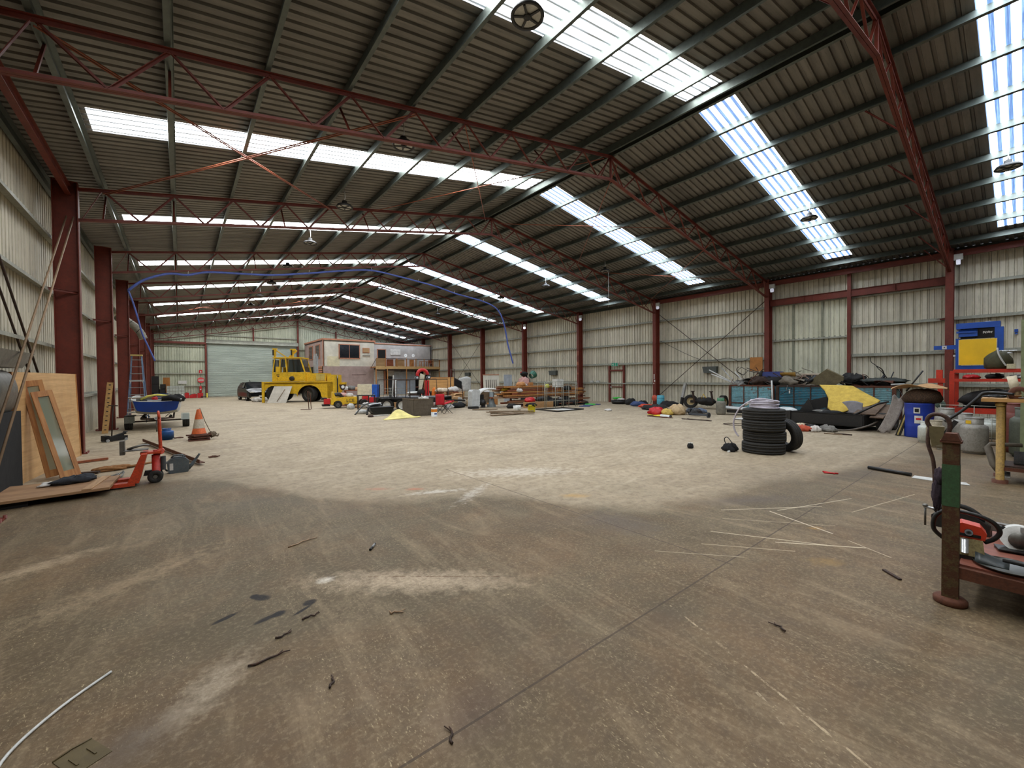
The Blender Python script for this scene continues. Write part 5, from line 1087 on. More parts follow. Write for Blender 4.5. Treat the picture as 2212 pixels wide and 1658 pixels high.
# ================================================================== junk between trailer and timber rack
t = thing('timber_chest', 'large orange brown board crate standing behind the junk heap', 'crate', (13.6, 26.0, .75), -.2); obj('front_board', M().box((.85, 0, .47), (1.75, .04, .95)), wood('orange ply', (222, 170, 104), (200, 146, 84), 0, .5), t); obj('side_board', M().box((.0, .3, .47), (.04, .6, .95)), PLY, t); obj('lid_edge', M().box((.85, .3, .96), (1.8, .65, .03)), PINE, t)
single('workbench', M().box((.9, .3, .7), (2.2, .8, .08)).box((0, .1, .33), (.1, .1, .66)).box((1.8, .1, .33), (.1, .1, .66)).box((.9, .5, .33), (2., .05, .6)), RUSTD, 'low dark bench under the orange brown board crate', 'bench', loc=(13.6, 26.0, 0), rz=-.2)
JK = [  # x, y, z, dx, dy, dz, kind, material, name, category, label
 (12.0, 20.3, 0, .5, .5, .55, 'b', CARD, 'cardboard_box', 'box', 'cardboard box behind the red camp chair'), (11.2, 21.6, 0, .8, .6, .5, 'c', FAB_WHT, 'cloth_heap', 'cloth', 'white bedding heap behind the camp chair'),
 (12.5, 20.6, 0, .5, .5, .5, 'c', paint('printed bags', (190, 170, 130), .8, 0, .6, (120, 60, 50), 14), 'printed_bag', 'bag', 'printed sacks slumped right of the camp chair'), (12.2, 21.2, 0, .7, .5, .65, 'b', CARD, 'cardboard_box', 'box', 'open cardboard box in the middle of the junk heap'),
 (12.1, 19.9, 0, .9, .5, .28, 'c', FAB_BLK, 'black_bag', 'bag', 'black bag on the floor left of the white moulded housing'), (11.4, 19.7, 0, .5, .4, .22, 'c', FAB_WHT, 'cloth_heap', 'cloth', 'pale folded cloth on the floor left of the black bag'),
 (12.9, 22.4, 0, 1.2, .7, .8, 'b', REDW, 'wooden_cabinet', 'cabinet', 'low brown cabinet at the back of the junk heap'), (12.5, 22.3, .8, .8, .5, .25, 'c', paint('cream quilt', (226, 206, 180), .9), 'quilt', 'quilt', 'cream quilt piled on the brown cabinet'),
 (13.3, 22.4, .8, .7, .5, .3, 'c', FAB_WHT, 'cloth_heap', 'cloth', 'white bag piled on the right of the brown cabinet'), (12.1, 22.7, .0, .25, .25, 1.0, 'c', paint('orange tarp', (236, 124, 36), .8), 'orange_tarp', 'tarpaulin', 'folded orange tarpaulin draped down the junk heap'),
 (11.3, 23.0, 0, 1.2, .6, .75, 'b', RUSTD, 'steel_shelf', 'shelf', 'dark low shelf behind the bedding heap'), (11.0, 23.0, .75, .9, .4, .12, 'c', PALEP, 'plastic_sheet', 'sheet', 'pale plastic sheet on the dark low shelf'), (11.7, 23.0, .75, .5, .4, .2, 'c', FAB_BLK, 'black_bag', 'bag', 'black bundle on the dark low shelf'),
 (14.3, 23.6, 0, .8, .6, .7, 'b', CARD, 'cardboard_box', 'box', 'tall carton below the black and white fairing'), (13.6, 21.3, 0, .6, .5, .5, 'b', GREYW, 'wooden_crate', 'crate', 'grey wooden crate behind the white moulded housing'), (13.0, 20.7, 0, .5, .4, .4, 'c', paint('mixed rubbish', (170, 160, 140), .8, 0, .8, (90, 50, 40), 16), 'rubbish_bag', 'bag', 'lumpy mixed rubbish bag left of the housing'),
 (12.3, 20.3, 0, .45, .4, .55, 'b', PALEP, 'grey_bin', 'bin', 'pale grey square bin left of the moulded housing'), (11.4, 22.3, 0, .5, .4, .8, 'c', paint('white board scraps', (214, 206, 190), .8), 'scrap_bundle', 'scrap', 'bundle of white strips beside the trailer right end')]
for (x, y, z, a, b, c, kd, mt, nm, cat, lab) in JK:
    k = M().box((0, 0, c/2), (a, b, c)) if kd == 'b' else M().blob((0, 0, c*.45), (a, b, c), .3, int(x*10), flat=True)
    if nm == 'cardboard_box': k.beam((-a/2, -b/2, c), (-a/2-.1, -b/2-.02, c+.1), .02, b*.8); k.beam((a/2, 0, c), (a/2+.12, 0, c+.06), b*.9, .01)
    single(nm, k, mt, lab, cat, 'junk heap in the middle of the hall', (x, y, z), .3*math.sin(x*9))
t = thing('fairing', 'black and white curved fairing standing on the junk heap', 'fairing', (14.5, 23.5, .72), -.1); obj('white_shell', M().grid(lambda u, v: (.9*u-.1, -.25*math.sin(PI*u), .05+1.0*v-.25*abs(u-.5)*v), 10, 6, True, .03), PALEP, t); obj('black_strap', M().grid(lambda u, v: (-.45+.5*u, -.1, .95-.5*v-.25*u), 5, 5, True, .04), FAB_BLK, t)
single('steel_props', M().tube([(0, 0, 0), (.1, 0, 2.3)], .03, 7).tube([(.3, 0, 0), (.38, 0, 2.25)], .03, 7), RUSTD, 'pair of thin steel props rising behind the fairing', 'props', loc=(14.3, 24.5, 0))
# moulded housings
HSG = paint('pale grey moulded shell', (206, 208, 206), .45, 0, .35, (120, 120, 116), 6, .1)
t = thing('moulded_housing', 'large pale grey machine housing with an arched white hood on the floor', 'housing', (12.45, 19.0, 0), -.12)
k = M(); k.prism([(0, .05), (.5, .02), (.52, .95), (.42, 1.0), (.1, 1.0), (.02, .9)], 0, .5, 'Y'); obj('left_shell', k, HSG, t)
N = 12; pro = [(.5+.68-.68*math.cos(PI*i/N*.85), .72+.36*math.sin(PI*i/N*.85)) for i in range(N+1)]
k = M(); 
for i in range(N): k.beam((pro[i][0], .3, pro[i][1]), (pro[i+1][0], .3, pro[i+1][1]), .62, .07, (0, 1, 0)) if False else k.add([(pro[i][0], -.02, pro[i][1]), (pro[i+1][0], -.02, pro[i+1][1]), (pro[i+1][0], .6, pro[i+1][1]), (pro[i][0], .6, pro[i][1]), (pro[i][0], -.02, pro[i][1]-.09), (pro[i+1][0], -.02, pro[i+1][1]-.09), (pro[i+1][0], .6, pro[i+1][1]-.09), (pro[i][0], .6, pro[i][1]-.09)], [(0, 1, 2, 3), (4, 7, 6, 5), (0, 4, 5, 1), (2, 6, 7, 3)], True)
obj('arched_hood', k, paint('white hood', (234, 232, 226), .4, 0, .1, (180, 180, 176), 4), t)
obj('inner_liner', M().box((.85, .35, .55), (.68, .4, .6)), GREYW, t); obj('painted_dark_cavity', M().box((.68, .14, .5), (.26, .06, .45)), DARK, t); obj('motor', M().blob((.68, .0, .28), (.34, .3, .34), .2, 4).cyl((.72, .02, .12), .12, .2, 14), BLACK, t)  # dark plate on the liner stands for the shade of a hollow
k = M().lathe([(.17, .0), (.18, .25), (.15, .28), (.14, .8), (.12, .85)], (1.28, .05, .0), 20); obj('grey_column', k, paint('blue grey column', (150, 162, 166), .45), t); obj('column_foot', M().box((1.26, .05, .08), (.4, .3, .16)), MATS['blue grey column'], t)
single('base_plate', M().box((0, 0, .06), (.5, .3, .12)), DARK, 'dark flat box under the left side of the moulded housing', 'box', loc=(12.3, 18.62, 0))
# planks on the floor
PL = [((10.5, 14.5), (12.0, 14.15), .2), ((10.9, 15.1), (12.35, 13.75), .16), ((11.2, 15.6), (12.7, 14.2), .22), ((10.6, 15.0), (11.8, 14.6), .14), ((11.6, 17.6), (12.4, 16.6), .2)]
ll = ['nearest weathered plank of the pile on the floor in front of the rack', 'weathered plank crossing the middle of the floor pile', 'broad top plank of the pile lying diagonally', 'short plank under the left of the floor pile', 'separate grey plank lying behind the floor pile']
for i, (a, b, w_) in enumerate(PL): single('weathered_plank', M().beam((a[0], a[1], .03+.035*i % .12), (b[0], b[1], .05+.03*(i % 3)), w_, .04), GREYW, ll[i], 'plank', 'weathered planks on the floor')
# leaning sheets, drill, and rack
t = thing('slotted_board', 'tall cream board with vertical slots leaning on the right wall column', 'board', (16.4, 23.4, .0), rot=(-.08, 0, -.1)); obj('board_face', M().box((.6, 0, .92), (1.25, .04, 1.85)), CREAM, t); obj('top_edge', M().box((.6, 0, 1.86), (1.3, .06, .06)), TRIM, t)
for i in range(6): obj('slot', M().box((.18+i*.16, -.025, 1.15), (.04, .02, .75)), RUSTD, t)
single('pale_board', M().box((.3, 0, .93), (.65, .04, 1.86)), paint('pale blue grey panel', (188, 196, 204), .5, 0, .1, (150, 156, 160), 3), 'tall pale blue grey board beside the slotted cream board', 'board', loc=(17.5, 22.6, 0), rz=-.1)
single('panel_frame', M().beam((0, 0, 0), (.08, 0, 1.85), .06, .06).beam((.14, 0, 0), (.2, 0, 1.75), .05, .05), CREAM, 'slim cream window frame leaning beside the pale blue panel', 'frame', loc=(18.1, 22.4, 0))
t = thing('drill_press', 'dark green drill press with a big green bowl shaped guard, behind the timber', 'drill press', (18.3, 21.2, 0), .1)
obj('pillar', M().cyl((0, 0, .9), .08, 1.8, 14), DARK, t); obj('motor_head', M().blob((-.2, 0, 1.9), (.7, .35, .3), .15, 5).blob((.05, 0, 1.35), (.45, .4, .6), .2, 9), DARK, t)
k = M(); k.lathe([(.2, 0), (.27, .25), (.28, .3), (.25, .28), (.17, .02)], (.5, 0, 1.75), 22, R=RY(1.1)@Matrix.Identity(3)); obj('green_guard', k, paint('bottle green', (52, 116, 92), .4), t); obj('red_knob', M().blob((-.5, 0, 2.0), (.12, .1, .1), .1, 2), RED, t); obj('base_table', M().box((0, 0, .45), (.6, .5, .9)), DARK, t)
t = thing('timber_rack', 'rusty steel cantilever rack holding long timber in front of the right wall', 'rack', (14.9, 18.2, 0), -.08)
for x in (.0, 1.9, 3.8, 5.2):
    k = M().box((x, .5, .55), (.08, .08, 1.1)); 
    for z in (.14, .47, .76, .96): k.box((x, .15, z), (.06, .8, .05))
    obj('rack_upright', k, RUST, t)
obj('base_rail', M().box((2.6, -.2, .05), (5.6, .1, .1)).box((2.6, .5, .05), (5.6, .1, .1)), RUST, t)
TM = [REDW, wood('grey brown timber', (170, 136, 104), (130, 100, 74), 0, 1), PINE, REDW, wood('mid brown timber', (150, 100, 66), (110, 70, 44), 0, 1)]
rnd = random.Random(3); rows = {.165: ('bottom', 2), .495: ('second', 3), .785: ('third', 2), .985: ('top', 2)}
CN = ['reddish', 'grey brown', 'honey', 'dark red', 'mid brown']
for z, (nm, lay) in rows.items():
    for L_y in range(lay):
        for i in range(4):
            x0 = 13.9+rnd.uniform(-.5, .8)+(.6 if z < .3 else 0); x1 = 19.3+rnd.uniform(-1.8, 1.2); yy = 17.96+.19*i; th = .07+.012*((i+L_y) % 3)
            if z > .9: x1 -= .8; x0 += .3
            k = M().box(((x0+x1)/2, yy, z+.01+L_y*.095+th/2), (x1-x0, .15, th))
            if i == 0 and rnd.random() < .6: k.box((x1-.3, yy, z+.01+L_y*.095+th/2+.0), (.9, .1, th*.6))
            k.move(RZ(-.08)); k.move(None, (-.08*18, .08*16.5, 0)); ci = (i*2+L_y*3+int(z*10)) % 5
            single('stacked_timber', k, TM[ci], '%s timber, %s row, %s layer of the %s rack shelf' % (CN[ci], ['front', 'second', 'third', 'rear'][i], ['lower', 'middle', 'upper'][L_y] if lay == 3 else ['lower', 'upper'][L_y], nm), 'timber', 'timber stacked on the %s rack shelf' % nm)
for i, (x, y, z, a, b, c, mt, nm, cat, lab) in enumerate([(15.2, 18.1, 1.12, .6, .4, .25, PINE, 'wooden_box', 'box', 'orange timber box on the left end of the timber rack'), (15.5, 18.3, 1.1, .7, .35, .2, FAB_WHT, 'cloth_heap', 'cloth', 'pinkish white cloth on top of the timber rack'), (16.7, 17.5, 1.02, .34, .2, .2, paint('lime yellow cloth', (226, 222, 60), .8), 'yellow_cloth', 'cloth', 'lime yellow cloth on the timber rack behind the wire cage'),
     (18.4, 17.5, .84, .55, .3, .28, DARK, 'black_toolbag', 'bag', 'black tool bag on the right of the timber rack'), (14.35, 18.4, .9, .7, .3, .15, paint('yellow strap heap', (220, 190, 60), .8), 'yellow_strap', 'strap', 'heap of yellow strap left of the timber rack')]):
    single(nm, M().blob((0, 0, c/2), (a, b, c), .25, i+70, flat=True), mt, lab, cat, loc=(x, y, z+.03))
t = thing('cardboard_carton', 'long brown carton with red and black tools under the timber rack', 'carton', (14.6, 16.9, 0), -.1); obj('carton_body', M().box((.8, 0, .16), (1.7, .5, .32)), CARD, t)
for i, (x, mt, lab, nm) in enumerate([(14.9, RED, 'red strap bundle lying on the long brown carton', 'strap_bundle'), (15.7, BLACK, 'black tool bundle lying on the long brown carton', 'tool_bundle'), (14.0, DARK, 'black bag left of the long brown carton', 'black_bag')]): single(nm, M().blob((0, 0, .09), (.6, .35, .24), .35, 80+i, flat=True), mt, lab, 'bundle', loc=(x, 16.95 if i < 2 else 17.4, .32 if i < 2 else 0))
for i, (x, y, z, a, b, c) in enumerate([(16.6, 16.9, 0, .7, .5, .4), (17.4, 17.0, 0, .6, .5, .35), (18.3, 16.9, 0, .8, .4, .3), (19.1, 16.8, 0, .6, .4, .2)]):
    single('machine_part', M().blob((0, 0, c/2), (a, b, c), .4, 90+i, flat=True), DARK, 'dark oily machine part under the timber rack, %s of four' % ['leftmost', 'second from left', 'third from left', 'rightmost'][i], 'machine part', 'dark parts under the timber rack', (x, y, z))
# white frame cages
t = thing('wire_cage', 'tall galvanised wire cage frame standing in front of the timber rack', 'cage', (15.1, 16.0, 0), -.05)
for x in (0, .12, .95, 1.55, 1.68, 2.2, 2.85, 3.0): obj('upright', M().tube([(x*.8, 0, 0), (x*.8, 0, 1.42 if x in (0, .12, .95, 1.55, 1.68) else 1.35)], .018, 6), GIRT, t)
for z in (.38, .8, 1.2, 1.42): obj('rail', M().tube([(0, 0, z), (2.4, 0, z)], .016, 6), GIRT, t)
k = M()
for i in range(7): k.tube([(.1+i*.36, .7, 0), (.1+i*.36, .7, 1.42)], .008, 4)
for z in (.8, 1.42): k.tube([(0, .7, z), (2.4, .7, z)], .008, 4)
obj('rear_mesh', k, GIRT, t)
single('white_box', M().box((0, 0, .2), (.52, .4, .45)), WHITE, 'white square box held high in the wire cage', 'box', loc=(17.0, 16.9, 1.12))
t = thing('screen_frame', 'black framed white panel lying flat in front of the wire cage', 'panel', (0, 0, 0)); q = [(13.95, 13.95), (16.0, 14.1), (15.9, 15.4), (14.2, 15.7)]
k = M()
for i in range(4): a, b = q[i], q[(i+1) % 4]; k.beam((a[0], a[1], .03), (b[0], b[1], .03), .07, .05)
obj('frame', k, BLACK, t); obj('white_sheet', M().prism([(14.9, 14.15), (15.75, 14.25), (15.6, 15.2), (14.6, 15.2)], .01, .02, 'Z'), WHITE, t)
t = thing('yellow_bucket', 'bright yellow bucket with torn black liner near the wire cage', 'bucket', (13.1, 14.8, 0)); obj('bucket_body', M().lathe([(.001, .01), (.16, .01), (.19, .3), (.21, .36), (.2, .36), (.17, .03)], n=22), paint('bright yellow plastic', (236, 220, 30), .45), t); obj('liner', M().blob((0, 0, .34), (.42, .4, .16), .5, 4), FAB_BLK, t)
for i, (x, y) in enumerate(((12.62, 15.4), (12.9, 15.55))):
    t = thing('white_bucket', ['small white tub on the floor left of the yellow bucket, nearer the planks', 'small white tub tucked just behind the yellow bucket'][i], 'bucket', (x, y, 0), group='white tubs'); obj('tub_body', M().lathe([(.001, .01), (.11, .01), (.13, .3), (.11, .3), (.1, .02)], n=20), WHITE, t); obj('handle', M().tube([(-.13, 0, .27), (0, -.13, .2), (.13, 0, .27)], .006, 5), STEEL, t)
# ceiling lamps: high bay
t0_ = thing('high_bay_lamp', '', 'lamp', (3.9, .3, 6.75))
obj('housing', M().lathe([(.03, .2), (.07, .18), (.08, .1), (.2, .06), (.24, .0), (.235, -.02), (.2, -.015), (.19, .0)], n=28), BLACK, t0_)
obj('lens', M().lathe([(.001, -.005), (.19, -.005)], n=24), PALEP, t0_)
k = M(); k.lathe([(.05, -.012), (.06, -.02), (.05, -.03), (.001, -.03)], n=16)
for i in range(5): a = 2*PI*i/5; k.beam((.05*math.cos(a), .05*math.sin(a), -.018), (.19*math.cos(a), .19*math.sin(a), -.015), .03, .012)
obj('spoke_ring', k, BLACK, t0_); obj('hanging_chain', M().tube([(0, 0, .18), (.02, 0, .3), (0, 0, .55)], .012, 6), WHITE, t0_)
LN = ['nearest overhead', 'second', 'third', 'fourth', 'fifth', 'sixth', 'seventh', 'eighth', 'ninth', 'tenth', 'eleventh']
first = True
for sd, x in (('left', 3.9), ('right', 16.0)):
    for i in range(0, 11):
        y = .3+4.13*i
        z = ztop(x)-.30
        if sd == 'right' and i == 2: continue
        if sd == 'left' and i == 0: continue
        lab = 'round black high bay lamp hanging under the %s roof slope, %s%s' % (sd, LN[i if sd == 'right' else i-1], ' down the row')
        if first: t0_.location = (x, y, z); t0_['label'] = lab; t0_['group'] = 'high bay lamps'; first = False
        else: dup(t0_, (x, y, z), 0, lab, 'high bay lamps')
# ================================================================== RIGHT SIDE
# exit door sheeted like the wall, red frame
d = thing('door_2', None, None, (22.0, 16.55, 0)); d['kind'] = 'structure'
obj('frame_post', M().box((0, .56, 1.18), (.1, .12, 2.36)), OXIDE, d); obj('frame_post', M().box((0, -.56, 1.18), (.1, .12, 2.36)), OXIDE, d)
obj('head_rail', M().box((0, 0, 2.06), (.1, 1.1, .1)), OXIDE, d); obj('mid_rail', M().box((0, 0, 1.0), (.07, 1.0, .05)), OXIDE, d)
k = M(); wall_y(k, .06, 1, -.5, .5, .02, 2.0); obj('door_leaf', k, SH_WALL, d); obj('door_handle', M().box((-.05, .4, .98), (.06, .12, .05)), PALEP, d)
t = thing('exit_sign', 'green and white exit sign above the sheeted door in the right wall', 'sign', (21.86, 16.58, 2.44))
GS = paint('exit green', (22, 156, 120), .4, 0, .05, (20, 120, 90), 5, 0); obj('sign_box', M().box((0, 0, 0), (.07, .52, .22)), PALEP, t); obj('green_face', M().box((-.037, .08, 0), (.006, .3, .2)), GS, t); obj('running_figure', M().box((-.042, .1, .01), (.004, .05, .1)).box((-.042, .06, -.05), (.004, .1, .02)).box((-.042, .13, .02), (.004, .1, .02)), WHITE, t); obj('side_face', M().box((-.037, -.17, 0), (.006, .14, .2)), GS, t)
for i, (y, z, s_) in enumerate([(10.5, 1.98, 'above the axle and wheels'), (22.35, 1.98, 'above the wire cage'), (34.2, 2.0, 'beside the timber deck')]):
    single('flood_box', M().prism([(y_, z_) for y_, z_ in ((.38, .17), (-.38, .18), (-.36, -.17), (.30, -.17))], 0, .235, 'X'), paint('dull grey green box', (78, 82, 76), .6, 0, .3, (50, 50, 46), 6), 'grey fixture box hung on the right wall %s' % s_, 'fixture', 'grey fixture boxes on the right wall', (21.86, y, z))
for i, n_ in ((1, 'nearest'), (2, 'second'), (3, 'third'), (4, 'fourth'), (5, 'fifth')):
    y = TY[i]; t = thing('emergency_light', 'small white twin spot light at the top of the %s right wall column' % n_, 'light', (21.56, y-.215, 5.75), group='white spot lights on the right columns'); obj('lamp_box', M().box((0, 0, .04), (.12, .22, .2)), PALEP, t); obj('spot', M().cyl((-.03, 0, -.14), .09, .1, 14, 'Y'), emit('spot glow %d' % i, (240, 240, 255), 1.2 if i == 5 else .25), t)
for i, y in enumerate((18.5, 17.98)): single('junction_box', M().box((0, 0, 0), (.1, .24, .12)), PALEP, 'small white %s box on the lowest girt between rack and exit door' % ('left' if i == 0 else 'right'), 'box', 'white boxes on the girt', (21.88, y, 1.34))
single('electrical_board', M().box((0, 0, 0), (.04, .55, .66)), paint('orange brown ply', (186, 122, 58)), 'orange brown backing board fixed on the column above the scrap bins', 'board', loc=(21.44, 8.05, 2.2))
k = M().tube(smooth([(21.8, 13.3, 3.7), (21.8, 10.9, 2.52), (21.8, 9.5, 2.56), (21.75, 8.9, 2.35), (21.6, 8.3, 2.55)]), .012, 5); single('wall_cable', k, BLACK, 'thin dark cable sagging along the right wall to the brown board', 'cable')
t = thing('hanging_wire', 'thin pale wire hanging from the roof in front of the exit door', 'wire', (0, 0, 0)); obj('wire', M().tube([(16.15, 12.6, 6.7), (16.15, 12.6, 5.0)], .01, 4), PALEP, t)
# ---- scrap bins
def bin_mat(name, rgb, wear):
    return paint(name, rgb, .6, .1, .45, (112, 70, 40), 2.4, .15, wear, (118, 66, 34))
def scrap_bin(loc, L, lab, mt, frame):
    t = thing('scrap_bin', lab, 'bin', loc, group='open top scrap bins')
    k = M(); H = 1.22
    for z in [.16+i*.065 for i in range(16)]: k.box((0, L/2, z+.03), (.03 if int(z*100) % 2 else .045, L-.16, .045))
    k.box((.015, L/2, .68), (.02, L-.1, 1.04)); obj('front_face', k, mt, t)
    obj('rear_face', M().box((1.15, L/2, .68), (.03, L-.1, 1.04)), mt, t)
    for yy in (.03, L-.03): obj('end_face', M().box((.58, yy, .68), (1.15, .03, 1.04)), mt, t)
    k = M(); 
    for yy in (0, L): k.box((0, yy, .62), (.1, .1, 1.24)); k.box((1.15, yy, .62), (.1, .1, 1.24))
    for x in (0, 1.15): k.box((x, L/2, 1.22), (.08, L, .07)); k.box((x, L/2, .14), (.08, L, .06))
    for yy in (L*.33, L*.66): k.box((-.03, yy, .68), (.02, .04, 1.05))
    k.box((-.03, L/2, .45), (.02, L, .04)); obj('frame', k, frame, t)
    obj('skid', M().box((.1, L/2, .06), (.1, L, .12)).box((1.05, L/2, .06), (.1, L, .12)), frame, t)
    obj('load_floor', M().box((.58, L/2, 1.0), (1.1, L-.1, .04)), RUSTD, t)
scrap_bin((19.35, 6.62, 0), 1.72, 'pale blue slatted scrap bin heavily rusted, below the big right column', bin_mat('pale blue rusty bin', (128, 184, 196), .4), RUST)
scrap_bin((19.35, 4.72, 0), 1.72, 'teal blue slatted scrap bin in the middle, with a white label', bin_mat('teal blue bin', (36, 112, 134), .14), RUSTD)
scrap_bin((19.35, 2.85, 0), 1.62, 'pale blue rust streaked scrap bin at the right, behind the yellow foam', bin_mat('faded blue bin', (120, 168, 176), .36), RUST)
single('bin_label', M().box((0, 0, 0), (.01, .05, .16)), WHITE, 'small white label on the teal blue scrap bin', 'label', loc=(19.30, 6.0, 1.0))
for i, yy in enumerate((6.52, 6.62-.12)): pass
# scrap load on the bins: each stick a thing
rnd = random.Random(11)
def curvy(n, L, amp):
    p = [Vector((0, 0, 0))]; dr = Vector((rnd.uniform(-.4, .4), rnd.uniform(-1, 1), rnd.uniform(-.1, .35))).normalized()
    for i in range(n): dr = (dr+Vector((rnd.uniform(-amp, amp), rnd.uniform(-amp, amp), rnd.uniform(-amp, amp)*.6))).normalized(); p.append(p[-1]+dr*L/n)
    return p
SM = [RUSTD, DARK, BLACK, STEEL, RUST, paint('greyed scrap', (130, 120, 104), .7, .2, .5, (70, 60, 50), 6)]
bn = {0: ('rusty pale bin', 6.75, 8.2), 1: ('teal bin', 4.85, 6.3), 2: ('faded right bin', 2.95, 4.3)}
posn = ['left end', 'left part', 'middle', 'right part', 'right end']
for b in range(3):
    nm, ya, yb = bn[b]
    for i in range(10):
        y = yb-(yb-ya)*(i+.5)/10; kind = i % 5; x = 19.55+rnd.uniform(0, .65); z = 1.06+rnd.uniform(.05, .3)
        if kind == 0: k = M().tube(smooth(curvy(5, 1.0, .5), 3), .018, 5); n2, c2 = 'bent_bar', 'bent bar'
        elif kind == 1: k = M().blob((0, 0, .1), (.6, .6, .4), .5, b*20+i); n2, c2 = 'scrap_lump', 'scrap lump'
        elif kind == 2: k = M().beam((0, -.4, 0), (.1, .4, .22), .08, .05); n2, c2 = 'steel_section', 'steel section'
        elif kind == 3: k = M().grid(lambda u, v: (.5*u-.2, .5*v-.25, .12+.1*math.sin(4*u+2*v)), 5, 5, False, .01); n2, c2 = 'sheet_offcut', 'sheet offcut'
        else: k = M().tube(smooth(curvy(7, 1.3, .8), 3), .012, 5); n2, c2 = 'tangled_wire', 'wire'
        single(n2, k, SM[(i*3+b*2) % 6], '%s in the %s scrap, %s, %s' % (c2, nm, posn[i//2], 'second from left' if i % 2 else 'first from left'), 'scrap', 'scrap load on the bins', (x, y, z))
for i, (a, b_, r, mt, lab, nm) in enumerate([((20.1, 8.2, 1.15), (20.3, 9.75, 1.95), .028, PALEP, 'longest pale pipe poking out left of the rusty bin', 'pale_pipe'), ((20.0, 8.1, 1.15), (20.0, 9.5, 1.75), .028, PALEP, 'second pale pipe poking out left of the rusty bin, lower', 'pale_pipe'), ((20.2, 8.3, 1.12), (20.4, 9.2, 2.05), .02, ALU, 'steepest thin pale pipe poking out left of the rusty bin', 'pale_pipe'),
        ((20.0, 7.9, 1.2), (20.2, 8.5, 1.85), .025, PALEP, 'short pale pipe standing up in the rusty bin', 'pale_pipe'), ((19.7, 6.6, 1.5), (20.0, 7.9, 2.0), .016, BLACK, 'long black rod crossing high over the rusty bin', 'black_rod'), ((19.2, 6.56, .0), (19.2, 6.62, 1.45), .03, PALEP, 'white angled post between the two left bins', 'white_post'),
        ((19.8, 3.4, 1.3), (19.9, 3.2, 1.62), .04, BLACK, 'thick black stub rising from the right hand bin', 'black_stub'), ((19.8, 3.1, 1.25), (19.9, 2.95, 1.75), .018, BLACK, 'thin black rod leaning above the right hand bin', 'black_rod')]):
    single(nm, M().tube([a, b_], r, 7), mt, lab, 'pipe')
k = M(); q = [(0, 0, 0), (0, .28, .18), (.02, .1, .36), (.02, -.18, .2), (0, 0, 0)]; k.tube(q, .015, 5); k.tube([(0, -.18, .2), (.1, -.9, -.02)], .015, 5); single('wire_hook', k, BLACK, 'black bent rod ending in a square loop above the rusty bin', 'rod', loc=(19.9, 8.0, 1.68))
t = thing('blue_roll', 'dark blue rolled bundle with a black core on top of the scrap, by the column', 'roll', (19.9, 6.9, 1.62)); obj('roll_body', M().cyl((0, -.1, .06), .14, .75, 16, 'Y'), paint('navy cloth roll', (34, 44, 96), .7, 0, .2, (20, 20, 40), 6, .2), t); obj('core', M().lathe([(.05, 0), (.17, 0), (.19, .04), (.17, .09), (.05, .09), (.05, 0)], (0, .3, .06), 18, 'Y'), RUBBER, t)
single('bumper', M().blob((0, 0, 0), (.5, .9, .35), .2, 9), DARK, 'black moulded lump with a grey disc under the navy roll', 'car part', loc=(19.85, 6.75, 1.42))
k = M().grid(lambda u, v: (.15*math.sin(5*v), .55*u, .5*v+.25*u*(1-v)), 7, 7, False, .05); single('yellow_foam_scrap', k, paint('mottled mustard foam', (176, 136, 62), .9, 0, .6, (90, 60, 34), 12, .4), 'mottled mustard foam piece between the rusty and teal bins', 'foam', loc=(19.8, 5.9, 1.28))
k = M()
for a, b_ in (((0, 0, 0), (0, -1.3, -.12)), ((0, -.05, .02), (.1, -.5, .35)), ((.1, -.5, .35), (.1, -.95, -.08)), ((0, -.3, -.02), (.1, -.5, .35)), ((.1, -.5, .35), (.2, -1.3, .32))): k.tube([a, b_], .022, 6)
single('lattice_frame', k, paint('brown lattice', (128, 104, 88), .7, .1, .4, (70, 50, 40), 7), 'brown lattice frame lying across the top of the teal bin', 'frame', loc=(19.5, 6.1, 1.32))
single('grey_tarp', M().blob((0, 0, 0), (.5, 1.3, .22), .35, 12), paint('pale crushed sheet', (164, 152, 130), .7, 0, .4, (90, 80, 64), 8), 'pale crushed sheet lying over the teal bin scrap', 'sheet', loc=(20.0, 5.5, 1.62), rz=.1)
k = M().prism([(-.62, -.2), (.05, .34), (.55, .02), (.55, -.12), (.3, -.3), (-.5, -.3)], 0, .1, 'X'); single('olive_panel', k, paint('olive stained panel', (122, 112, 84), .8, 0, .45, (80, 66, 48), 4, .2), 'big olive stained angular panel leaning on top of the bins', 'panel', loc=(19.6, 4.85, 1.58)).rotation_euler = (0, .25, PI)
single('crushed_sheet', M().blob((0, 0, 0), (.5, 1.2, .2), .45, 15), paint('dark green crushed sheet', (40, 46, 42), .5, .2, .4, (120, 120, 110), 10), 'dark crushed metal sheet on top of the right hand bin', 'sheet', loc=(19.9, 3.25, 1.42), rz=.2)
single('white_tube', M().tube([(0, 0, 0), (.05, -.35, .02)], .03, 7), PALEP, 'short white tube on the right hand bin scrap', 'tube', loc=(19.4, 2.95, 1.3))
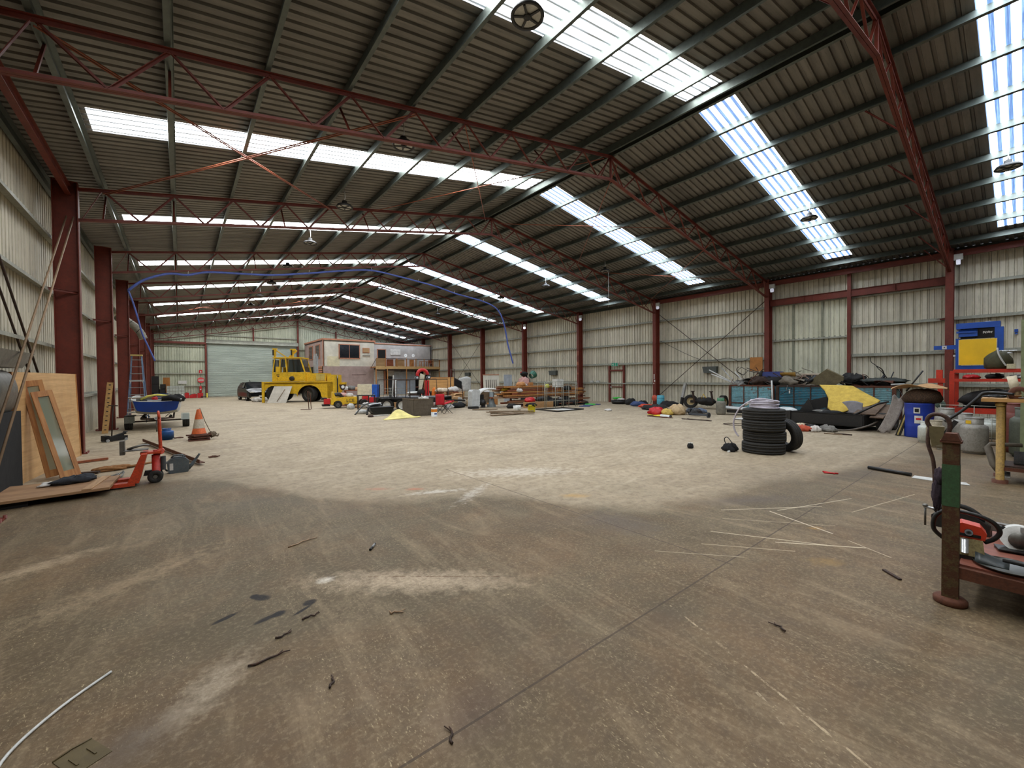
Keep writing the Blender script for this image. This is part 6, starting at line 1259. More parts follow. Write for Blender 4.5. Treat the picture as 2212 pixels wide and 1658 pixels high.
# ---- black tipping trailer with foam and junk
t = thing('box_trailer', 'low black box trailer with sagging sides, loaded with yellow foam', 'trailer', (15.75, 4.85, 0), rot=(0, 0, -1.73))
k = M(); k.box((.95, 0, .30), (1.95, .04, .36)).box((.95, .02, .46), (1.97, .08, .03)).box((.95, -.02, .16), (1.95, .05, .03)); obj('side_board', k, BLACK, t)
obj('side_board', M().box((.95, 1.75, .30), (1.95, .04, .36)), BLACK, t); obj('tray_floor', M().box((.95, .88, .2), (1.95, 1.75, .03)), DARK, t)
obj('front_board', M().box((-.0, .88, .3), (.04, 1.75, .36)), BLACK, t); obj('tailgate', M().box((1.93, .88, .3), (.04, 1.75, .36)), BLACK, t)
k = M(); k.prism([(-.55, .1), (0, .18), (0, .5), (-.2, .48)], -.05, .02, 'Y'); obj('drawbar_plate', k, BLACK, t)
k = M(); k.beam((1.9, .15, .5), (1.75, 1.4, .78), .5, .03, (0, 0, 1)); k.beam((2.2, .1, .42), (2.05, 1.5, .72), .3, .03); obj('mudguard', k, paint('rusty guard', (104, 84, 66), .8, .1, .5, (60, 40, 30), 4), t)
for x in (2.2,): wheel(t, .27, .18, (x, .55, .27), 'X', RUSTD, .5); wheel(t, .27, .18, (x, 1.2, .27), 'X', RUSTD, .5)
obj('ratchet_post', M().tube([(1.7, .05, .47), (2.1, .5, .8), (2.2, .9, .85)], .03, 7), BLACK, t)
FO = paint('mustard foam sheet', (206, 174, 72), .85, 0, .3, (150, 116, 48), 6, .15)
def foam(u, v):   # hung from upper left, curling over to a point at the right
    P = [[(17.1, 4.42, 1.30), (17.0, 3.9, 1.30), (16.95, 3.5, 1.28), (16.85, 3.15, 1.05), (16.7, 2.78, .84)],
         [(16.8, 4.2, 1.12), (16.7, 3.8, 1.05), (16.65, 3.45, 1.02), (16.6, 3.15, .9), (16.55, 2.82, .77)],
         [(16.4, 4.0, .88), (16.3, 3.75, .75), (16.3, 3.45, .75), (16.4, 3.2, .72), (16.45, 2.95, .70)],
         [(16.1, 3.95, .6), (16.0, 3.8, .48), (16.0, 3.55, .48), (16.2, 3.3, .60), (16.3, 3.1, .64)]]
    a, b_ = u*4, v*3; i, j = min(3, int(a)), min(2, int(b_)); a -= i; b_ -= j
    f = lambda p, q, s_: [p[c_]*(1-s_)+q[c_]*s_ for c_ in range(3)]
    sm = a*a*(3-2*a); return f(f(P[j][i], P[j][i+1], sm), f(P[j+1][i], P[j+1][i+1], sm), b_)
single('foam_sheet', M().grid(foam, 20, 15, True, .03), FO, 'large mustard foam sheet draped over the black box trailer', 'foam')
single('grey_liner', M().grid(lambda u, v: (16.15-.25*u+.15*v, 3.62-.55*u, .42+.38*v+.06*math.sin(PI*u)), 8, 8, True, .02), paint('grey mauve liner', (124, 120, 122), .6, 0, .2, (80, 78, 80), 5), 'grey curled liner panel below the mustard foam in the trailer', 'panel')
single('black_bag', M().blob((0, 0, 0), (.3, .6, .2), .3, 8), FAB_BLK, 'black curled rubber flap at the bottom of the mustard foam', 'flap', loc=(15.95, 3.85, .44))
single('black_fin', M().prism([(-.15, 0), (.3, 0), (.12, .42)], 0, .04, 'X'), BLACK, 'pointed black fin standing at the left end of the box trailer', 'panel', loc=(16.2, 4.6, .46)).rotation_euler = (0, 0, PI)
single('black_panel', M().beam((0, 0, .12), (.1, -.65, .3), .04, .34), BLACK, 'black sloping panel behind the fin in the box trailer', 'panel', loc=(16.6, 4.55, .52))
for i, (x, y, z, d_, mt, lab) in enumerate([(16.1, 4.1, .5, (.4, .5, .1), STEEL, 'grey bracket heap in the box trailer left of the foam'), (16.25, 5.15, .45, (.5, .7, .24), paint('glossy white fibreglass', (212, 216, 214), .25), 'glossy white moulded hood at the left end of the box trailer')]):
    single(['bracket_heap', 'moulded_hood'][i], M().blob((0, 0, 0), d_, .15, 5+i), mt, lab, ['bracket', 'hood'][i], loc=(x, y, z))
single('dark_block', M().box((0, 0, .2), (.6, .8, .4)), BLACK, 'black block under the glossy white hood', 'block', loc=(16.4, 5.3, 0))
single('flexible_pipe', M().tube(smooth([(14.9, 4.3, .03), (14.9, 3.7, .04), (15.0, 3.2, .06), (15.4, 2.8, .2), (16.0, 2.55, .42), (16.4, 2.4, .5)]), .025, 7), paint('grey conduit', (98, 88, 78), .6), 'long grey conduit curving along the floor past the box trailer', 'conduit')
JR = [(14.55, 4.35, .3, 'pinkish', (190, 130, 112)), (14.4, 4.1, .25, 'orange red', (190, 80, 50)), (14.75, 4.0, .3, 'dark', (50, 46, 44)), (14.5, 3.85, .24, 'white', (214, 206, 196)), (14.8, 3.6, .3, 'grey', (120, 116, 108)), (14.6, 4.6, .2, 'black', (24, 24, 24)), (14.95, 4.35, .25, 'cream', (206, 190, 160))]
for i, (x, y, s_, nm, rgb) in enumerate(JR): single('rubbish_piece', M().blob((0, 0, .06), (s_, s_*1.2, .16), .55, 120+i, flat=True).tube([(-.1, 0, .08), (.15, .2, .03)], .015, 5), paint(nm+' rubbish', rgb, .8), '%s crumpled rubbish in the floor heap left of the box trailer' % nm, 'rubbish', 'rubbish heap left of the box trailer', (x, y, 0), i*.7)
single('wood_stick', M().beam((14.3, 3.35, .02), (14.25, 2.95, .02), .04, .03), RUSTD, 'dark stick lying on the floor in front of the box trailer', 'stick'); single('wood_lath', M().beam((14.15, 3.55, .015), (14.2, 3.15, .015), .05, .02), GREYW, 'pale lath lying beside the dark stick', 'lath')
# ---- tyres with hose
ty = thing('stacked_tyre', '', 'tyre', (9.83, 3.55, .118), group='four tyre stack'); T_ = obj('tread_body', tyre_mesh(.41, .24, .22), RUBBER, ty)
tl = ['bottom tyre of the stack of four black tyres', 'second tyre from the bottom of the stack of four', 'third tyre from the bottom of the stack of four', 'top tyre of the stack of four, carrying the lilac hose']
ty['label'] = tl[0]
for i in (1, 2, 3): dup(ty, (9.83+.03*(i == 1)-.02*(i == 2)+.02, 3.55-.0*i, .118+.236*i), .3*i, tl[i])
t = thing('spare_tyre', 'black tyre standing upright behind the right of the tyre stack', 'tyre', (10.32, 3.28, .355)); w_ = obj('tread_body', tyre_mesh(.355, .2, .2), RUBBER, t); w_.rotation_euler = (0, PI/2-.15, -.45)
LIL = paint('lilac garden hose', (196, 190, 204), .45, 0, .1, (150, 144, 170), 5, .02)
t = thing('lilac_hose', 'thick lilac hose coiled on top of the tyre stack', 'hose', (9.8, 3.52, .95))
for j in range(6): z = .03+.028*j; obj('coil', M().tube([((.27-.015*(j % 3)+.012*math.sin(a*2+j))*math.cos(a), (.27-.02*(j % 2))*math.sin(a), z+.012*math.sin(a+j)) for a in [2*PI*i/26 for i in range(26)]], .018, 7, closed=True), LIL, t)
obj('loose_end', M().tube(smooth([(-.1, -.3, .16), (-.25, .0, .22), (-.3, .24, .12), (-.28, .42, -.05), (-.26, .52, -.3), (-.25, .50, -.5), (-.25, .42, -.62)]), .017, 7), LIL, t); obj('tape_wrap', M().tube([(-.28, .2, .13), (-.27, .27, .08)], .035, 8), PALEP, t)
single('cable_bag', M().blob((0, 0, .07), (.28, .26, .16), .4, 21, flat=True), FAB_BLK, 'small black bag on the floor left of the tyre stack', 'bag', loc=(9.45, 4.08, 0)); single('bag_cable', M().tube(smooth([(9.45, 4.15, .1), (9.45, 4.2, .25), (9.42, 4.12, .3), (9.4, 4.02, .2), (9.4, 3.95, .1)]), .01, 5), BLACK, 'thin black cable loop rising from the small black bag', 'cable')
single('white_stub', M().cyl((0, 0, .02), .02, .07, 8, 'X'), PALEP, 'small white stub on the floor before the black bag', 'stub', loc=(9.25, 4.02, 0))
single('wire_ring', M().tube([(14.6+.3*math.cos(a), 6.15+.35*math.sin(a), .02) for a in [2*PI*i/20 for i in range(20)]], .012, 5, closed=True), RUSTD, 'thin brown wire ring flat on the floor behind the tyre stack', 'ring')
t = thing('boot', 'small black and white shoe upturned on the empty floor, centre right', 'shoe', (9.15, 4.83, 0), .5); obj('upper', M().blob((0, 0, .06), (.2, .13, .13), .15, 4, flat=True), FAB_BLK, t); obj('sole', M().beam((-.05, 0, .13), (.08, -.02, .02), .1, .02), PALEP, t)
# ---- axle with wheels, machinery behind
t = thing('wheel_axle', 'old axle with two cream rimmed wheels and springs by the right wall', 'axle', (20.7, 10.9, 0), 0)
CR = paint('cream rusty rim', (206, 186, 140), .6, 0, .4, (120, 66, 40), 8)
wheel(t, .35, .24, (0, 0, .35), 'Y', CR, .55, 'wheel', RUBBER); wheel(t, .35, .24, (.1, -1.6, .35), 'Y', CR, .55)
t.children[0].rotation_euler = (PI/2, 0, -1.1)
obj('axle_beam', M().beam((0, 0, .35), (.1, -1.6, .35), .12, .12), DARK, t)
for y_ in (-.25, -1.2): obj('leaf_spring', M().beam((-.1, y_, .3), (-.05, y_+.12, .85), .08, .05).box((-.05, y_+.12, .87), (.12, .14, .05)), RUSTD, t)
obj('brackets', M().blob((.0, -.8, .38), (.5, .9, .35), .4, 9), DARK, t); obj('yellow_strap', M().tube([(-.1, -.6, .45), (-.1, -.7, .75), (-.1, -.95, .4)], .02, 5), YEL, t)
b = gas_bottle('gas_bottle', 'grey gas bottle with a green and white collar in front of the axle', .19, .74, (18.0, 8.15, 0), paint('grey galvanised bottle', (140, 136, 124), .5, .3, .4, (90, 84, 70), 6), cat='gas bottle')
obj('green_collar', M().lathe([(.135, .58), (.14, .59), (.14, .7), (.135, .71)], n=22), paint('green collar', (52, 140, 96), .5, 0, .5, (200, 206, 196), 12), b)
t = thing('light_blue_drum', 'light blue plastic drum at the foot of the column, by the right wall', 'drum', (20.9, 12.75, 0)); obj('drum_body', M().lathe([(.001, 0), (.19, 0), (.2, .03), (.2, .25), (.205, .27), (.2, .29), (.2, .55), (.17, .6), (.001, .6)], n=24), paint('light blue plastic', (96, 186, 206), .45, 0, .2, (70, 120, 130), 6, .05), t); obj('rib_band', M().lathe([(.202, .15), (.21, .165), (.202, .18)], n=24).lathe([(.202, .42), (.21, .435), (.202, .45)], n=24), paint('darker blue band', (70, 150, 176), .5), t)
t = thing('outboard_leg', 'tall pale grey outboard leg leaning on the right wall', 'machine part', (21.2, 11.7, 0), rot=(.12, .05, 0)); obj('upper_shaft', M().beam((0, 0, .5), (0, -.05, 1.3), .12, .14), paint('pale grey casting', (184, 184, 180), .4, .2), t); obj('lower_unit', M().beam((0, 0, 0), (0, 0, .52), .12, .16), DARK, t)
k = M()
for i in range(6): k.tube([(0, -.2*i, 0), (0, -.2*i, .2)], .012, 4)
for z in (.04, .12, .2): k.tube([(0, 0, z), (0, -1.2, z)], .012, 4)
single('wire_frame', k, RUSTD, 'low brown wire frame lying on the floor left of the gas bottle', 'frame', loc=(16.9, 9.5, 0))
ML = [(16.2, 10.1, 0, .5, .5, .3, RED, 'red_engine', 'engine', 'red small engine in the heap before the axle'), (16.3, 9.65, 0, .4, .45, .25, paint('yellow fittings', (224, 190, 90), .6, 0, .5, (70, 60, 40), 12), 'yellow_fittings', 'fittings', 'bundle of yellow fittings right of the red engine'),
      (16.7, 9.4, 0, .55, .6, .42, paint('cream hose reel', (206, 178, 136), .7, 0, .3, (150, 120, 84), 10, .3), 'cream_hose', 'hose', 'cream coiled hose heap on the floor before the axle'), (17.2, 10.6, 0, .9, .7, .35, DARK, 'dark_machinery', 'machinery', 'dark machinery heap behind the red engine'),
      (17.0, 8.75, 0, .35, .5, .28, BLACK, 'black_motor', 'motor', 'black motor with a white cap in front of the axle'), (18.2, 9.3, 0, .5, .9, .2, paint('blue white packs', (60, 80, 110), .6, 0, .7, (180, 190, 200), 14), 'blue_pack', 'pack', 'blue and white packs on the floor before the axle'),
      (20.0, 13.6, 0, .6, .8, .25, paint('slate blue fabric', (66, 84, 126), .9, 0, .2, (40, 50, 80), 6, .3), 'blue_fabric', 'fabric', 'slate blue fabric pile left of the light blue drum'), (20.6, 14.5, 0, .5, .6, .35, DARK, 'dark_tub', 'tub', 'dark grey tub between exit door and blue fabric'),
      (20.9, 13.9, 0, .45, .6, .25, FAB_BLK, 'black_bag', 'bag', 'black bag behind the slate blue fabric'), (19.3, 12.6, 0, .5, .8, .18, ORANGE, 'orange_tool', 'tool', 'orange red tool frame on the floor before the light blue drum'), (20.8, 12.2, 0, .6, .9, .28, DARK, 'hose_heap', 'hose', 'dark hose heap right of the light blue drum'), (18.2, 11.6, 0, .5, .9, .22, DARK, 'dark_bundle', 'bundle', 'dark bundle on the floor between red engine and drum')]
for i, (x, y, z, a, b_, c, mt, nm, cat, lab) in enumerate(ML):
    k = M().blob((0, 0, c*.45), (a, b_, c), .4, 140+i, flat=True)
    if nm == 'cream_hose':
        for j in range(3): k.tube([((.26-.03*j)*math.cos(a_)*.8, (.28-.03*j)*math.sin(a_), .14+.06*j+.08*math.cos(a_)) for a_ in [2*PI*q_/18 for q_ in range(18)]], .03, 6, closed=True)
    if nm == 'black_motor': k.cyl((-.1, .2, .2), .08, .12, 12, 'Y')
    single(nm, k, mt, lab, cat, loc=(x, y, z))
t = thing('folding_stool', 'small orange red folding stool at the foot of the column', 'stool', (21.1, 13.25, 0)); obj('seat_back', M().blob((0, 0, .42), (.12, .36, .36), .1, 3), paint('orange red seat', (214, 92, 66), .6), t)
for y_ in (-.15, .15): obj('leg', M().tube([(-.1, y_, .25), (-.15, y_*1.3, 0)], .012, 5), RUST, t)
single('yellow_sheet', M().grid(lambda u, v: (.35*v, -1.0*u, .02+.02*math.sin(9*u+4*v)), 12, 4, True, .008), paint('bright yellow film', (240, 214, 20), .5, 0, .1, (220, 170, 20), 5), 'bright yellow plastic sheet flat on the floor by the red engine', 'sheet', loc=(15.5, 10.1, 0))
t = thing('white_cylinder', 'white tube with a black end cap lying beside the yellow sheet', 'tube', (15.35, 9.15, .05), -.25); obj('tube', M().cyl((0, 0, 0), .05, .5, 14, 'Y'), WHITE, t); obj('end_cap', M().cyl((0, -.27, 0), .052, .05, 14, 'Y'), BLACK, t)
t = thing('black_axle', 'black tubular part with a flanged end lying on the floor before the gas bottle', 'machine part', (16.4, 8.3, .1), -.2); obj('shaft', M().cyl((0, 0, 0), .05, .9, 12, 'Y'), BLACK, t); obj('flange', M().cyl((0, -.45, 0), .11, .04, 18, 'Y'), BLACK, t)
for i, (y, mt) in enumerate(((9.2, RUST), (7.7, RUSTD))): single('floor_cord', M().tube(squiggle((0, 0), 24, .1, .7, 30+i, .01, 1.3), .014, 5), mt, ['reddish cord lying on the floor in front of the black motor', 'brown cord lying on the floor before the white sheet'][i], 'cord', loc=(15.1, y, 0))
t = thing('shell_sandpit', 'dark tub heaped with lime green lid and white scraps by the exit door', 'tub', (20.9, 15.55, 0)); obj('tub_body', M().lathe([(.001, 0), (.4, 0), (.5, .22), (.48, .22), (.38, .03)], n=24), BLACK, t); obj('green_lid', M().blob((0, .15, .34), (.6, .5, .14), .2, 3), paint('lime green plastic', (70, 196, 70), .45), t); obj('white_scrap', M().blob((-.1, -.22, .28), (.4, .4, .14), .3, 4), FAB_WHT, t)
single('green_lid', M().lathe([(.001, .08), (.3, .06), (.36, 0), (.34, 0), (.3, .04)], n=26), paint('lime green plastic', (70, 196, 70)), 'lime green round lid flat on the floor right of the timber rack', 'lid', loc=(19.0, 16.2, 0))
for i, (x, y, L_) in enumerate(((17.6, 15.4, 1.0), (18.4, 15.8, .9), (19.3, 16.0, .7))): single('blue_hose_length', M().tube(squiggle((0, 0), 30, .35, L_*.35, 50+i, .015, 2), .02, 6), paint('slate hose', (78, 92, 134), .6), 'slate blue hose tangle on the floor, %s of three before the exit door' % ['nearest', 'middle', 'farthest'][i], 'hose', 'slate hoses on the floor', (x, y, 0))
for i, (x, y) in enumerate(((14.75, 10.75), (16.3, 13.3))): pass
single('white_cap', M().blob((0, 0, .04), (.26, .34, .1), .35, 77, flat=True), FAB_WHT, 'small crumpled white cloth alone on the floor before the exit door', 'cloth', loc=(16.2, 12.7, 0))
single('car_hood', M().grid(lambda u, v: (18.7-.5*v, 8.3-1.5*u, .06+.28*math.sin(PI*v*.6+.5)*(1-.2*u)), 10, 8, True, .03), PALEP, 'silver white moulded bonnet with dark openings before the rusty bin', 'bonnet')
single('bonnet_insert', M().box((18.13, 7.5, .16), (.06, .9, .12)), DARK, 'dark slot insert along the front of the silver white bonnet', 'insert')
single('white_sheet', M().grid(lambda u, v: (16.3+.7*v, 6.95-1.1*u, .012+.03*math.sin(5*u)*math.sin(3*v)+.02), 10, 6, True, .008), FAB_WHT, 'white crumpled sheet flat on the floor left of the tyre stack', 'sheet')
# ---- drum, cardboard, boards
t = thing('blue_drum', 'dark blue plastic drum with two paper labels, right of the box trailer', 'drum', (15.22, 1.75, 0)); obj('drum_body', drum_mesh(.29, .9), paint('dark blue plastic drum', (22, 54, 158), .4, 0, .12, (16, 30, 90), 4, .03), t)
def drum_label(z, h, a0, a1, nm, mt, off=.004): obj(nm, M().grid(lambda u, v: ((.296+off)*math.cos(a0+(a1-a0)*u), (.296+off)*math.sin(a0+(a1-a0)*u), z+h*v), 8, 2, True), mt, t)
c_ = PI+.11
drum_label(.38, .2, c_-.30, c_+.22, 'paper_label', WHITE); drum_label(.64, .15, c_-.36, c_+.06, 'paper_label', WHITE); drum_label(.47, .05, c_-.2, c_+.12, 'red_print', RED, .007); drum_label(.67, .09, c_-.28, c_-.02, 'dark_print', DARK, .007)
t = thing('torn_carton', 'torn open cardboard box with dark contents on top of the dark blue drum', 'carton', (15.25, 1.72, .9)); obj('carton_body', M().blob((0, -.02, .16), (.52, .74, .36), .2, 3, flat=True), paint('dark torn carton', (52, 36, 24), .9, 0, .4, (130, 96, 60), 8, .3), t); obj('torn_flap', M().grid(lambda u, v: (-.35+.6*v, .55-1.05*u, .36+.12*math.sin(PI*u)+.05*math.sin(7*u+3*v)), 10, 5, False, .01), CARD, t); obj('black_stick', M().tube([(.1, .3, .3), (.1, -.02, .85)], .02, 6), BLACK, t)
k = M().grid(lambda u, v: (15.55-.25*math.sin(PI*v)*0-.45*(1-v)*0+.0, 2.05+.45*u*.6+.33*(1-v)**1.5+.0, .02+1.02*v-.0*u+.06*math.sin(9*u)), 8, 14, True, .06)
single('paint_stained_cloth', k, paint('greyish draped cloth', (172, 164, 158), .9, 0, .5, (110, 100, 90), 9, .4), 'grey stained cloth draped down left of the dark blue drum', 'cloth')
t = thing('brass_strip_board', 'dark board with a brass strip leaning left of the dark blue drum', 'board', (15.2, 2.16, 0), rot=(.28, 0, 0)); obj('board', M().box((0, 0, .42), (.2, .09, .84)), BLACK, t); obj('brass_strip', M().box((-.105, .0, .42), (.01, .03, .78)), paint('brass strip', (196, 176, 110), .4, .4), t)
single('dark_board', M().box((0, 0, .42), (.25, .06, .84)), RUSTD, 'second dark board leaning beside the brass strip board', 'board', loc=(15.35, 2.0, 0)).rotation_euler = (.22, 0, 0)
# ---- gas cylinders
GC = paint('scuffed grey cylinder', (158, 154, 146), .45, .25, .5, (98, 90, 78), 7, .1); GW = paint('white gas cylinder paint', (208, 212, 204), .45, 0, .3, (130, 128, 112), 7); GG = paint('olive grey cylinder', (84, 88, 74), .55, .1, .5, (50, 46, 38), 6)
gb = gas_bottle('gas_cylinder', 'large scuffed silver gas cylinder behind the rusty post, right foreground', .205, .76, (12.9, .66, 0), GC, 'gas cylinders on the right'); obj('yellow_label', M().grid(lambda u, v: (.142*math.cos(PI-.6+.7*u-.35), .142*math.sin(PI-.6+.7*u-.35), .62+.07*v), 5, 2), YEL, gb)
gas_bottle('gas_cylinder', 'sandy silver gas cylinder standing right of the dark blue drum', .2, .88, (13.95, 1.15, 0), GC, 'gas cylinders on the right', 1.)
gas_bottle('gas_cylinder', 'white gas cylinder tucked against the dark blue drum', .15, .52, (14.1, 1.5, 0), GW, 'gas cylinders on the right')
gas_bottle('gas_cylinder', 'smallest white gas cylinder in front of the sandy one', .1, .34, (13.05, 1.13, 0), GW, 'gas cylinders on the right')
gas_bottle('gas_cylinder', 'beige gas cylinder with banded body in front of the drum', .16, .62, (13.4, 1.27, 0), paint('beige banded cylinder', (176, 164, 140), .5, .1, .5, (110, 96, 74), 8), 'gas cylinders on the right')
gas_bottle('gas_cylinder', 'grey gas cylinder half hidden behind the large silver one', .2, .8, (13.6, .85, 0), GC, 'gas cylinders on the right', 2.)
gas_bottle('gas_cylinder', 'white barbecue size gas cylinder between silver cylinder and timber bench', .16, .46, (15.1, .52, .12), GW, 'gas cylinders on the right'); single('low_pallet', M().box((0, 0, .05), (.6, 1.3, .1)), GREYW, 'low timber pallet under the white barbecue size cylinder', 'pallet', loc=(15.1, .5, 0))
gas_bottle('gas_cylinder', 'tall olive grey gas cylinder seen under the timber bench', .22, 1.0, (13.0, -.02, .0), GG, 'gas cylinders on the right'); gas_bottle('gas_cylinder', 'rusty red gas cylinder behind the olive grey one under the bench', .2, 1.05, (13.7, .14, 0), paint('rusty red cylinder', (112, 50, 36), .6, 0, .4, (60, 36, 28), 6), 'gas cylinders on the right', 1.)
# ---- red frame with press
RF2 = paint('red frame paint', (206, 52, 24), .45, 0, .25, (110, 40, 24), 4, .04)
t = thing('red_steel_frame', 'big red steel frame trolley carrying the blue and yellow press', 'frame', (16.0, 0, 0))
k = M(); k.box((0, .1, 1.73), (.1, 2.2, .09)).box((0, .1, 1.49), (.08, 2.2, .07)).box((1.1, .1, 1.73), (.1, 2.2, .09)); obj('top_rail', k, RF2, t)
for y_ in (1.22, -.9):
    for x in (0, 1.1): obj('upright', M().box((x+.002, y_, .84), (.094, .096, 1.68)), RF2, t)
obj('cross_rail', M().box((.55, 1.22, 1.7), (1.1, .08, .08)).box((.55, 1.22, .7), (1.1, .08, .08)), RF2, t)
obj('low_rail', M().box((0, .2, .70), (.08, 2.2, .14)).box((0, .2, .38), (.08, 2.2, .1)).box((0, 1.22, .54), (.08, .08, .3)), RF2, t)
k = M(); k.box((-.02, 1.45, 1.60), (.12, .12, .34)).box((-.03, 1.5, 1.48), (.16, .32, .12)).box((-.03, 1.43, 1.2), (.1, .1, .45)); obj('outrigger_arm', k, RF2, t)
obj('castor_fork', M().box((-.03, 1.43, .95), (.08, .06, .16)), ALU, t); w_ = obj('castor_wheel', M().lathe([(.02, -.025), (.1, -.03), (.11, -.015), (.11, .015), (.1, .03), (.02, .025), (.02, -.025)], n=24), paint('green grey castor', (130, 150, 136), .5), t, (-.05, 1.43, .84)); w_.rotation_euler = (0, PI/2, .2)
for i, (y_, z, c_) in enumerate([(.9, 1.56, RED), (.5, 1.58, DARK), (.1, 1.56, STEEL), (-.3, 1.58, DARK)]): single('drawer_clutter', M().blob((16.45, y_, z), (.5, .3, .14), .3, 160+i), c_, '%s clutter between the red frame top rails, %s of four' % (['red', 'black', 'grey', 'dark'][i], ['leftmost', 'second', 'third', 'rightmost'][i]), 'clutter', 'clutter in the red frame')
single('lower_machine', M().blob((16.6, .3, .95), (.9, 1.5, .55), .3, 171).box((16.6, .3, .72), (1.0, 1.8, .04)), DARK, 'dark machine lumps on the lower shelf of the red frame', 'machine')
t = thing('hydraulic_press', 'bright blue press with big yellow panel on the red frame', 'press', (16.75, .80, 1.775))
BP = paint('bright press blue', (10, 76, 172), .4, 0, .08, (10, 50, 110), 3, .02)
k = M(); k.box((0, .0, 1.17), (.5, .78, .15)); obj('top_beam', k, BP, t); obj('right_column', M().box((0, -.37, .63), (.49, .15, .93)), BP, t); obj('left_column', M().box((0, .36, .42), (.4, .08, .84)), BP, t); obj('base_beam', M().box((0, 0, .05), (.5, .78, .1)), BP, t)
obj('press_head', M().prism([(-.3+.02, .88), (-.3+.02, 1.02), (-.33, 1.06), (.1, 1.06), (.1, .88)], .0, .34, 'Y').box((-.28, .2, 1.0), (.06, .36, .05)), BP, t)
obj('painted_dark_recess', M().box((-.1, -.02, .96), (.2, .66, .26)), DARK, t); obj('yellow_panel', M().box((-.27, .0, .46), (.02, .66, .68)), paint('press yellow', (246, 198, 24), .4, 0, .03, (220, 170, 20), .8, .0), t)  # solid dark block paints the shade of the slot below the top beam
obj('panel_edge', M().box((-.272, .335, .46), (.015, .012, .69)).box((-.272, -.335, .46), (.015, .012, .69)).box((-.272, 0, .118), (.015, .68, .012)), PALEP, t)
k = M()
for i, (y_, h_) in enumerate(((-.10, .06), (-.12, .03), (-.145, .05), (-.17, .04), (-.195, .05), (-.215, .035), (-.245, .05))): k.box((-.26, y_, .97+.01*math.sin(i*2)), (.006, .012, h_)); k.box((-.26, y_-.01, .98+.01*math.cos(i*3)), (.006, .02, .01))
obj('white_lettering', k, WHITE, t)
obj('side_arm', M().box((-.05, .58, .62), (.1, .5, .11)), BP, t); obj('arm_label', M().box((-.105, .62, .62), (.01, .09, .09)), WHITE, t); obj('label_dot', M().cyl((-.112, .62, .62), .015, .005, 12, 'X'), BLACK, t); obj('top_clip', M().box((0, -.18, 1.26), (.06, .1, .04)), PALEP, t)
obj('switch', M().box((-.12, .42, .38), (.08, .05, .05)), PALEP, t)
single('rusty_gearbox', M().blob((0, 0, .2), (.5, .45, .44), .2, 33, flat=True), paint('mossy rusty casting', (72, 66, 40), .8, .1, .6, (40, 60, 44), 5, .3), 'mossy rusty gearbox standing right of the yellow press panel', 'gearbox', loc=(16.2, .42, 1.775))
single('pale_tube', M().tube(smooth([(15.95, .44, 2.3), (15.93, .42, 2.15), (15.93, .36, 1.98), (15.95, .3, 1.85)]), .018, 7), PALEP, 'pale tube hanging down the rusty gearbox', 'tube')
single('small_cream_box', M().box((0, 0, .06), (.12, .14, .12)), paint('cream board', (206, 196, 160), .6), 'small cream box on the red frame right of the gearbox', 'box', loc=(15.98, .22, 1.775))
t = thing('lamp_reflectors', 'three small white reflector dishes above the red frame, right edge', 'reflector', (16.4, .3, 2.1)); 
for y_, z in ((.05, .14), (-.1, .14), (-.03, .08)): obj('dish', M().cyl((0, y_, z), .07, .025, 18), PALEP, t)
obj('stem', M().tube([(0, -.03, -.32), (0, -.03, .08), (0, .05, .12)], .012, 6), DARK, t)
single('small_blue_bracket', M().box((0, 0, 0), (.1, .08, .1)).cyl((0, -.0, -.09), .035, .05, 12, 'X'), BP, 'small blue bracket fixed on the wall girt beside the pale green post', 'bracket', loc=(22.04, .2, 3.1)); 
single('green_steel_post', M().box((0, 0, 1.3), (.2, .22, 2.6)), paint('pale weathered green', (136, 146, 110), .7, .1, .35, (90, 86, 60), 3), 'pale green weathered steel post at the right edge behind the bench', 'post', loc=(11.6, -.06, 0))
k = M()
for z in (.05, .35, .65, .9): k.tube([(0, .0, z), (0, 1.1, z)], .008, 5)
for i in range(5): k.tube([(0, 1.1*i/4, 0), (0, 1.1*i/4, .9 if i % 2 == 0 else .65)], .008, 5)
single('wire_gate', k, GIRT, 'thin wire gate standing among the gas cylinders', 'gate', loc=(14.6, .2, 0)); 
# ---- timber topped bench
RY_ = paint('yellow rusty pipe', (150, 118, 52), .65, .15, .5, (70, 44, 24), 8, .2)
t = thing('work_bench', 'bench with pale timber top on yellow rusty pipe legs, right edge', 'bench', (9.68, .23, 0))
obj('timber_top', M().box((.3, -.48, 1.255), (.75, 1.35, .05)), wood('bench timber', (206, 160, 96), (176, 126, 70), 1, .7), t)
for x, y_ in ((0, 0), (.6, 0), (0, -.95), (.6, -.95)):
    l_ = obj('leg', M().cyl((x, y_, .64), .045, 1.18, 18), RY_, t); obj('foot', M().cyl((x, y_, .025), .085, .05, 20), RUST, l_); obj('collar', M().cyl((x, y_, 1.2), .055, .06, 18), RY_, l_)
obj('lower_rail', M().box((.0, -.48, .22), (.05, .95, .05)).box((.3, -.48, .22), (.6, .04, .04)), RUST, t); obj('lower_shelf', M().box((.3, -.48, .26), (.6, .95, .02)), RUSTD, t)
single('rolled_mat', M().cyl((0, 0, .1), .1, .8, 18, 'Y'), RUBBER, 'black rolled mat on the lower shelf of the timber topped bench', 'mat', loc=(9.95, -.3, .27))
t = thing('flanged_pipe', 'cream pipe with a round rusty flange standing on the timber bench', 'pipe', (9.75, .08, 1.28), rot=(0, 0, .1)); obj('pipe_body', M().tube([(0, .05, .34), (-.02, .0, .06)], .05, 18), paint('cream pipe', (206, 194, 166), .6, 0, .3, (140, 120, 90), 5), t); obj('flange', M().lathe([(.05, -.02), (.1, -.03), (.115, 0), (.1, .04), (.06, .04), (.05, -.02)], (-.06, -.02, .07), 24, 'X'), RUST, t)
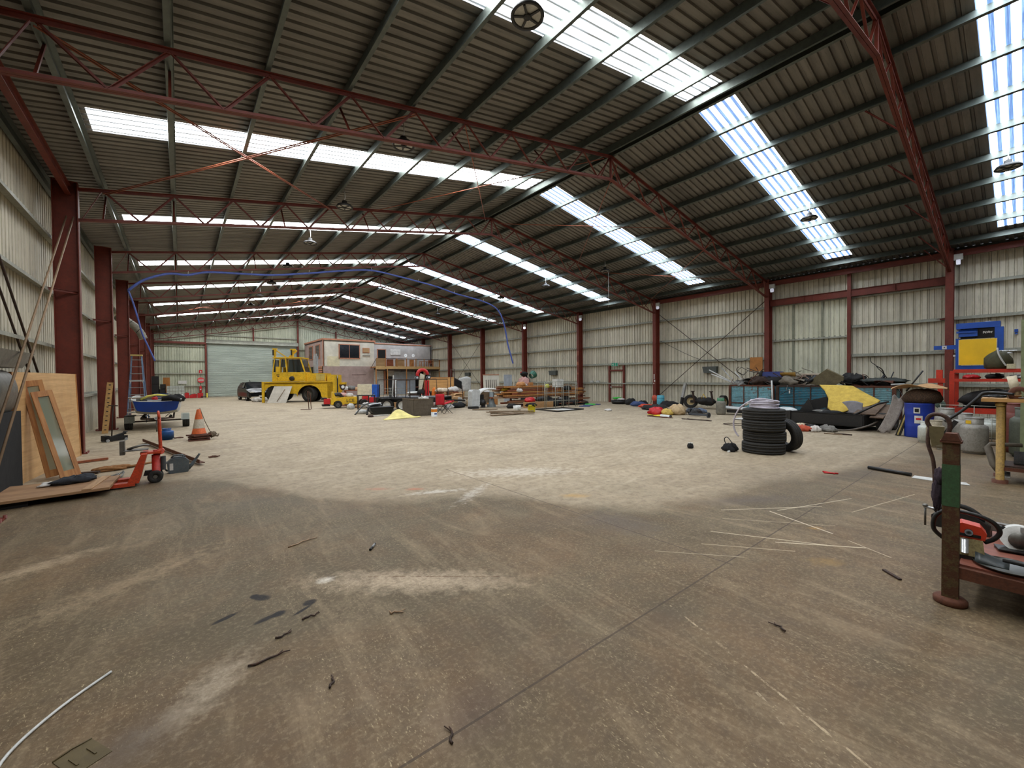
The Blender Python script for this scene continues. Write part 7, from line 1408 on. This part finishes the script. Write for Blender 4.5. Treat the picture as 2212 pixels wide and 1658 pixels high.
t = thing('bent_bar', 'black bent pipe bar sloping from the timber bench down left', 'bar', (0, 0, 0)); obj('bar_run', M().tube(smooth([(9.6, .1, 1.35), (9.6, .28, 1.37), (9.6, .40, 1.36), (9.58, .47, 1.27), (9.55, .62, 1.08), (9.5, .80, .9)]), .022, 10), BLACK, t); obj('paddle_end', M().box((0, 0, 0), (.03, .06, .28), R=RX(.5)), DARK, t).location = (9.48, .74, .80)
t = thing('tangled_leads', 'black tangled leads on the left end of the timber bench top', 'leads', (9.7, .28, 1.285)); obj('lead_coil', M().tube([(p_[0], p_[1], p_[2]) for p_ in squiggle((0, 0), 40, .1, .12, 5, .015, 3)], .012, 6), BLACK, t); obj('plug', M().blob((0, -.14, .02), (.06, .05, .04), 0, 1), PALEP, t)
single('pale_block', M().box((0, 0, .025), (.12, .14, .05)), CARD, 'small pale block behind the tangled leads on the bench', 'block', loc=(9.85, .1, 1.28)); single('steel_rod', M().tube([(9.6, .06, 1.3), (9.6, -.4, 1.3)], .012, 6), STEEL, 'bright rod lying along the timber bench top at the right', 'rod')
t = thing('tow_arm', 'dusty grey angled arm with a ball joint hanging below the bench', 'arm', (0, 0, 0)); obj('arm', M().tube([(10.0, .02, .56), (9.95, .34, .55), (9.9, .36, .5), (9.8, .3, .25), (9.78, .25, .16)], [.03, .03, .045, .04, .035], 10), paint('dusty grey arm', (104, 96, 84), .7, .1), t); obj('joint', M().cyl((9.77, .2, .12), .05, .14, 14, 'Y'), STEEL, t)
# ---- rusty trolley in the right foreground
PR = paint('rusty green post', (92, 74, 42), .75, .15, .6, (50, 32, 18), 14, .3, .5, (74, 44, 24))
t = thing('steel_trolley', 'low rusty steel trolley with one tall corner post, right foreground', 'trolley', (4.33, .33, 0))
PG = paint('green band on post', (58, 92, 58), .65, .1, .4, (40, 40, 24), 12)
p_ = obj('corner_post', M().box((0, 0, .61), (.075, .085, 1.14)), PR, t); obj('round_foot', M().lathe([(.001, 0), (.085, 0), (.09, .01), (.09, .035), (.075, .05), (.001, .05)], n=26), RUST, p_)
k = M(); k.prism([(-.05, 1.18), (.05, 1.18), (.03, 1.235), (-.03, 1.235)], -.05, .05, 'X'); k.box((0, 0, 1.175), (.1, .11, .015)); obj('post_cap', k, RUST, p_)
obj('green_band', M().box((0, 0, .86), (.078, .088, .3)), PG, p_)
obj('corner_post', M().box((0, -1.5, .2), (.075, .085, .4)), PR, t)
k = M(); k.box((-.0, -.78, .24), (.05, 1.5, .08)).box((1.3, -.78, .24), (.05, 1.5, .08)).box((.65, -.02, .24), (1.3, .05, .08)).box((.65, -1.5, .24), (1.3, .05, .08)); obj('frame_rail', k, RUST, t)
obj('shelf_board', M().box((.66, -.77, .285), (1.28, 1.46, .02)), wood('red brown shelf board', (132, 74, 56), (106, 56, 42), 1, .5), t)
obj('round_foot', M().lathe([(.001, 0), (.085, 0), (.09, .01), (.09, .035), (.075, .05), (.001, .05)], (1.3, 0, 0), n=26), RUST, t); obj('corner_post', M().box((1.3, 0, .13), (.06, .07, .2)), PR, t)
# strap and rag on the post
STR = paint('dark leather strap', (62, 38, 32), .7, 0, .4, (110, 84, 60), 9, .2)
t = thing('strap_loop', 'brown leather strap loop with a metal plate hung behind the rusty post', 'strap', (4.42, .42, 0))
obj('strap', M().tube(smooth([(0, .02, 1.24), (-.0, .045, 1.30), (.0, .03, 1.345), (0, -.01, 1.36), (0, -.055, 1.34), (0, -.075, 1.28), (0, -.06, 1.2)]), .014, 6).tube(smooth([(0, .03, 1.26), (0, .04, 1.14), (0, .01, 1.0), (0, .0, .8)]), .012, 6), STR, t)
obj('metal_plate', M().prism([(-.04, 1.14), (.015, 1.12), (.03, 1.2), (.03, 1.27), (-.05, 1.27)], -.03, -.024, 'X'), paint('khaki plate', (120, 110, 78), .5, .3), t)
single('hanging_rag', M().blob((0, 0, 0), (.05, .06, .12), .5, 7).blob((0, .02, -.14), (.04, .05, .2), .5, 8), paint('purple grey rag', (62, 50, 60), .95, 0, .3, (30, 24, 24), 9, .4), 'dark purplish rag tied to the left of the rusty post', 'rag', loc=(4.38, .385, .90))
# chainsaw
t = thing('chainsaw', 'orange and cream chainsaw with black wrap handle behind the rusty post', 'chainsaw', (4.58, .26, .295), .1)
OC = paint('chainsaw orange', (216, 62, 34), .4, 0, .1, (150, 40, 24), 6)
obj('orange_cover', M().prism([(.08, .155), (-.08, .15), (-.09, .2), (-.06, .245), (.03, .26), (.09, .235)], -.06, .06, 'X'), OC, t)
obj('crankcase', M().prism([(.06, .02), (-.06, .0), (-.08, .04), (-.07, .15), (.08, .15)], -.07, .07, 'X'), paint('cream crankcase', (190, 176, 128), .5, .1, .5, (90, 70, 40), 12), t)
obj('air_filter_knob', M().cyl((-.07, .0, .2), .022, .03, 14, 'X'), BLACK, t); obj('starter_grille', M().box((-.062, 0, .175), (.01, .12, .02)), DARK, t); obj('black_base', M().box((0, 0, .012), (.16, .2, .025)), BLACK, t)
obj('wrap_handle', M().tube(smooth([(.02, .13, .1), (.02, .18, .16), (.02, .17, .26), (.02, .1, .32), (.02, -.03, .315), (.02, -.12, .28), (.02, -.155, .22), (.02, -.13, .16), (.02, -.08, .12)]), .015, 9), BLACK, t)
obj('cylinder_cover', M().cyl((-.085, .02, .1), .02, .1, 12), ALU, t)
t = thing('bench_clamp', 'large black steel clamp with bright screw lying on the trolley behind the chainsaw', 'clamp', (5.3, .32, .295), -.1)
obj('jaw_body', M().prism([(.2, .0), (-.15, .0), (-.15, .09), (-.05, .15), (.1, .17), (.2, .1)], -.05, .05, 'X'), BLACK, t); obj('bar', M().box((0, -.32, .09), (.05, .4, .07)), STEEL, t); obj('screw', M().tube([(0, .16, .14), (0, .26, .15)], .012, 8), ALU, t); obj('tommy_bar', M().tube([(0, .25, .16), (0, .25, -.02)], .008, 6).blob((0, .25, .16), (.04, .04, .03), 0, 1), STEEL, t); obj('arch', M().tube(smooth([(0, .18, .12), (0, .1, .2), (0, -.02, .2), (0, -.12, .12)]), .02, 8), DARK, t)
single('steel_bar', M().beam((4.98, .14, .305), (4.86, -.35, .305), .03, .02), STEEL, 'long bright steel bar lying across the trolley shelf', 'bar')
t = thing('circular_saw', 'white and black circular saw at the right edge of the trolley shelf', 'saw', (4.98, .02, .30), .2)
obj('white_guard', M().cyl((0, 0, .1), .1, .05, 30, 'X').box((0, -.06, .15), (.05, .12, .08)), PALEP, t); obj('blade_cover', M().lathe([(.001, -.035), (.06, -.035), (.065, .0)], (-.0, 0, .09), 24, 'X'), STEEL, t); obj('base_shoe', M().box((-.02, -.02, .012), (.14, .28, .008)), BLACK, t); obj('motor_housing', M().cyl((.06, -.02, .1), .05, .1, 18, 'X'), BLACK, t); obj('grip', M().tube([(0, .07, .16), (.0, .11, .17)], .014, 7), BLACK, t)
single('plastic_disc', M().lathe([(.001, .004), (.15, .004), (.17, .012), (.175, .02)], n=30), paint('smoky grey plastic disc', (70, 72, 66), .35), 'smoky grey plastic disc lying at the front of the trolley shelf', 'disc', loc=(4.5, .06, .297)); single('dust_scoop', M().grid(lambda u, v: (4.45+.2*v, .22-.16*u, .305+.07*math.sin(PI*v)*(1-u)), 6, 6, True, .006), paint('dark slate plastic', (58, 66, 68), .4), 'dark slate plastic guard right of the chainsaw', 'guard')
single('hand_tool', M().tube([(4.48, .09, .35), (4.46, -.1, .36)], [.012, .022], 9), BLACK, 'black tool grip on the grey disc at the right edge', 'grip')
# ---- floor bits, right
t = thing('roller_pole', 'black pole lying on the floor pointing at the rusty post', 'pole', (0, 0, 0)); obj('pole', M().tube([(9.42, 1.72, .03), (9.24, 1.15, .03)], .028, 10), BLACK, t); obj('white_end', M().prism([(9.10, 1.13), (9.32, 1.12), (9.28, .55), (9.1, .5), (9.05, .8)], .002, .01, 'Z'), PALEP, t)
single('red_pliers', M().tube([(8.55, 2.16, .012), (8.5, 1.98, .012)], .012, 6).tube([(8.45, 2.12, .012), (8.55, 1.95, .012)], .012, 6), RED, 'small red handled pliers on the floor right of the tyre stack', 'pliers')
single('timber_scrap', M().beam((4.62, .74, .008), (4.5, .62, .008), .025, .012), RUSTD, 'small dark splinter on the floor left of the rusty post foot', 'splinter')
# ================================================================== more of the clutter: heap items, each a thing
rnd = random.Random(5)
KN = {
 'carton': ('box', 'cardboard carton', CARD), 'sack': ('bag', 'sack', paint('hessian sack', (170, 146, 110), .9, 0, .4, (110, 90, 66), 14, .3)), 'white_bag': ('bag', 'white plastic bag', FAB_WHT),
 'plank': ('plank', 'timber plank', REDW), 'tub': ('tub', 'plastic tub', PALEP), 'black_bundle': ('bundle', 'black bundle', FAB_BLK), 'pink_cloth': ('cloth', 'pink cloth', paint('pink quilt', (206, 160, 150))),
 'tin': ('tin', 'metal tin', STEEL), 'red_box': ('box', 'red box', RED), 'green_bag': ('bag', 'green bag', paint('green bag', (92, 130, 84), .8, 0, .4, (50, 70, 50), 10, .3)), 'steel_leg': ('leg', 'upright steel leg', RUSTD), 'orange_box': ('box', 'orange timber box', PINE)}
def heap(items, where, grp):
    seen = {}
    for i, (kd, x, y, z, a, b, c) in enumerate(items):
        cat, txt, mt = KN[kd]; seen[kd] = seen.get(kd, 0)+1
        if kd in ('carton', 'red_box', 'orange_box'):
            k = M().box((0, 0, c/2), (a, b, c))
            if kd == 'carton': k.beam((-a/2, 0, c), (-a/2-.08, 0, c+.08), b*.9, .01).beam((0, -b/2, c), (0, -b/2-.1, c-.04), a*.9, .01)
        elif kd == 'plank': k = M().beam((0, 0, 0), (a, b, c), .14, .035)
        elif kd == 'steel_leg': k = M().tube([(0, 0, 0), (a, b, c)], .03, 7)
        elif kd in ('tub', 'tin'): k = M().lathe([(.001, 0), (a*.42, 0), (a*.5, c), (a*.46, c), (a*.4, .03)], n=18)
        else: k = M().blob((0, 0, c/2), (a, b, c), .4, i*3+7, flat=True)
        same = sorted([q for q in items if q[0] == kd], key=lambda q: q[1]/max(.1, q[2])); n_ = len(same)
        w_ = 'leftmost' if items[i] == same[0] else 'rightmost' if items[i] == same[-1] else ['', 'second from left', 'third from left', 'fourth from left'][same.index(items[i])]
        lab = '%s %s, %s of its kind' % (txt, where, w_) if n_ > 1 else 'the only %s %s' % (txt, where)
        single(kd, k, mt, lab, cat, grp, (x, y, z), .4*math.sin(i*2.3) if kd not in ('plank', 'steel_leg') else 0)
heap([('carton', 9.9, 22.6, 0, .6, .5, .5), ('white_bag', 10.3, 22.0, 0, .6, .5, .35), ('sack', 10.8, 22.4, 0, .6, .5, .5), ('pink_cloth', 11.0, 21.2, .0, .6, .4, .4), ('white_bag', 11.75, 21.3, 0, .5, .4, .45), ('tin', 11.95, 20.6, 0, .3, .3, .4),
      ('red_box', 12.3, 20.9, .0, .4, .3, .5), ('green_bag', 12.0, 20.2, 0, .45, .4, .35), ('carton', 12.95, 21.4, 0, .55, .5, .75), ('sack', 13.3, 20.6, 0, .5, .5, .35), ('black_bundle', 13.4, 20.0, 0, .5, .4, .4), ('white_bag', 13.9, 21.0, 0, .6, .5, .5), ('carton', 14.5, 21.6, 0, .7, .5, .6),
      ('orange_box', 15.0, 20.6, 0, .6, .4, .5), ('white_bag', 15.2, 21.4, .0, .5, .5, .8), ('steel_leg', 12.6, 21.9, 0, .1, 0, 1.0), ('steel_leg', 13.8, 22.0, 0, -.1, 0, 1.2)],
     'in the heap left of the rack', 'heap between camp chair and rack')
heap([('pink_cloth', 7.9, 26.2, 0, .7, .5, .45), ('white_bag', 8.3, 26.0, 0, .5, .4, .4), ('carton', 8.9, 26.3, 0, .6, .5, .45), ('tub', 9.3, 25.8, 0, .4, .4, .35), ('black_bundle', 9.7, 25.4, 0, .5, .4, .3), ('sack', 8.0, 25.3, 0, .4, .4, .35), ('tin', 10.2, 25.1, 0, .3, .3, .3)],
     'on the floor behind the yellow tug', 'clutter behind the yellow tug')
heap([('white_bag', 15.8, 18.7, 1.08, .45, .3, .3), ('orange_box', 16.3, 18.6, 1.08, .4, .3, .28), ('pink_cloth', 16.0, 18.75, 1.12, .6, .4, .5), ('plank', 15.2, 17.2, .05, 3.2, -.3, .02), ('plank', 15.6, 17.0, .12, 3.6, -.3, .03), ('black_bundle', 16.9, 17.7, .16, .8, .5, .35), ('tin', 17.8, 17.5, .16, .35, .3, .3), ('black_bundle', 18.3, 17.6, .16, .8, .4, .3), ('white_bag', 15.0, 18.0, .82, .4, .3, .22)],
     'in the steel timber rack', 'clutter in the timber rack')
# extra scrap sticking up from the bins
for i in range(16):
    b = i % 3; ya, yb = [(6.75, 8.3), (4.85, 6.4), (2.9, 4.4)][b]; y = ya+(yb-ya)*rnd.random(); x = 19.5+rnd.random()*.8
    k = M(); q = [Vector((0, 0, 0))]; dr = Vector((rnd.uniform(-.2, .2), rnd.uniform(-1, 1), rnd.uniform(.15, .7))).normalized()
    for j in range(5): dr = (dr+Vector((rnd.uniform(-.5, .5), rnd.uniform(-.6, .6), rnd.uniform(-.5, .25)))).normalized(); q.append(q[-1]+dr*.2)
    k.tube(smooth(q, 3), rnd.choice([.012, .018, .03]), 6)
    single('scrap_rod', k, SM[(i*5+1) % 6], '%s bent scrap rod poking up out of the %s' % (['dark brown', 'grimy', 'black', 'steel grey', 'rusty', 'pale grey'][(i*5+1) % 6], ['rusty pale blue bin', 'teal bin', 'faded right bin'][b]), 'scrap', '%s scrap rods in the %s' % (['dark brown', 'grimy', 'black', 'steel grey', 'rusty', 'pale grey'][(i*5+1) % 6], ['rusty pale blue bin', 'teal bin', 'faded right bin'][b]), (x, y, 1.05+.3*rnd.random()))
for i in range(9):
    b = i % 3; ya, yb = [(6.8, 8.2), (4.9, 6.3), (2.95, 4.3)][b]; y = yb-(yb-ya)*(i//3+.5)/3
    k = M().grid(lambda u, v: (.7*v-.3, .8*u-.4+.1*math.sin(6*v), .12*math.sin(5*u+i)+.14*math.sin(3*v+i*2)), 7, 6, False, .012)
    single('crumpled_sheet', k, SM[(i*2+3) % 6], 'crumpled sheet metal on the %s, %s' % (['rusty pale bin', 'teal bin', 'faded right bin'][b], ['left third', 'middle third', 'right third'][i//3]), 'scrap', 'sheet metal on the bins', (19.9, y, 1.28), .5*i)

k = M().box((0, 0, .14), (.004, .05, .3)).box((0, -.03, -.1), (.004, .08, .1)).box((0, .02, -.25), (.004, .06, .05)); single('tape_scrap', k, WHITE, 'torn white tape scraps stuck on the second right wall column', 'tape', loc=(21.497, 13.53, 1.5))
k = M().box((0, 0, .9), (.004, .03, .3)).box((0, .02, .2), (.004, .04, .22)).box((0, .02, -.5), (.004, .04, .12)); single('tape_scrap', k, paint('peeling orange paint', (222, 150, 110), .7), 'peeling pale orange marks on the third right wall column', 'tape', loc=(21.497, 19.40, 2.4))
